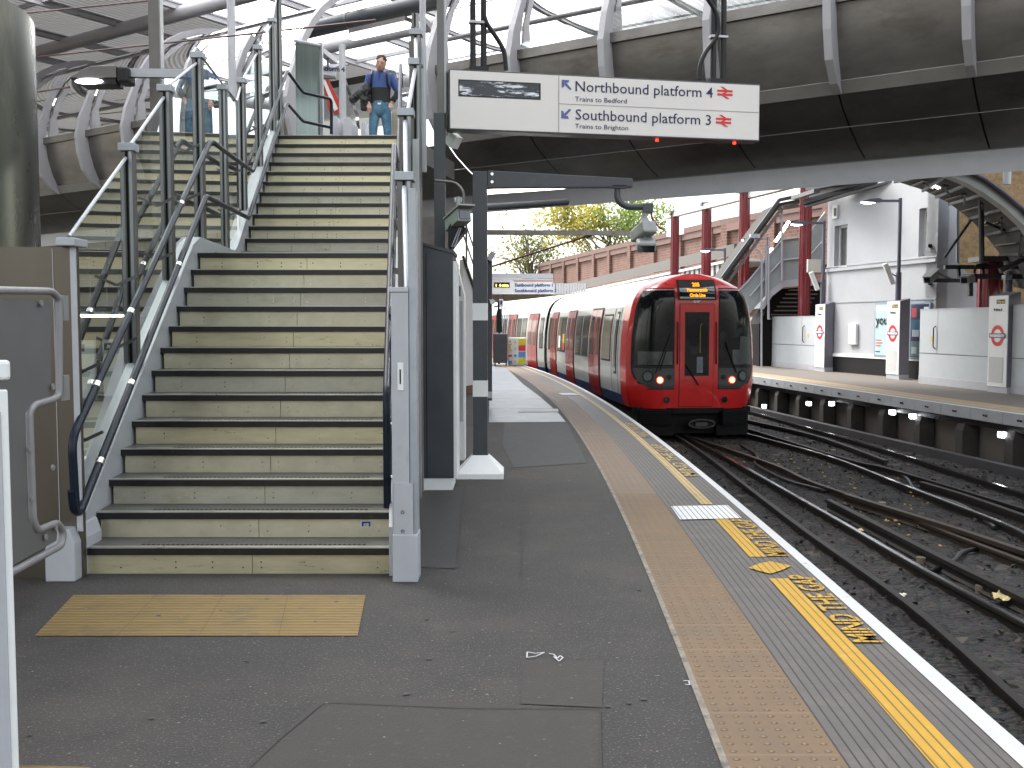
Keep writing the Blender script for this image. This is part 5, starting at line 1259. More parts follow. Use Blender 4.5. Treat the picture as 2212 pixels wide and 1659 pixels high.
m = MB(); m.prism([c1.P(-1.38,.35,-.42), c1.P(-.5,.0,-.42), c1.P(.5,.0,-.42), c1.P(1.38,.35,-.42), c1.P(1.3,.9,-.42), c1.P(-1.3,.9,-.42)], (0,0,.12)); m.build('bumper_beam', M['black'], train)
cm = mat('coupler_grey', (.055,.05,.045), .45, .6, .3, 12)
cp = MB(); cp.obox(c1.P(.1,-.12,-.65), c1.r*.28, c1.a*.03, V((0,0,.10))); cpo = cp.build('coupler', M['black'], train, bevel=.02)
ring = [c1.P(.1+.27*math.cos(a)*(1.1 if abs(math.cos(a)) > .5 else 1), -.16, -.65+.095*math.sin(a)) for a in [6.2832*i/20 for i in range(20)]]
MB().tube(ring, .022, 8, closed=True).build('coupler_ring', cm, cpo, smooth=True)
MB().tube([c1.P(.1,-.18,-.66), c1.P(.1,.3,-.66)], .05, 10).build('coupler_shaft', cm, cpo)
MB().box(tuple(c1.P(-.05,-.19,-.70)), tuple(c1.P(.22,-.14,-.61))).build('coupler_head', cm, cpo)
# body sides
def side(car, par, b0, b1, z0, z1, off, mm, name, sgn=-1, nz=10, th=.0):
    rows = []
    for j in range(nz+1):
        z = z0+(z1-z0)*j/nz; rows.append([car.P(sgn*(wz(z)+off), b0, z), car.P(sgn*(wz(z)+off), b1, z)])
    m = MB(); m.loft(rows)
    # edges so the panel has thickness
    for jj in (0, 1): m.loft([[r_[jj], r_[jj] - car.r*sgn*(off+.012)] for r_ in rows])
    m.loft([[rows[-1][0], rows[-1][1]], [rows[-1][0]-car.r*sgn*(off+.012), rows[-1][1]-car.r*sgn*(off+.012)]])
    return m.build(name, mm, par, smooth=False)
def carbody(car, par, b0, b1):
    zz = [-.32,-.05,.3,.8,1.3,1.7,2.0]
    m = MB()
    for sg in (-1, 1): m.loft([[car.P(sg*wz(z), b0, z), car.P(sg*wz(z), b1, z)] for z in zz])
    m.loft([[car.P(-1.37,b1,-.32), car.P(1.37,b1,-.32)], [car.P(-1.27,b1,2.0), car.P(1.27,b1,2.0)]])
    m.build('body_side', M['trainwhite'], par, smooth=True)
    zt = [2.0,2.1,2.2,2.36,2.5,2.6,2.68,2.73,2.75]
    m = MB(); sec = [(-wz(z), z) for z in zt] + [(wz(z), z) for z in reversed(zt)]
    m.loft([[car.P(X, b_, z) for X, z in sec] for b_ in (b0, b1)]); m.build('roof', M['trainroof'], par, smooth=True)
    for X in (-.95,): MB().beam(car.P(-1.06,b0+.3,2.345), car.P(-1.06,b1-.1,2.345), .02, .02).build('gutter', M['ltgrey'], par)
    MB().beam(car.P(-1.30,b0+.1,1.985), car.P(-1.30,b1,1.985), .05, .05).build('cantrail', M['blackp'], par)
    side(car, par, b0, b1, -.32, -.06, .004, M['trainblue'], 'blue_skirt')
def dblock(car, par, b0, b1):    # double sliding door
    mid = (b0+b1)/2
    side(car, par, b0-.09, b1+.09, -.32, 2.03, .008, M['blackp'], 'door_recess')
    for a, b_ in ((b0, mid-.015), (mid+.015, b1)):
        d = side(car, par, a, b_, -.30, 1.98, .03, M['doorred'], 'door')
        side(car, d, a+.17, b_-.17, .78, 1.80, .036, M['sideglass'], 'door_window')
def win(car, par, b0, b1, z0=.72, z1=1.80, mm=None): side(car, par, b0-.05, b1+.05, z0-.05, z1+.05, .008, M['blackp'], 'window_seal'); side(car, par, b0, b1, z0, z1, .014, mm or M['sideglass'], 'window')
carbody(c1, train, 1.25, 15.2)
litg = mat('lit_window', (.16,.15,.11), .06, 0, .35, 1.5, spec=.9)
dblock(c1, train, 4.0, 5.6); dblock(c1, train, 8.5, 10.1); dblock(c1, train, 12.55, 14.1)
win(c1, train, 2.55, 3.65, mm=litg); win(c1, train, 1.75, 1.98, .45, 1.85); win(c1, train, 5.95, 6.95); win(c1, train, 7.2, 8.2); win(c1, train, 10.45, 11.3); win(c1, train, 11.45, 12.2, mm=litg); win(c1, train, 14.4, 14.8)
side(c1, train, 1.52, 1.535, -.05, 1.98, .006, M['blackp'], 'cab_door_seam'); side(c1, train, 2.30, 2.315, -.05, 1.98, .006, M['blackp'], 'cab_door_seam')
for (b_, z, cc) in [(10.6,.62,'a'),(10.85,.62,'b')]: pass
side(c1, train, 10.5, 10.9, .98, 1.28, .020, mat('sticker_yellow', (.6,.42,.02), .5), 'window_sticker'); side(c1, train, 10.5, 10.9, .74, .97, .020, mat('sticker_red', (.45,.05,.04), .5), 'window_sticker'); side(c1, train, 11.5, 11.9, .80, 1.2, .020, M['white'], 'window_sticker')
# joint and second car
e1_ = c1.P(0, 15.2, 0)
m = MB(); m.prism([c1.P(-1.2,15.2,-.3), c1.P(1.2,15.2,-.3), c1.P(1.1,15.9,-.3), c1.P(-1.2,15.9,-.3)], (0,0,2.7)); m.build('gangway', M['blackp'], train)
c2 = Car(c1.P(-.07, 15.7, 0), (-.215,1,0))
carbody(c2, train, 0, 15.2)
dblock(c2, train, 1.2, 2.8); dblock(c2, train, 5.2, 6.8); dblock(c2, train, 9.2, 10.8); dblock(c2, train, 13, 14.5)
for a in (3.2, 4.2, 7.2, 8.2, 11.2, 12.1): win(c2, train, a, a+.75)
win(c2, train, .3, .8)
m = MB(); m.prism([c2.P(-1.3,0,-.9), c2.P(1.3,0,-.9), c2.P(1.3,15,-.9), c2.P(-1.3,15,-.9)], (0,0,.6)); m.build('underframe', M['black'], train)
# ================================================================ FAR PLATFORM: BUILDING, PILLARS, PANELS
def plane_hit(A, B):
    A, B = V(A), V(B); n = V(((B-A).y, -(B-A).x, 0)).normalized()
    def h(u, v, off=0):
        r_ = ray(u, v); nn = n if (O-A).dot(n) > 0 else -n; t = (A + nn*off - O).dot(n)/r_.dot(n); return O + r_*t
    nn = n if (O-A).dot(n) > 0 else -n
    return h, nn
WA, WB = V((10.7,34.0,0)), V((12.02,28.3,0))
wh, wn = plane_hit(WA, WB)
t = thing('white_building', 'white rendered building with two narrow recessed windows on the far platform', 'building', (11.3,31,0))
wd = (WB-WA).normalized()
top = 6.05
def wallbox(u0, v0, u1, v1, off, th, mm, name, par=None):
    a = wh(u0, v0); b_ = wh(u1, v1); z0, z1 = min(a.z, b_.z), max(a.z, b_.z); m = MB()
    P = [V((a.x,a.y,z0)), V((b_.x,b_.y,z0)), V((b_.x,b_.y,z1)), V((a.x,a.y,z1))]; m.prism([p+wn*off for p in P], wn*th); return m.build(name, mm, par or t)
# wall with real openings for the two windows
wins = [((1803,489),(1829,576)),((1986,451),(2001,553))]
segs_ = []
def wq(sa, sb, z0, z1, name='wall_block'):
    p, q_ = WA+wd*sa, WA+wd*sb; m = MB(); m.prism([V((p.x,p.y,z0)), V((q_.x,q_.y,z0)), V((q_.x,q_.y,z1)), V((p.x,p.y,z1))], -wn*.35); return m
L = (WB-WA).length; cuts = []
for (a, b_) in wins:
    pa, pb = wh(*a), wh(*b_); zb2 = min(wh(*a).z, wh(b_[0], b_[1]).z); cuts.append(((pa-WA).dot(wd), (pb-WA).dot(wd), wh(b_[0], b_[1]).z, wh(a[0], a[1]).z))
m = MB(); prev = 0
for sa, sb, z0, z1 in cuts:
    for (x0, x1, y0_, y1_) in ((prev, sa, 0, top), (sa, sb, 0, z0), (sa, sb, z1, top)):
        k = wq(x0, x1, y0_, y1_); m.add(k.v, k.f)
    prev = sb
k = wq(prev, L, 0, top); m.add(k.v, k.f); m.build('wall', M['wallwhite'], t)
for i, (sa, sb, z0, z1) in enumerate(cuts):
    p, q_ = WA+wd*sa, WA+wd*sb; o_ = -wn*.22
    m = MB(); fw = .07
    for (s0, s1, y0_, y1_) in ((sa, sa+fw, z0, z1), (sb-fw, sb, z0, z1), (sa, sb, z0, z0+fw), (sa, sb, z1-fw, z1)):
        a, b_ = WA+wd*s0+o_, WA+wd*s1+o_; m.prism([V((a.x,a.y,y0_)), V((b_.x,b_.y,y0_)), V((b_.x,b_.y,y1_)), V((a.x,a.y,y1_))], wn*.05)
    w_ = m.build('window', M['white'], t)
    a, b_ = p+o_, q_+o_; m = MB(); m.add([V((a.x,a.y,z0)), V((b_.x,b_.y,z0)), V((b_.x,b_.y,z1)), V((a.x,a.y,z1))], [(0,1,2,3)]); m.build('window_glass', mat('window_grey', (.10,.11,.11), .08, 0, .3, 3) if i == 0 else bpy.data.materials['window_grey'], w_, fixn=False)
# return wall, parapet, string course, plinth, rail line
rt_ = V((-wd.y, wd.x, 0)); rt_ = rt_ if rt_.x > 0 else -rt_
m = MB(); m.prism([V((WB.x,WB.y,0)), V((WB.x,WB.y,0))+rt_*.6, V((WB.x,WB.y,top))+rt_*.6, V((WB.x,WB.y,top))], -wd*.5); m.build('return_wall', M['wallwhite'], t)
m = MB(); m.prism([V((WB.x,WB.y,0))+rt_*.6, V((WB.x,WB.y,0))+rt_*2.0, V((WB.x,WB.y,2.4))+rt_*1.7, V((WB.x,WB.y,3.4))+rt_*.6], -wd*.4); m.build('low_wing', M['wallwhite'], t)
for z, hh, dd in ((3.36,.10,.06),(3.50,.03,.03)):
    m = MB(); a, b_ = WA, WB+rt_*.0; m.prism([V((a.x,a.y,z)), V((b_.x,b_.y,z)), V((b_.x,b_.y,z+hh)), V((a.x,a.y,z+hh))], wn*dd); m.build('string_course', M['wallwhite'], t)
m = MB(); m.prism([V((WA.x,WA.y,2.3)), V((WB.x,WB.y,2.3)), V((WB.x,WB.y,2.33)), V((WA.x,WA.y,2.33))], wn*.02); m.build('cable_rail', M['capgrey'], t)
m = MB(); m.prism([V((WA.x,WA.y,0)), V((WB.x,WB.y,0)), V((WB.x,WB.y,.52)), V((WA.x,WA.y,.52))], wn*.03); m.build('plinth', M['blackp'], t)
m = MB(); m.prism([V((WA.x,WA.y,.522)), V((WB.x,WB.y,.522)), V((WB.x,WB.y,.62)), V((WA.x,WA.y,.62))], wn*.06); m.build('dado', M['white'], t)
wallbox(1852-20, 518, 1837, 540, .0, .0, M['white'], 'vent') if False else None
m = MB(); c = wh(1804,458, .03); m.obox(c, wd*.16, wn*.03, V((0,0,.22))); vt = m.build('wall_vent', M['white'], t)
m = MB(); c = wh(1804,458, .062); m.obox(c, wd*.07, wn*.004, V((0,0,.13))); m.build('vent_opening', M['blackp'], vt)
for (u, v) in ((2009,531),(2009,612)): MB().tube([wh(u, v, .01), wh(u, v, .14)], .06, 8).build('spotlight', M['blackp'], t)
c = wh(1843,722,.05); MB().obox(c, wd*.22, wn*.05, V((0,0,.34))).build('wall_box', M['white'], t, bevel=.02)
def poster(lbl, u0, v0, u1, v1, cols):
    a = wh(u0, v0, .02); b_ = wh(u1, v1, .02); z1, z0 = a.z, b_.z; q_ = thing('poster', lbl, 'poster', (a+b_)/2)
    m = MB(); m.prism([V((a.x,a.y,z0)), V((b_.x,b_.y,z0)), V((b_.x,b_.y,z1)), V((a.x,a.y,z1))], wn*.05); m.build('poster_frame', mat('poster_frame', (.25,.32,.38), .4) if 'poster_frame' not in bpy.data.materials else bpy.data.materials['poster_frame'], q_)
    d = (V((b_.x,b_.y,0))-V((a.x,a.y,0))); W = d.length; d.normalize()
    for k, (x0, y0_, x1, y1_, cc) in enumerate(cols):
        o0_ = V((a.x,a.y,z0)) + wn*(.052+.002*k); m = MB(); pts = [o0_+d*W*x+V((0,0,(z1-z0)*y)) for x, y in ((x0,y0_),(x1,y0_),(x1,y1_),(x0,y1_))]; m.add(pts, [(0,1,2,3)])
        mn = 'ad_%s' % '_'.join(str(int(c_*100)) for c_ in cc); m.build('poster_sheet' if k == 0 else 'poster_print', bpy.data.materials.get(mn) or mat(mn, cc, .4), q_, fixn=False)
    return q_, V((a.x,a.y,z0)), d, W, z1-z0
q_, o_, d_, W_, H2 = poster('pale blue framed poster with dark lettering left of the middle roundel pillar', 1893, 655, 1925, 772, [(.07,.04,.93,.97,(.45,.60,.66)),(.07,.85,.93,.93,(.62,.72,.76)),(.12,.30,.50,.32,(.5,.12,.08)),(.12,.25,.55,.27,(.5,.12,.08)),(.12,.20,.45,.22,(.5,.12,.08)),(.12,.09,.4,.11,(.1,.1,.15))])
text_mb('you', .42, o_+wn*.07+d_*W_*.12+V((0,0,H2*.6)), d_, (0,0,1)).build('poster_words', M['blackp'], q_, fixn=False)
poster('dark blue framed poster with a red and pale print right of the middle roundel pillar', 1969, 654, 2010, 778, [(.06,.04,.94,.97,(.02,.03,.08)),(.1,.74,.35,.9,(.45,.05,.06)),(.1,.5,.6,.7,(.04,.12,.22)),(.15,.40,.5,.52,(.5,.6,.65)),(.1,.05,.9,.32,(.16,.24,.27)),(.14,.10,.4,.22,(.5,.6,.6)),(.72,.84,.95,.92,(.6,.65,.7))])

# roundel pillars
def pillar(cx, cy, lbl, txt):
    t = thing('roundel_pillar', lbl, 'pillar', (cx, cy, 0), 'roundel pillars along the far platform')
    tn = V((-.13,1,0)).normalized(); rt2 = V((tn.y,-tn.x,0)); c = V((cx, cy, 0)); W, D, Hh = .72, .32, 2.26
    m = MB(); m.prism([c+rt2*.02+V((0,0,.14)), c+rt2*D+V((0,0,.14)), c+rt2*D+V((0,0,Hh+.08)), c+rt2*.02+V((0,0,Hh))], tn*W); m.build('pillar_body', mat('pillar_grey', (.15,.15,.185), .45) if 'pillar_grey' not in bpy.data.materials else bpy.data.materials['pillar_grey'], t, bevel=.008)
    m = MB(); m.prism([c+V((0,0,.14)), c+tn*W+V((0,0,.14)), c+tn*W+V((0,0,Hh)), c+V((0,0,Hh))], rt2*.02); m.build('white_face', M['white'], t)
    m = MB(); m.prism([c+rt2*.02-tn*.01, c+rt2*D-tn*.01, c+rt2*D+V((0,0,.138))-tn*.01, c+rt2*.02+V((0,0,.138))-tn*.01], tn*(W+.02)); m.build('plinth', M['ltgrey'], t)
    fx = c - rt2*.004; mid = fx + tn*W*.5 + V((0,0,1.33)); right = -tn    # reading direction seen from the track
    def P(x, z, o=0): return mid + right*x + V((0,0,z)) - rt2*o
    ring = MB(); n = 32; R0, R1 = .245, .155
    ring.loft([[P(r_*math.cos(6.2832*i/n), r_*math.sin(6.2832*i/n), .004) for i in range(n)] for r_ in (R0, R1)], closed=True); ro = ring.build('roundel_ring', M['redtext'], t, fixn=False)
    m = MB(); m.add([P(-.31,-.052,.008), P(.31,-.052,.008), P(.31,.052,.008), P(-.31,.052,.008)], [(0,1,2,3)]); bar = m.build('roundel_bar', M['bluetext'], t, fixn=False)
    text_mb(txt, .085, P(0,-.03,.012), right, (0,0,1), 'CENTER').build('station_name', M['white'], bar, fixn=False)
    m = MB(); m.add([P(-.06,.74,.004), P(.26,.74,.004), P(.26,.84,.004), P(-.06,.84,.004)], [(0,1,2,3)]); m.build('name_plate', mat('plate_brown', (.045,.03,.015), .4) if 'plate_brown' not in bpy.data.materials else bpy.data.materials['plate_brown'], t, fixn=False)
    text_mb('Way out', .075, P(-.03,.765,.006), right, (0,0,1)).build('plate_words', mat('plate_yellow', (.5,.35,.05), .5) if 'plate_yellow' not in bpy.data.materials else bpy.data.materials['plate_yellow'], t, fixn=False)
    text_mb('Platform 2', .075, P(-.16,.58,.006), right, (0,0,1)).build('plate_words', M['navytext'], t, fixn=False)
    m = MB(); m.add([P(-.29,-1.1,.003), P(.24,-1.1,.003), P(.24,-.5,.003), P(-.29,-.5,.003)], [(0,1,2,3)]); m.build('perforated_panel', mat('perforated', (.50,.50,.49), .6, 0, .2, 60) if 'perforated' not in bpy.data.materials else bpy.data.materials['perforated'], t, fixn=False)
PLR = [(9.83,38.2,'roundel pillar nearest the red train front','FARRINGDON'),(10.47,33.4,'roundel pillar at the left corner of the white building','FARRINGDON'),(11.15,28.7,'roundel pillar standing between the two framed posters','FARRINGDON'),(11.38,22.9,'roundel pillar at the right edge set in the grey panels','FARRINGDON')]
for p in PLR: pillar(*p)
# grey wall panels
pg = mat('panel_grey', (.45,.48,.50), .5, 0, .04, 3)
def panels(lbl, A, B, z1, seamz, door, hand=None):
    A, B = V((*A,0)), V((*B,0)); h, n = plane_hit(A, B); d = (B-A).normalized(); W = (B-A).length
    t = thing('panel_screen', lbl, 'screen', (A+B)/2); c = (A+B)/2
    m = MB(); m.obox(c+V((0,0,(z1+.2)/2))-n*.06, d*W/2, n*.06, V((0,0,(z1-.2)/2))); m.build('screen_panel', pg, t)
    m = MB(); m.obox(c+V((0,0,.1))-n*.04, d*W/2, n*.05, V((0,0,.1))); m.build('screen_plinth', M['ltgrey'], t)
    m = MB(); m.obox(c+V((0,0,seamz))+n*.001, d*W/2, n*.002, V((0,0,.010))); m.build('seam', M['postgrey'], t)
    m = MB(); m.obox(c+V((0,0,z1+.01))-n*.06, d*W/2, n*.07, V((0,0,.012))); m.build('top_edge', M['ltgrey'], t)
    if door is not None:
        p = A+d*W*door; m = MB(); m.obox(p+V((0,0,(z1+seamz)/2))+n*.001, d*.006, n*.002, V((0,0,(z1-seamz)/2))); m.build('door_seam', M['postgrey'], t)
        p = A+d*W*(door+(hand or -.03)); MB().tube(rnd([p+V((0,0,1.55)), p+n*.06+V((0,0,1.5)), p+n*.06+V((0,0,1.0)), p+V((0,0,.95))], .03), .016, 8).build('door_handle', M['blackp'], t)
        p = A+d*W*(door+(hand or -.03)*2.6); m = MB(); m.obox(p+V((0,0,1.2))+n*.003, d*.05, n*.003, V((0,0,.07))); m.build('warning_label', M['yellowp'], t)
panels('pale grey panel screen with a narrow door left of the white building', (9.85,37.9), (10.5,34.2), 1.86, .85, .68, .05)
panels('pale grey panel screen with a black handled door right of the second poster', (11.05,27.0), (11.42,23.7), 1.98, .82, .27, -.03)
panels('pale grey panel screen running off the right edge of the picture', (11.5,22.9), (12.5,17.5), 2.02, .82, None)
panels('short pale grey panel screen hidden mostly behind the train front', (9.0,41.5), (9.7,39), 1.86, .85, None)

# lamp posts
def lamppost(x, y, ztop, lbl, arm=1.15, spk=True):
    t = thing('lamp_post', lbl, 'lamp post', (x, y, 0), 'lamp posts along the far platform')
    pm = mat('post_violet_grey', (.115,.115,.15), .4, .2, .08, 4) if 'post_violet_grey' not in bpy.data.materials else bpy.data.materials['post_violet_grey']
    MB().tube([(x,y,0),(x,y,3.1)], .085, 12).build('lower_pole', pm, t, smooth=True); MB().tube([(x,y,3.1),(x,y,ztop+.08)], .055, 12).build('upper_pole', pm, t, smooth=True)
    MB().beam((x,y,ztop), (x-arm*.55,y,ztop), .05, .07).build('lamp_arm', pm, t)
    m = MB(); xa = x-arm*.5; prof = [(0,.05),(-.1,.07),(-.35,.055),(-.62,-.03),(-.3,-.055),(0,-.05)]
    m.prism([(xa+px, y-.13, ztop+pz) for px, pz in prof], (0,.26,0)); m.build('lamp_head', pm, t, bevel=.01)
    m = MB(); m.loft([[V((xa-.36+.21*math.cos(a)*k, y+.10*math.sin(a)*k, ztop-.055-(1-k)*.05)) for a in [6.2832*i/16 for i in range(16)]] for k in (1,.7,.02)], closed=True); m.build('lamp_lens', M['coldlamp'], t, fixn=False)
    if spk:
        m = MB(); m.beam((x-.45,y-.1,3.35), (x-.2,y-.1,2.75), .14, .14); m.build('speaker', M['white'], t, bevel=.02)
        MB().beam((x-.32,y-.1,3.1), (x,y,2.95), .03, .03).build('speaker_bracket', pm, t)
lamppost(U(1941,600,29.1).x, 29.1, U(1941,434,29.1).z, 'lit lamp post in front of the white building')
lamppost(U(1778,600,33.9).x, 33.9, U(1778,482,33.9).z, 'lit lamp post crossing the nearest dark red column')
lamppost(U(1658,600,38.8).x, 38.8, U(1658,516,38.8).z, 'lit lamp post in front of the grey covered stairs', .95)
lamppost(U(1565,600,44).x, 44, U(1565,540,44).z, 'farthest lit lamp post above the train roof', 1.0, False)
t = thing('camera_pole', 'thin pale cranked camera pole beside the covered stairs', 'pole', (U(1640,600,37).x, 37, 0))
MB().tube(rnd([U(1645,800,37), U(1645,548,37), U(1630,530,37), U(1630,512,37)], .2), .035, 8).build('pole', M['ltgrey'], t, smooth=True); MB().box(tuple(U(1622,514,36.9)), tuple(U(1642,505,36.9)+V((0,.25,0)))).build('camera_box', M['ltgrey'], t)

# dark red columns
for (u, hw, y, vt, lbl) in [(1739,12,36,392,'nearest dark red column, beside the white building'),(1607,10.8,40.4,416,'second dark red column from the white building'),(1525.5,9.8,44.7,444,'third dark red column, right of the farthest one'),(1457.5,8.6,48,462,'farthest dark red column, left end of the row'),(2140,24,26.5,565,'short dark red column behind the right panels')]:
    x = U(u, 500, y).x; t = thing('red_column', lbl, 'column', (x, y, 0), 'dark red columns of the far platform'); r0 = hw/FPX*y; zt = U(u, vt, y).z
    MB().tube([(x,y,0),(x,y,zt)], r0, 24).build('column_shaft', M['redcol'], t, smooth=True)
    for a in (-120,-60,-20,200): MB().tube([(x+r0*math.cos(R(a)), y+r0*math.sin(R(a)), 0), (x+r0*math.cos(R(a)), y+r0*math.sin(R(a)), zt-.02)], r0*.13, 6).build('column_rib', M['redcol'], t, smooth=True)
    MB().box((x-r0*1.35, y-r0*1.35, zt-.01), (x+r0*1.35, y+r0*1.35, zt+.12)).build('column_cap', M['postgrey'], t)
# eaves beam over the red columns and pale cladding above it
t = thing('canopy_beam', 'pale canopy beam resting on the row of dark red columns', 'beam', U(1600,430,42))
e0, e1b = U(1440,468,49), U(1790,380,34.6)
MB().beam(e0, e1b, .3, .22).build('beam', mat('cream_beam', (.5,.49,.45), .6), t)
d_ = (e1b-e0)
m = MB(); m.prism([U(1490,392,47), U(1665,388,39.5), U(1665,410,39.5), U(1560,438,43.5), U(1490,462,47)], (0,.1,0)); m.build('cladding', mat('pale_cladding', (.62,.66,.70), .6), t)
for f in range(6):
    u = 1500+f*27; y = 47-(u-1490)/175*7.5-.04; MB().beam(U(u,396,y), U(u,458-(u-1490)*.29,y), .02, .02).build('cladding_seam', M['postgrey'], t)
# white hoarding over the brick wall
t = thing('white_hoarding', 'bright white wall above the red brick wall behind the dark red columns', 'wall', U(1600,460,52))
m = MB(); a, b_ = V((9.5,57,0)), V((22,37,0)); ah, an = plane_hit(a, b_)
P = [ah(1440,512), ah(1800,444), ah(1800,400), ah(1440,470)]; m.prism(P, -an*.3); m.build('hoarding', mat('bright_wall', (.8,.8,.78), .7), t)

# ---- covered stairs on the far platform
t = thing('covered_stairs', 'grey covered staircase rising right behind the dark red columns', 'staircase', (U(1700,690,37).x, 37, 0))
ys_ = 37.2
mesh_g = mat('stair_panel_grey', (.30,.33,.34), .5, .2, .08, 4)
def uvprism(pts, y, dy, mm, name, bevel=0): m = MB(); m.prism([U(u, v, y) for u, v in pts], (0,dy,0)); return m.build(name, mm, t, bevel=bevel)
uvprism([(1596,628),(1620,603),(1659,551),(1689,518),(1689,607),(1660,632),(1620,676),(1596,700)], ys_, .05, mesh_g, 'flight_panel')
uvprism([(1691,517),(1727,513),(1727,602),(1691,606)], ys_, .05, mesh_g, 'landing_panel')
uvprism([(1751,500),(1782,458),(1782,566),(1751,600)], ys_+.3, .05, mesh_g, 'upper_flight_panel')
for pts in ([(1596,628),(1620,603),(1689,518),(1728,513)], [(1620,640),(1659,594),(1689,562),(1728,558)], [(1751,500),(1783,458)], [(1751,550),(1783,515)]):
    MB().tube([U(u, v, ys_-.05) for u, v in pts], .035, 8).build('stair_rail', M['ltgrey'], t, smooth=True)
uvprism([(1640,666),(1662,630),(1690,606),(1728,602),(1728,618),(1692,621),(1668,640),(1650,668)], ys_-.02, 2.0, M['ltgrey'], 'stringer')
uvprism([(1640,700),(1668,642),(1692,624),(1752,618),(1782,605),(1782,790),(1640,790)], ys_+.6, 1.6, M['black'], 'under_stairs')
m = MB()
for k in range(8):
    z = U(1700, 690-k*9, ys_).z; x = U(1668+k*6, 680, ys_).x; m.box((x, ys_+.5, z), (x+1.2, ys_+.55, z+.05))
m.build('stair_treads', M['postgrey'], t)
for (p, q_) in (((1560,600),(1683,432)), ((1683,432),(1745,420))):
    a, b_ = U(*p, ys_-.2), U(*q_, ys_-.2)
    MB().beam(a, b_, .15, .12).build('roof_edge', M['dkgrey'], t); MB().beam(a+V((.02,1.2,-.16)), b_+V((.02,1.2,-.16)), 2.4, .10).build('roof_panel', M['dirtblack'], t)
    MB().beam(a+V((.08,0,-.34)), b_+V((.08,0,-.34)), .08, .10).build('roof_gutter', M['postgrey'], t)
for u, v0, v1 in ((1689,443,606),(1655,530,640),(1660,520,690)): MB().tube([U(u, v0, ys_-.1), U(u, v1, ys_-.1)], .045, 8).build('roof_post', M['ltgrey'], t, smooth=True)
for (a, b_) in (((1680,515),(1704,478)), ((1675,522),(1701,484)), ((1655,556),(1668,536)), ((1627,612),(1646,588))):
    MB().beam(U(*a, ys_+1.0), U(*b_, ys_+1.0), .12, .08).build('lamp_tube', M['lampon'], t)
m = MB(); m.box(tuple(U(1745,588,35.2)), tuple(U(1774,560,35.2)+V((0,.15,0)))); tag(m.build('sign_box', mat('box_cream', (.5,.48,.44), .5), loc=U(1760,575,35.2)), 'blank cream box on the nearest dark red column', 'box')
# ---- walkway roof edge above the white building
t = thing('walkway_roof', 'dark walkway roof edge sloping up over the white building', 'roof', U(1840,410,33))
for (p, q_, w_, mm) in (((1738,438),(1950,377),.16,'blackp'), ((1742,446),(1930,391),.08,'dkgrey'), ((1752,404),(1860,384),.25,'blackp'), ((1752,424),(1900,384),.10,'dkgrey'), ((1715,428),(1765,412),.12,'dkgrey')):
    a, b_ = U(*p, 34.2), U(*q_, 30.5); MB().beam(a, b_, w_*1.6, w_).build('roof_member', M[mm], t)
m = MB(); m.prism([U(1752,398,36), U(1930,372,32), U(1930,384,32), U(1752,430,36)], (0,.2,0)); m.build('roof_underside', mat('dark_timber', (.05,.04,.035), .7), t)
MB().beam(U(1816,409,33.6), U(1828,405,33.4), .1, .06).build('lamp', M['lampon'], t)
# ---- barrel canopy at the right
t = thing('arched_canopy', 'dark arched canopy roof with a pale curved rim at the right edge', 'canopy', U(2130,480,23))
outer = [(1985,362),(2040,364),(2090,370),(2127,387),(2168,417),(2212,454),(2260,505),(2300,570),(2330,650)]
inner = [(1950,378),(2000,374),(2043,377),(2090,396),(2127,417),(2170,448),(2212,487),(2255,545),(2290,640)]
lowe = [(1905,385),(1933,391),(1993,410),(2022,424),(2050,439),(2093,471),(2127,506),(2160,548),(2190,620)]
m = MB(); m.loft([[U(*a, 20.0) for a in outer], [U(*a, 20.0) for a in inner]]); m.loft([[U(*a, 20.0) for a in outer], [U(*a, 20.0)+V((0,.25,0)) for a in outer]]); m.loft([[U(*a, 20.0) for a in inner], [U(*a, 20.0)+V((0,.25,0)) for a in inner]]); m.build('canopy_rim', mat('rim_grey', (.36,.38,.37), .45), t, smooth=False)
m = MB(); m.loft([[U(*a, 20.2) for a in inner], [U(*a, 27.5) for a in lowe]]); m.build('canopy_soffit', M['dirtblack'], t, smooth=True)
m = MB(); m.loft([[U(*a, 20.3) for a in outer], [U(*a, 27.6)+V((0,0,.4)) for a in lowe]]); m.build('canopy_sheet', M['postgrey'], t, smooth=True)
MB().tube([U(*a, 19.95) for a in outer], .05, 8).build('rim_cable', mat('cable_violet', (.07,.06,.09), .5), t, smooth=True)
for k in range(1, 8):
    a, b_ = U(*inner[k], 20.3), U(*lowe[k], 27.3); MB().beam(a+V((0,0,-.03)), b_+V((0,0,-.03)), .06, .07).build('soffit_rib', M['blackp'], t)
    if k < 7:
        a2, b2 = U(*inner[k+1], 20.3), U(*lowe[k+1], 27.3); c0_, c1_ = a.lerp(b_, .3).lerp(a2.lerp(b2, .3), .5), a.lerp(b_, .85).lerp(a2.lerp(b2, .85), .5)
        MB().beam(c0_+V((0,0,-.05)), c1_+V((0,0,-.05)), .11, .02).build('timber_strip', mat('timber_strip', (.13,.075,.04), .6) if 'timber_strip' not in bpy.data.materials else bpy.data.materials['timber_strip'], t)
        MB().beam(a.lerp(b_, .05)+V((0,0,-.2)), a2.lerp(b2, .5)+V((0,0,-.12)), .04, .04).build('truss_bar', M['dkgrey'], t)
for f, ln in ((.02,'a'),): MB().beam(U(2013,398,24), U(2034,408,24), .12, .05).build('lamp_tube', M['lampon'], t)
for a, b_, y in (((2098,475),(2040,556),25),((2119,423),(2121,568),22),((2128,480),(2212,515),23),((2160,585),(2212,560),22)):
    MB().tube([U(*a, y), U(*b_, y)], .035 if y != 22 else .06, 8).build('strut', M['dkgrey'], t, smooth=True)
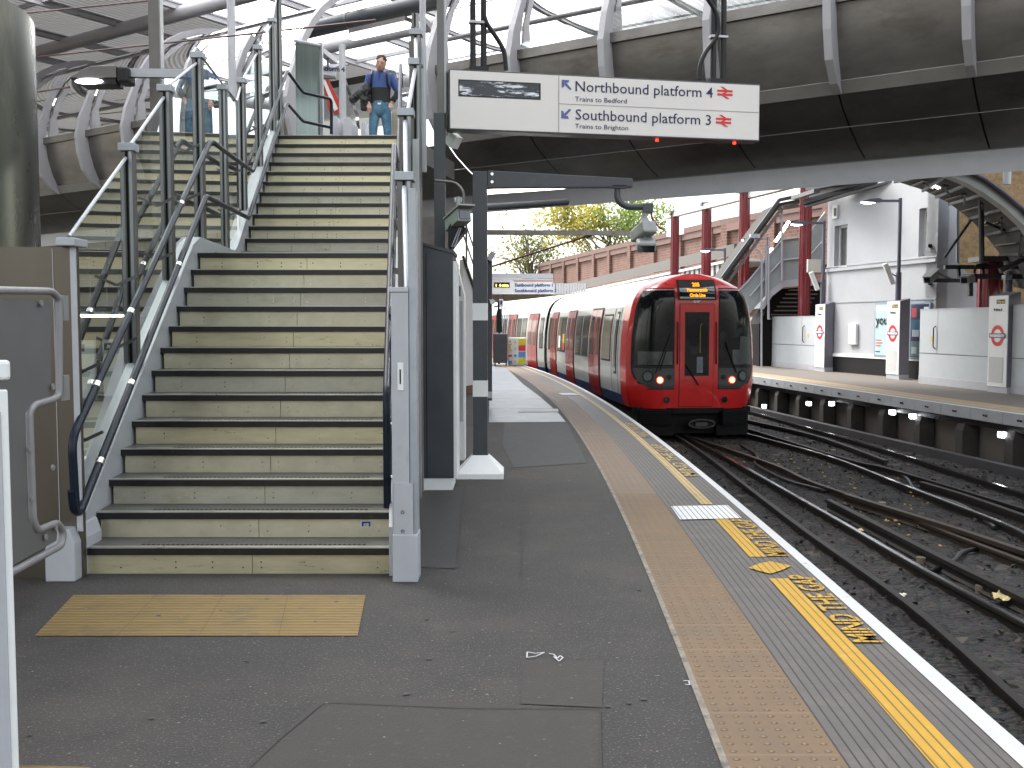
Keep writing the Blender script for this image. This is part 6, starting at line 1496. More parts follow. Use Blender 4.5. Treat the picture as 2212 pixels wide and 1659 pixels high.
MB().tube([U(2177,300,21), U(2175,399,21)], .08, 10).build('hanger_post', M['ltgrey'], t, smooth=True)
t = thing('brown_wall', 'rough tan brick wall behind the arched canopy', 'wall', (15,32,0))
m = MB(); m.prism([(12.9,31.4,0),(24,28,0),(24,28,9.5),(12.9,31.4,9.5)], (0,.4,0)); m.build('brickwork', M['brown'], t)
for u, y in ((2063,30),(2069,30)): MB().tube([U(u,400,y), U(u,680,y)], .05, 8).build('drain_pipe', M['ltgrey'] if u == 2063 else M['dkgrey'], t, smooth=True)
t = thing('camera_gantry', 'dark steel gantry bar carrying two platform cameras at the right', 'gantry', U(2130,585,25))
for p, q_, w_ in (((2040,577),(2215,577),.10),((2095,597),(2240,598),.12),((2010,606),(2110,606),.10),((2096,600),(2096,640),.1)): MB().beam(U(*p, 25), U(*q_, 25), w_, w_).build('gantry_bar', M['dkgrey'], t)
for k in range(2): MB().beam(U(2070+k*52,577,25), U(2072+k*52,600,25), .10, .06).build('gantry_plate', M['blackp'], t)
MB().tube(rnd([U(2105,596,24.9), U(2106,573,24.9), U(2125,570,24.9), U(2135,572,24.9)], .1), .03, 8).build('cable', M['blackp'], t, smooth=True)
cctv('platform_camera', 'tilted grey platform camera in front of the white building, left one of the pair', U(2012,590,24.9), U(2020,590,25), U(2003,605,24.7), .20, greym, [U(2022,588,25), U(2060,606,25)])
cctv('platform_camera', 'pale platform camera in front of the short dark red column, right one of the pair', U(2092,600,24.9), U(2098,600,25), U(2083,606,24.6), .20, M['ltgrey'], [U(2098,596,25), U(2110,597,25)])
t = thing('camera_post', 'violet grey post holding the camera gantry beside the arched canopy', 'post', (U(2179,660,24.5).x, 24.5, 0))
MB().tube([U(2179,850,24.5), U(2179,586,24.5)], .085, 10).build('post_shaft', bpy.data.materials['post_violet_grey'], t, smooth=True); MB().box(tuple(U(2172,604,24.3)), tuple(U(2186,594,24.3)+V((0,.2,0)))).build('post_box', M['ltgrey'], t)

# ================================================================ BACKGROUND BEYOND THE TRAIN
def brickm():
    m = mat('red_brick', (.14,.078,.06), .85, 0, .25, 2, 0, 20, col2=(.16,.09,.07), mix2=(.5,.72), s2=.8); t, b, L = nodes_of(m)
    tc = t.nodes.new('ShaderNodeUVMap'); br_ = t.nodes.new('ShaderNodeTexBrick'); br_.inputs['Scale'].default_value = 1.6; br_.inputs['Mortar Size'].default_value = .03
    br_.inputs['Color1'].default_value = (.9,.9,.9,1); br_.inputs['Color2'].default_value = (.55,.5,.5,1); br_.inputs['Mortar'].default_value = (1.5,1.5,1.4,1); L.new(tc.outputs[0], br_.inputs[0])
    src = b.inputs['Base Color'].links[0].from_socket; mx = t.nodes.new('ShaderNodeMix'); mx.data_type = 'RGBA'; mx.blend_type = 'MULTIPLY'; mx.inputs[0].default_value = .8
    L.new(src, mx.inputs[6]); L.new(br_.outputs[0], mx.inputs[7]); L.new(mx.outputs[2], b.inputs['Base Color']); return m
M['brick'] = brickm()
BW = [V((2.5,90,0)), V((6.8,70,0)), V((11.0,52,0)), V((14.5,42,0)), V((20,31,0))]
t = thing('brick_wall', 'long red brick retaining wall with recessed panels behind the train', 'wall', BW[1])
cum = 0
for i in range(len(BW)-1):
    a, b_ = BW[i], BW[i+1]; d = (b_-a); Ls = d.length; d.normalize(); n = V((d.y,-d.x,0)); n = n if (O-a).dot(n) > 0 else -n
    f = lambda p, a=a, d=d: ((p-a).dot(d), p.z)
    m = MB(); m.prism([a+V((0,0,-1)), b_+V((0,0,-1)), b_+V((0,0,6.7)), a+V((0,0,6.7))], -n*.4); m.build('brickwork', M['brick'], t, uvf=f)
    m = MB(); m.prism([a+V((0,0,6.7)), b_+V((0,0,6.7)), b_+V((0,0,7.0)), a+V((0,0,7.0))], n*.2); m.build('coping', mat('coping_stone', (.15,.09,.075), .8) if i == 0 else bpy.data.materials['coping_stone'], t)
    m = MB(); m.prism([a+V((0,0,4.2)), b_+V((0,0,4.2)), b_+V((0,0,4.7)), a+V((0,0,4.7))], n*.22); m.build('brick_band', M['brick'], t, uvf=f)
    k = 0
    while k < Ls-.5:
        p = a+d*k; m = MB(); m.prism([p+V((0,0,4.7)), p+d*.6+V((0,0,4.7)), p+d*.6+V((0,0,6.7)), p+V((0,0,6.7))], n*.2); m.build('pilaster', M['brick'], t, uvf=f)
        m = MB(); m.prism([p+d*.6+V((0,0,6.35)), p+d*4.2+V((0,0,6.35)), p+d*4.2+V((0,0,6.7)), p+d*.6+V((0,0,6.7))], n*.14); m.build('panel_head', bpy.data.materials['coping_stone'], t); k += 4.2
t = thing('platform_canopy', 'long white ribbed platform canopy in front of the red brick wall', 'canopy', (7,66,4))
a, b_ = U(1195,650,80), U(1650,562,46)
MB().beam(a, b_, 3.0, .12).build('canopy_sheet', M['trainroof'], t)
vm = MB(); 
for k in range(60):
    p = a.lerp(b_, k/60); q_ = a.lerp(b_, (k+.55)/60); vm.beam(p+V((-1.4,0,-.3)), q_+V((-1.4,0,-.3)), .08, .5)
vm.build('canopy_valance', M['ltgrey'], t)
MB().beam(a+V((-1.3,0,.5)), b_+V((-1.3,0,.5)), .15, .5).build('canopy_gutter', M['postgrey'], t)
m = MB()
for k in range(12): m.beam(U(1197+k*6,612,58), U(1197+k*6,636,58), .08, .12)
tag(m.build('ribbed_panel', M['trainroof'], loc=U(1230,625,58)), 'small white ribbed panel right of the far platform sign', 'panel')
# far sign with amber display
ysn = 45
t = thing('far_platform_sign', 'distant white platform sign with a small amber display beside the banded post', 'sign', U(1120,616,ysn))
MB().box(tuple(U(1057,635,ysn)), tuple(U(1195,602,ysn)+V((0,.2,0)))).build('sign_board', M['trainroof'], t)
MB().box(tuple(U(1050,601,ysn-.1)), tuple(U(1195,591,ysn-.1)+V((0,.3,0)))).build('sign_beam', M['ltgrey'], t)
MB().box(tuple(U(1067,621,ysn-.03)), tuple(U(1101,610,ysn-.03)+V((0,.02,0)))).build('display', M['blackp'], t)
text_mb('1  4 mins', .16, U(1070,619,ysn-.06), (1,0,0), (0,0,1), sx=1.0).build('display_words', emitm('amber', (1,.7,.1), 2), t, fixn=False)
MB().box(tuple(U(1110,608,ysn-.02)), tuple(U(1194,606,ysn-.02)+V((0,.01,0)))).build('sign_line', mat('sign_orange', (.5,.15,.05), .5), t)
for i, (s_, v) in enumerate((('Eastbound platform 1', 619), ('Southbound platform 3', 631))): text_mb(s_, .20, U(1112,v,ysn-.03), (1,0,0), (0,0,1)).build('sign_words', M['bluetext'], t, fixn=False)
# low pale end wall and dark canopy under the sign
t = thing('end_wall', 'pale stained wall with a dark canopy at the far end of the platform', 'wall', (-2,62,0))
MB().box((-9,62,-1), (3.6,62.3,3.6)).build('wall_face', mat('stained_wall', (.6,.55,.45), .8, 0, .2, 2, col2=(.45,.25,.06), mix2=(.5,.7), s2=3), t)
MB().box((-9,58,3.62), (2.6,62,3.95)).build('dark_canopy', M['blackp'], t)
# tall board, bin, covered signal, notice board, small things on the far part of the platform
t = thing('equipment_box', 'dark grey wheeled equipment box at the far end of the platform', 'box', U(1081,785,38))
MB().box(tuple(U(1065,784,38)), tuple(U(1096,721,38)+V((0,.6,0)))).build('box_body', M['dkgrey'], t, bevel=.02); 
for u in (1068,1092): MB().disc(U(u,787,38.05), (1,0,0), .06, 12, .05).build('wheel', M['blackp'], t)
t = thing('covered_signal', 'black covered signal standing above the dark equipment box', 'signal', U(1080,690,39.5))
m = MB(); m.prism([U(u, v, 39.5) for u, v in [(1072,718),(1072,676),(1076,664),(1083,668),(1085,718)]], (0,.3,0)); m.build('signal_cover', M['blackp'], t, bevel=.02)
MB().tube([U(1077,668,39.6), U(1077,650,39.6)], .05, 8).build('signal_stem', M['blackp'], t); MB().beam(U(1065,663,39.6), U(1078,661,39.6), .05, .06).build('signal_arm', M['blackp'], t); MB().tube([U(1078,800,39.7), U(1078,718,39.7)], .04, 8).build('signal_post', M['blackp'], t)
t = thing('mesh_cage', 'pale wire frame beside the covered signal', 'frame', U(1093,690,41))
for u in (1085,1090,1095,1100): MB().beam(U(u,665,41), U(u,780,41), .03, .03).build('upright', M['ltgrey'], t)
for v in (666,682,698): MB().beam(U(1084,v,41), U(1101,v,41), .03, .03).build('cross_bar', M['ltgrey'], t)
t = thing('small_notice', 'small white and blue notice on a post by the far wall', 'notice', U(1083,652,42))
MB().box(tuple(U(1079,664,42)), tuple(U(1087,646,42)+V((0,.05,0)))).build('notice_face', M['white'], t); MB().box(tuple(U(1081,658,41.97)), tuple(U(1085,649,41.97)+V((0,.02,0)))).build('notice_print', M['bluetext'], t); MB().tube([U(1083,664,42.02), U(1083,790,42.02)], .03, 6).build('notice_post', M['ltgrey'], t)
t = thing('safety_board', 'colourful safety notice board standing on the platform beside the train', 'notice board', U(1117,788,38.5))
yb_ = 38.5
def bb(u0, v0, u1, v1, off, mm, name='notice_patch'): MB().box(tuple(U(u0,v1,yb_-off)), tuple(U(u1,v0,yb_-off)+V((0,.01,0)))).build(name, mm, t)
MB().box(tuple(U(1097,789,yb_)), tuple(U(1137,729,yb_)+V((0,.06,0)))).build('board', M['white'], t, bevel=.03)
MB().box(tuple(U(1107,788,yb_-.015)), tuple(U(1136,731,yb_-.015)+V((0,.012,0)))).build('front_board', M['trainroof'], t)
Y_, Rr, Bl = mat('notice_yellow', (.70,.58,.01), .5), mat('notice_red', (.60,.04,.04), .5), mat('notice_blue', (.10,.28,.60), .5)
for (u0,v0,u1,v1,mm) in [(1120,732,1135,745,Y_),(1120,746,1135,758,Rr),(1120,760,1135,772,Bl),(1120,774,1135,786,Y_),(1098,742,1106,745,Y_),(1098,754,1106,757,Y_),(1098,766,1106,770,Rr),(1098,779,1106,786,Bl)]: bb(u0,v0,u1,v1,.03,mm)
for (u, v, mm) in [(1113,741,Y_),(1113,783,Y_),(1102,739,Rr),(1102,751,Rr)]:
    s_ = 3.2 if u > 1105 else 2; m = MB(); m.prism([U(u-s_,v,yb_-.04), U(u+s_,v,yb_-.04), U(u,v-s_*1.8,yb_-.04)], (0,.01,0)); m.build('warning_triangle', mm, t)
MB().disc(U(1113,768,yb_-.03), (0,-1,0), .055, 16, .01).build('blue_disc', Bl, t); MB().disc(U(1113,753,yb_-.03), (0,-1,0), .04, 16, .01, rin=.03).build('grey_ring', M['postgrey'], t)
# second banded post behind the first
t = thing('platform_post', 'plain dark post close behind the banded post with a white dome camera', 'post', U(1058,700,19))
MB().beam(U(1058,865,19), U(1058,560,19), .09, .09).build('post_shaft', M['dkgrey'], t); MB().box(tuple(U(1052,860,18.95)), tuple(U(1063,846,18.95)+V((0,.1,0)))).build('post_foot', M['concrete'], t)
MB().tube([U(1062,656,18.9), U(1064,648,18.9)], [.02,.07], 10).build('dome_camera', M['white'], t, smooth=True); MB().disc(U(1064,652,18.85), (0,-1,0), .05, 14, .04).build('dome_lens', M['white'], t)
MB().beam(U(1056,562,18.9), U(1066,545,18.9), .1, .1).build('speaker', M['ltgrey'], t)

# tree
def tree(name, lbl, base, h, crown_c, crown_r, nleaf, leafcols, seed):
    random.seed(seed); base = V(base); t = thing(name, lbl, 'tree', base); crown_c = V(crown_c)
    m = MB(); top_ = crown_c + V((0,0,crown_r[2]*.3)); m.tube([base, base.lerp(top_, .4)+V((.2,0,0)), base.lerp(top_, .75), top_], [.24,.18,.12,.04], 8)
    bk = mat(name+'_bark', (.13,.10,.075), .9, 0, .3, 5)
    m.build('trunk', bk, t, smooth=True); lm_ = MB(); tips = []
    for k in range(26):
        f = random.uniform(.35,.95); p = base.lerp(top_, f); a = random.random()*6.28; q_ = crown_c + V((math.cos(a)*crown_r[0]*random.uniform(.4,1), math.sin(a)*crown_r[1]*random.uniform(.3,1), crown_r[2]*random.uniform(-.7,.9)))
        mid = p.lerp(q_, .5)+V((0,0,.4)); lm_.tube([p, mid, q_], [.08,.05,.015], 5); tips += [mid.lerp(q_, g) for g in (.2,.5,.8,1)]
        for _ in range(3):
            r2 = q_ + V((random.gauss(0,.9), random.gauss(0,.9), random.gauss(0,.7))); lm_.tube([mid.lerp(q_, .6), r2], [.03,.01], 4); tips.append(r2)
    lm_.build('limbs', bk, t)
    per = {c: MB() for c in range(len(leafcols))}
    for k in range(nleaf):
        c = random.choice(tips) + V((random.gauss(0,.55), random.gauss(0,.55), random.gauss(0,.38))); s_ = random.uniform(.09,.2)
        a = V((random.uniform(-1,1), random.uniform(-1,1), random.uniform(-1,1))).normalized(); b_ = a.cross(V((random.uniform(-1,1), random.uniform(-1,1), random.uniform(-1,1)))).normalized()
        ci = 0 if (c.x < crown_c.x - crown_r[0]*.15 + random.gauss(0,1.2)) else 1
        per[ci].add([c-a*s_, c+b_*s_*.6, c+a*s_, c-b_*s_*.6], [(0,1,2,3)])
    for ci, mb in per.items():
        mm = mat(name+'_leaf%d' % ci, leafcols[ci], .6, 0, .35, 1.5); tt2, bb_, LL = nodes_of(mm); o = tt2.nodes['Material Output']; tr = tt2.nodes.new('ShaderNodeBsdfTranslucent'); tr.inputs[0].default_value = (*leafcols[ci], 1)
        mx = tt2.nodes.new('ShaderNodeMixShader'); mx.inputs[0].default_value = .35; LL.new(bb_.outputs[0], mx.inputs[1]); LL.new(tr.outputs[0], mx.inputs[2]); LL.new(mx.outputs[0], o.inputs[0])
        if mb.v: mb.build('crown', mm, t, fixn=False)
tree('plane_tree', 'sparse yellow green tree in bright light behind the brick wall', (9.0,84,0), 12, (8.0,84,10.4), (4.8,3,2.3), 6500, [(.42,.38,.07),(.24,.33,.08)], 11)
tree('street_tree', 'thin leafless looking tree left of the bright tree behind the wall', (2.0,92,0), 10, (1.4,92,8.2), (2.6,2,1.8), 1500, [(.22,.22,.05),(.12,.17,.04)], 5)

# ================================================================ LEFT LOWER LEVEL seen through the glass
t = thing('shade_back_wall', 'dark wall added for the gloom behind the stairs at the left', 'wall', (-14,40,-1))
MB().box((-32,40,-1.1), (-2.4,40.4,5.9)).build('wall_face', mat('shade_backdrop', (.12,.11,.10), .85, 0, .25, 1.2), t)  # dark sheet added where the open space under the bridge lies in shade
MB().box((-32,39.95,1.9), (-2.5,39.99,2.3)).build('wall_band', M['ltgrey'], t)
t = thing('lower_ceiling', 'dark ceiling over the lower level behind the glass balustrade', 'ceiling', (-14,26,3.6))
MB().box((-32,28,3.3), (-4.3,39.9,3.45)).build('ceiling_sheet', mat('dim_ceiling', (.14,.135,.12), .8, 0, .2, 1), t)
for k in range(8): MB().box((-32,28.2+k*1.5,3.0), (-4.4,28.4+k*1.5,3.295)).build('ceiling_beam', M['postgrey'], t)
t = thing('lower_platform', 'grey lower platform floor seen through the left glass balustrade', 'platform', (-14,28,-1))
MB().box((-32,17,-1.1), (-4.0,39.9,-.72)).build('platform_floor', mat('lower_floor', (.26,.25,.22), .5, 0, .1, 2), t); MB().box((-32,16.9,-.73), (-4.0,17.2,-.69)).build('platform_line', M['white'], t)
for i, (u0, u1, y, v0, v1) in enumerate(((169,203,31,735,845),(224,262,32,733,862))):
    a, b_ = U(u0, v1, y), U(u1, v0, y); q_ = thing('white_display_panel', ['tall white notice panel behind the person with papers','wide white notice panel just left of the first glass post'][i], 'panel', (a.x, y, -.72))
    MB().box((a.x, y, -.719), (b_.x, y+.15, b_.z)).build('panel', M['white'], q_, bevel=.01); MB().box((a.x+.05, y-.01, b_.z-.35), (b_.x-.3, y-.002, b_.z-.12)).build('panel_print', M['postgrey'], q_)
for i, (u0, u1, y) in enumerate(((164,193,26),(200,222,26),(227,252,27))):
    a, b_ = U(u0, 682, y), U(u1, 682, y); q_ = thing('batten_light', ['lit strip light behind the left glass, left one of three','lit strip light behind the left glass, middle one of three','lit strip light behind the left glass, right one of three'][i], 'lamp', (a.x, y, a.z))
    MB().box((a.x, y, a.z-.03), (b_.x, y+.5, a.z+.03)).build('light_diffuser', M['lampon'], q_); MB().box((a.x-.1, y-.05, a.z+.035), (b_.x+.1, y+.6, a.z+.2)).build('light_housing', mat('housing_blue', (.08,.10,.14), .4) if 'housing_blue' not in bpy.data.materials else bpy.data.materials['housing_blue'], q_)
    MB().tube([(a.x+.3, y+.2, a.z+.2), (a.x+.3, y+.2, 3.4)], .02, 6).build('light_rod', M['postgrey'], q_)
# ================================================================ PEOPLE
def skinned(verts, edges, radii, sub=2, root=0):
    me = bpy.data.meshes.new('k'); me.from_pydata([tuple(v) for v in verts], edges, []); ob = bpy.data.objects.new('k', me); C.objects.link(ob)
    sk = ob.modifiers.new('s', 'SKIN'); sk.use_smooth_shade = True
    for i, v in enumerate(me.skin_vertices[0].data):
        r_ = radii[i]; v.radius = r_ if isinstance(r_, tuple) else (r_, r_)
        v.use_root = (i == root)
    sb = ob.modifiers.new('b', 'SUBSURF'); sb.levels = sub; sb.render_levels = sub
    dg = bpy.context.evaluated_depsgraph_get(); dg.update(); m2 = bpy.data.meshes.new_from_object(ob.evaluated_get(dg))
    mb = MB(); mb.add([v.co for v in m2.vertices], [list(p.vertices) for p in m2.polygons]); bpy.data.objects.remove(ob); return mb
def ellip(mb, c, r, n=16, mm=10, rot=None):
    rows = []
    for j in range(mm+1):
        a = math.pi*j/mm; rows.append([V((math.cos(6.2832*i/n)*math.sin(a)*r[0], math.sin(6.2832*i/n)*math.sin(a)*r[1], math.cos(a)*r[2])) for i in range(n)])
    if rot is not None: rows = [[rot @ p for p in r_] for r_ in rows]
    mb.loft([[V(c)+p for p in r_] for r_ in rows], closed=True)
skinm = mat('skin', (.50,.30,.22), .55, 0, .05, 20); jean = mat('denim', (.045,.12,.20), .8, 0, .25, 14, .2, 60, col2=(.10,.21,.30), mix2=(.45,.65), s2=5)
blue = mat('blue_knit', (.045,.085,.24), .8, 0, .1, 20); blk = mat('black_knit', (.018,.018,.018), .85, 0, .2, 20); hairm = mat('brown_hair', (.06,.032,.015), .6, 0, .5, 60)
coatm = mat('dark_coat', (.030,.034,.030), .75, 0, .4, 10, .3, 20)
PB = V((U(822,290,17.3).x, 17.3, 4.4))
man = thing('person', 'man in blue and black jumper and jeans standing at the top of the stairs', 'person', PB)
def J(x, y, z): return PB + V((x, y, z))     # x to picture right, y negative towards the camera
J_ = dict(pel=J(0,0,.95), sp=J(0,.02,1.18), ch=J(0,.02,1.38), nk=J(.01,-.02,1.49), hd=J(.02,-.07,1.56),
          shl=J(-.185,.02,1.43), ell=J(-.25,.0,1.14), wrl=J(-.18,-.10,.94), shr=J(.185,.02,1.43), elr=J(.31,.04,1.16), wrr=J(.19,-.03,.96),
          hil=J(-.088,-.012,.86), knl=J(-.125,-.03,.50), anl=J(-.13,.03,.09), tol=J(-.15,-.13,.04), hir=J(.088,-.012,.86), knr=J(.125,-.03,.50), anr=J(.12,.03,.09), tor=J(.15,-.13,.04))
K = list(J_); ix = {k: i for i, k in enumerate(K)}; E_ = [('pel','sp'),('sp','ch'),('ch','nk'),('nk','hd'),('ch','shl'),('shl','ell'),('ell','wrl'),('ch','shr'),('shr','elr'),('elr','wrr'),('pel','hil'),('hil','knl'),('knl','anl'),('anl','tol'),('pel','hir'),('hir','knr'),('knr','anr'),('anr','tor')]
rad = dict(pel=(.118,.082), sp=(.13,.095), ch=(.15,.105), nk=.055, hd=.06, shl=.062, ell=.043, wrl=.03, shr=.062, elr=.043, wrr=.03, hil=(.082,.098), knl=.066, anl=.050, tol=.035, hir=(.082,.098), knr=.066, anr=.050, tor=.035)
body = skinned([J_[k] for k in K], [(ix[a], ix[b_]) for a, b_ in E_], [rad[k] for k in K])
rot = Matrix.Rotation(R(8), 3, 'Y') @ Matrix.Rotation(R(14), 3, 'X'); hc = J(.03,-.115,1.605)
ellip(body, hc, (.085,.104,.13), 18, 12, rot); ellip(body, hc+rot@V((0,-.02,-.055)), (.058,.075,.065), 14, 8, rot)
ellip(body, hc+rot@V((0,-.102,-.015)), (.013,.02,.024), 8, 6, rot)
for sx_ in (-1, 1): ellip(body, hc+rot@V((sx_*.078,.0,-.01)), (.012,.022,.03), 8, 6, rot)
def hand(mb, w_, d, side, n):
    d = V(d).normalized(); side = V(side).normalized(); nn = d.cross(side); w_ = V(w_)
    rows = [[w_ + d*t_ + side*a*.036*s + nn*b_*.016*s for a, b_ in ((-1,-1),(1,-1),(1,1),(-1,1))] for t_, s in ((-.01,.7),(.03,1),(.085,.95))]; mb.loft(rows, closed=True); mb.add(rows[-1], [(0,1,2,3)])
    for k, (o_, l) in enumerate(((-.028,.062),(-.010,.072),(.009,.068),(.027,.054))): mb.tube([w_+d*.08+side*o_, w_+d*(.08+l*.5)+side*o_-nn*.006, w_+d*(.08+l)+side*o_-nn*.022], [.009,.008,.006], 6)
    mb.tube([w_+d*.02-side*.034, w_+d*.05-side*.056-nn*.01, w_+d*.078-side*.058-nn*.02], [.011,.010,.007], 6)
hand(body, J_['wrl'], (.1,-.2,-1), (1,0,0), 1); hand(body, J_['wrr'], (-.5,-.3,-1), (.8,0,-.4), 1)
bo = body.build('body', skinm, man, smooth=True)
fm = MB()
for sx_ in (-1, 1): ellip(fm, hc+rot@V((sx_*.030,-.091,.012)), (.013,.008,.007), 8, 6, rot); fm.beam(hc+rot@V((sx_*.015,-.098,.034)), hc+rot@V((sx_*.05,-.088,.036)), .008, .008)
fm.build('eyes', hairm, man); fm = MB(); fm.beam(hc+rot@V((-.024,-.094,-.058)), hc+rot@V((.024,-.094,-.058)), .008, .007); fm.build('mouth', mat('lips', (.35,.14,.11), .5), man)
hr_ = MB(); ellip(hr_, hc+rot@V((0,.022,.035)), (.088,.098,.105), 18, 12, rot)
random.seed(2)
for k in range(60):
    a = random.random()*6.28; e = random.uniform(.2,1.3); p = V((math.cos(a)*math.cos(e)*.082, .02+math.sin(a)*math.cos(e)*.092, .045+math.sin(e)*.098))
    if p.y < -.05 and p.z < .09: continue
    ellip(hr_, hc+rot@p, (.022,.024,.02), 6, 4, rot)
hr_.build('hair', hairm, man, smooth=True)
def sub_skin(keys, extra, scale, name, mm, root='pel', bev=0):
    kk = list(keys); i2 = {k: i for i, k in enumerate(kk)}; ed = [(i2[a], i2[b_]) for a, b_ in E_ if a in i2 and b_ in i2]
    rr = []
    for k in kk:
        r_ = rad[k]; r_ = r_ if isinstance(r_, tuple) else (r_, r_); rr.append((r_[0]+scale, r_[1]+scale))
    vs_ = [J_[k]+V(extra.get(k, (0,0,0))) for k in kk]; return skinned(vs_, ed, rr, 2, i2[root])
jb = sub_skin(['pel','hil','knl','anl','hir','knr','anr'], {'pel':(0,0,-.0)}, .010, 'jeans', jean); rows = [[J(wx*math.cos(6.2832*i/24), -.005+wy*math.sin(6.2832*i/24), z_) for i in range(24)] for z_, wx, wy in ((.735,.03,.05),(.75,.11,.085),(.79,.158,.112),(.87,.172,.122),(.95,.168,.120),(1.0,.158,.112))]
jb.loft(rows, closed=True); jb.build('jeans', jean, man, smooth=True)
sbm = sub_skin(['pel','sp','ch','shl','ell','wrl','shr','elr','wrr'], {'pel':(0,0,.05), 'wrl':(0,0,.03), 'wrr':(.01,0,.03)}, .017, 'jumper', blue)
rows = []
for z_, wx, wy, oy in ((.95,.165,.115,0),(1.02,.168,.118,0),(1.12,.165,.12,.01),(1.22,.175,.125,.01),(1.32,.195,.13,.01),(1.40,.20,.125,.01),(1.455,.165,.105,.0),(1.485,.095,.08,-.01),(1.515,.062,.062,-.02)):
    rows.append([J(wx*math.cos(6.2832*i/24), oy+wy*math.sin(6.2832*i/24), z_) for i in range(24)])
sbm.loft(rows, closed=True)
so_ = sbm.build('jumper', blue, man, smooth=True); so_.data.materials.append(blk)
for p in so_.data.polygons:
    c = p.center
    if c.z < 1.26 and abs(c.x) < .20: p.material_index = 1
    if c.z < 1.17: p.material_index = 1
dj_ = bpy.data.textures.new('knit_folds', 'CLOUDS'); dj_.noise_scale = .07; mj_ = so_.modifiers.new('folds', 'DISPLACE'); mj_.texture = dj_; mj_.strength = .03; mj_.mid_level = .4
nk_ = MB(); nk_.tube([J(.0,-.118,1.455), J(.0,-.125,1.40), J(.0,-.128,1.34)], .006, 6); nk_.build('jumper_placket', mat('placket_navy', (.01,.015,.05), .7), man)
for sx_ in (-1, 1): 
    st_ = MB(); st_.tube([J(sx_*.12,.08,1.50), J(sx_*.125,-.03,1.515), J(sx_*.13,-.118,1.42), J(sx_*.14,-.11,1.28), J(sx_*.16,-.02,1.20)], .017, 8); st_.build('backpack_strap', M['blackp'], man, smooth=True)
bp_ = MB(); bp_.obox(J(0,.19,1.28), (.15,0,0), (0,.08,0), (0,0,.22)); bp_.build('backpack', M['blackp'], man, bevel=.04)
bt = MB(); bt.obox(J(0,-.135,.94), (.028,0,0), (0,.004,0), (0,0,.014)); bt.build('belt_tag', M['white'], man)
for s_ in ('l','r'): sh = MB(); ellip(sh, (J_['an'+s_]+J_['to'+s_])/2+V((0,0,-.025)), (.05,.14,.05), 12, 8); sh.build('shoe', M['blackp'], man, smooth=True)
# coat hanging over his arm
ct = MB(); random.seed(5); rows = []
cpath = [J(-.17,-.10,1.30), J(-.25,-.12,1.20), J(-.33,-.10,1.10), J(-.40,-.08,1.02)]
vv, rr, ee = [], [], []
pts = [J(-.18,-.08,1.28), J(-.26,-.10,1.17), J(-.34,-.09,1.12), J(-.43,-.07,1.02), J(-.47,-.05,.96), J(-.28,-.10,1.02), J(-.27,-.09,.92), J(-.30,-.08,.84), J(-.20,-.10,1.12)]
ct = skinned(pts, [(0,1),(1,2),(2,3),(3,4),(1,5),(5,6),(6,7),(1,8)], [.055,.10,.085,.06,.03,.09,.06,.035,.07], 3)
cv = ct.build('coat', coatm, None, loc=J(-.3,-.1,1.05), smooth=True)
dm_ = bpy.data.textures.new('folds', 'CLOUDS'); dm_.noise_scale = .09
md = cv.modifiers.new('folds', 'DISPLACE'); md.texture = dm_; md.strength = .13; md.texture_coords = 'GLOBAL'
tag(cv, 'crumpled dark coat carried over the walking man\'s arm', 'coat')
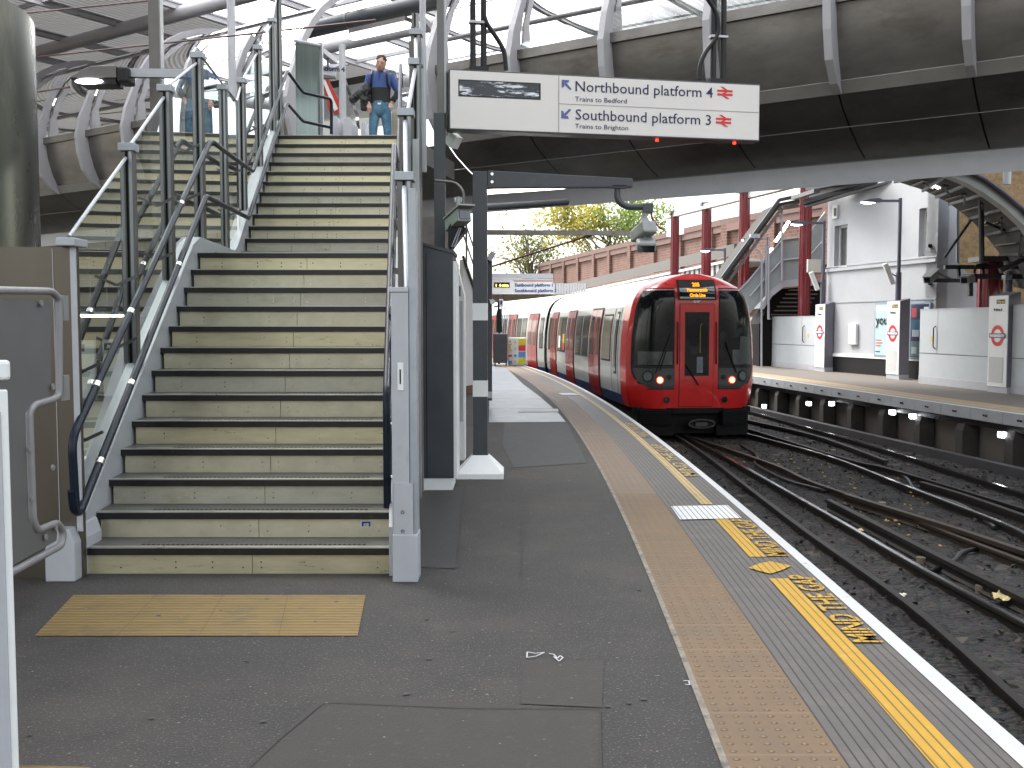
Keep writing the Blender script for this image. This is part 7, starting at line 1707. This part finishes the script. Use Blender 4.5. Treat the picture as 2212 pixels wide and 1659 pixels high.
# person with papers behind the left glass
Q0 = V((U(180,852,32).x, 32.0, -.719)); s_ = 1.0
per = thing('person', 'person in dark blue striding with papers, seen through the left glass', 'person', Q0)
def Q(x, y, z): return Q0 + V((x, y, z))
Jq = dict(pel=Q(0,0,.95), sp=Q(-.02,0,1.15), ch=Q(-.04,0,1.35), nk=Q(-.03,0,1.48), hd=Q(-.02,0,1.58), sl=Q(-.06,-.17,1.40), el=Q(0,-.2,1.16), wl=Q(.2,-.12,1.12), sr=Q(-.06,.17,1.40), er=Q(-.08,.2,1.14), wr=Q(.15,.1,1.08),
          hl=Q(0,-.09,.9), kl=Q(.2,-.09,.52), al=Q(.05,-.09,.12), tl=Q(.2,-.09,.06), hr=Q(0,.09,.9), kr=Q(-.05,.09,.5), ar=Q(-.3,.09,.14), tr=Q(-.18,.09,.05))
Kq = list(Jq); iq = {k: i for i, k in enumerate(Kq)}; Eq = [('pel','sp'),('sp','ch'),('ch','nk'),('nk','hd'),('ch','sl'),('sl','el'),('el','wl'),('ch','sr'),('sr','er'),('er','wr'),('pel','hl'),('hl','kl'),('kl','al'),('al','tl'),('pel','hr'),('hr','kr'),('kr','ar'),('ar','tr')]
rq = dict(pel=.12, sp=.115, ch=.13, nk=.05, hd=.06, sl=.06, el=.045, wl=.03, sr=.06, er=.045, wr=.03, hl=.085, kl=.06, al=.04, tl=.035, hr=.085, kr=.06, ar=.04, tr=.035)
bq = skinned([Jq[k] for k in Kq], [(iq[a], iq[b_]) for a, b_ in Eq], [rq[k] for k in Kq]); ellip(bq, Q(-.01,0,1.63), (.10,.08,.12), 14, 10); hand(bq, Jq['wl'], (1,.2,-.1), (0,0,1), 1); hand(bq, Jq['wr'], (1,-.2,-.1), (0,0,1), 1)
bq.build('body', skinm, per, smooth=True)
cl_ = skinned([Jq[k] for k in ('pel','sp','ch','sl','el','wl','sr','er','wr')], [(0,1),(1,2),(2,3),(3,4),(4,5),(2,6),(6,7),(7,8)], [.135,.13,.145,.075,.06,.04,.075,.06,.04]); cl_.build('jacket', mat('navy_jacket', (.02,.03,.07), .8), per, smooth=True)
cl_ = skinned([Jq[k] for k in ('pel','hl','kl','al','hr','kr','ar')], [(0,1),(1,2),(2,3),(0,4),(4,5),(5,6)], [.135,.10,.075,.05,.10,.075,.05]); cl_.build('trousers', mat('navy_trousers', (.02,.03,.06), .8), per, smooth=True)
hq = MB(); ellip(hq, Q(-.03,0,1.67), (.10,.09,.10), 12, 8); hq.build('hair', M['black'], per, smooth=True)
pp = MB(); pp.obox(Q(.34,-.02,1.12), (.16,0,.06), (0,.14,0), (-.004,0,.012)); tag(pp.build('papers', mat('papers_tan', (.45,.36,.24), .7), loc=Q(.34,-.02,1.12)), 'light brown papers held by the person behind the left glass', 'papers')
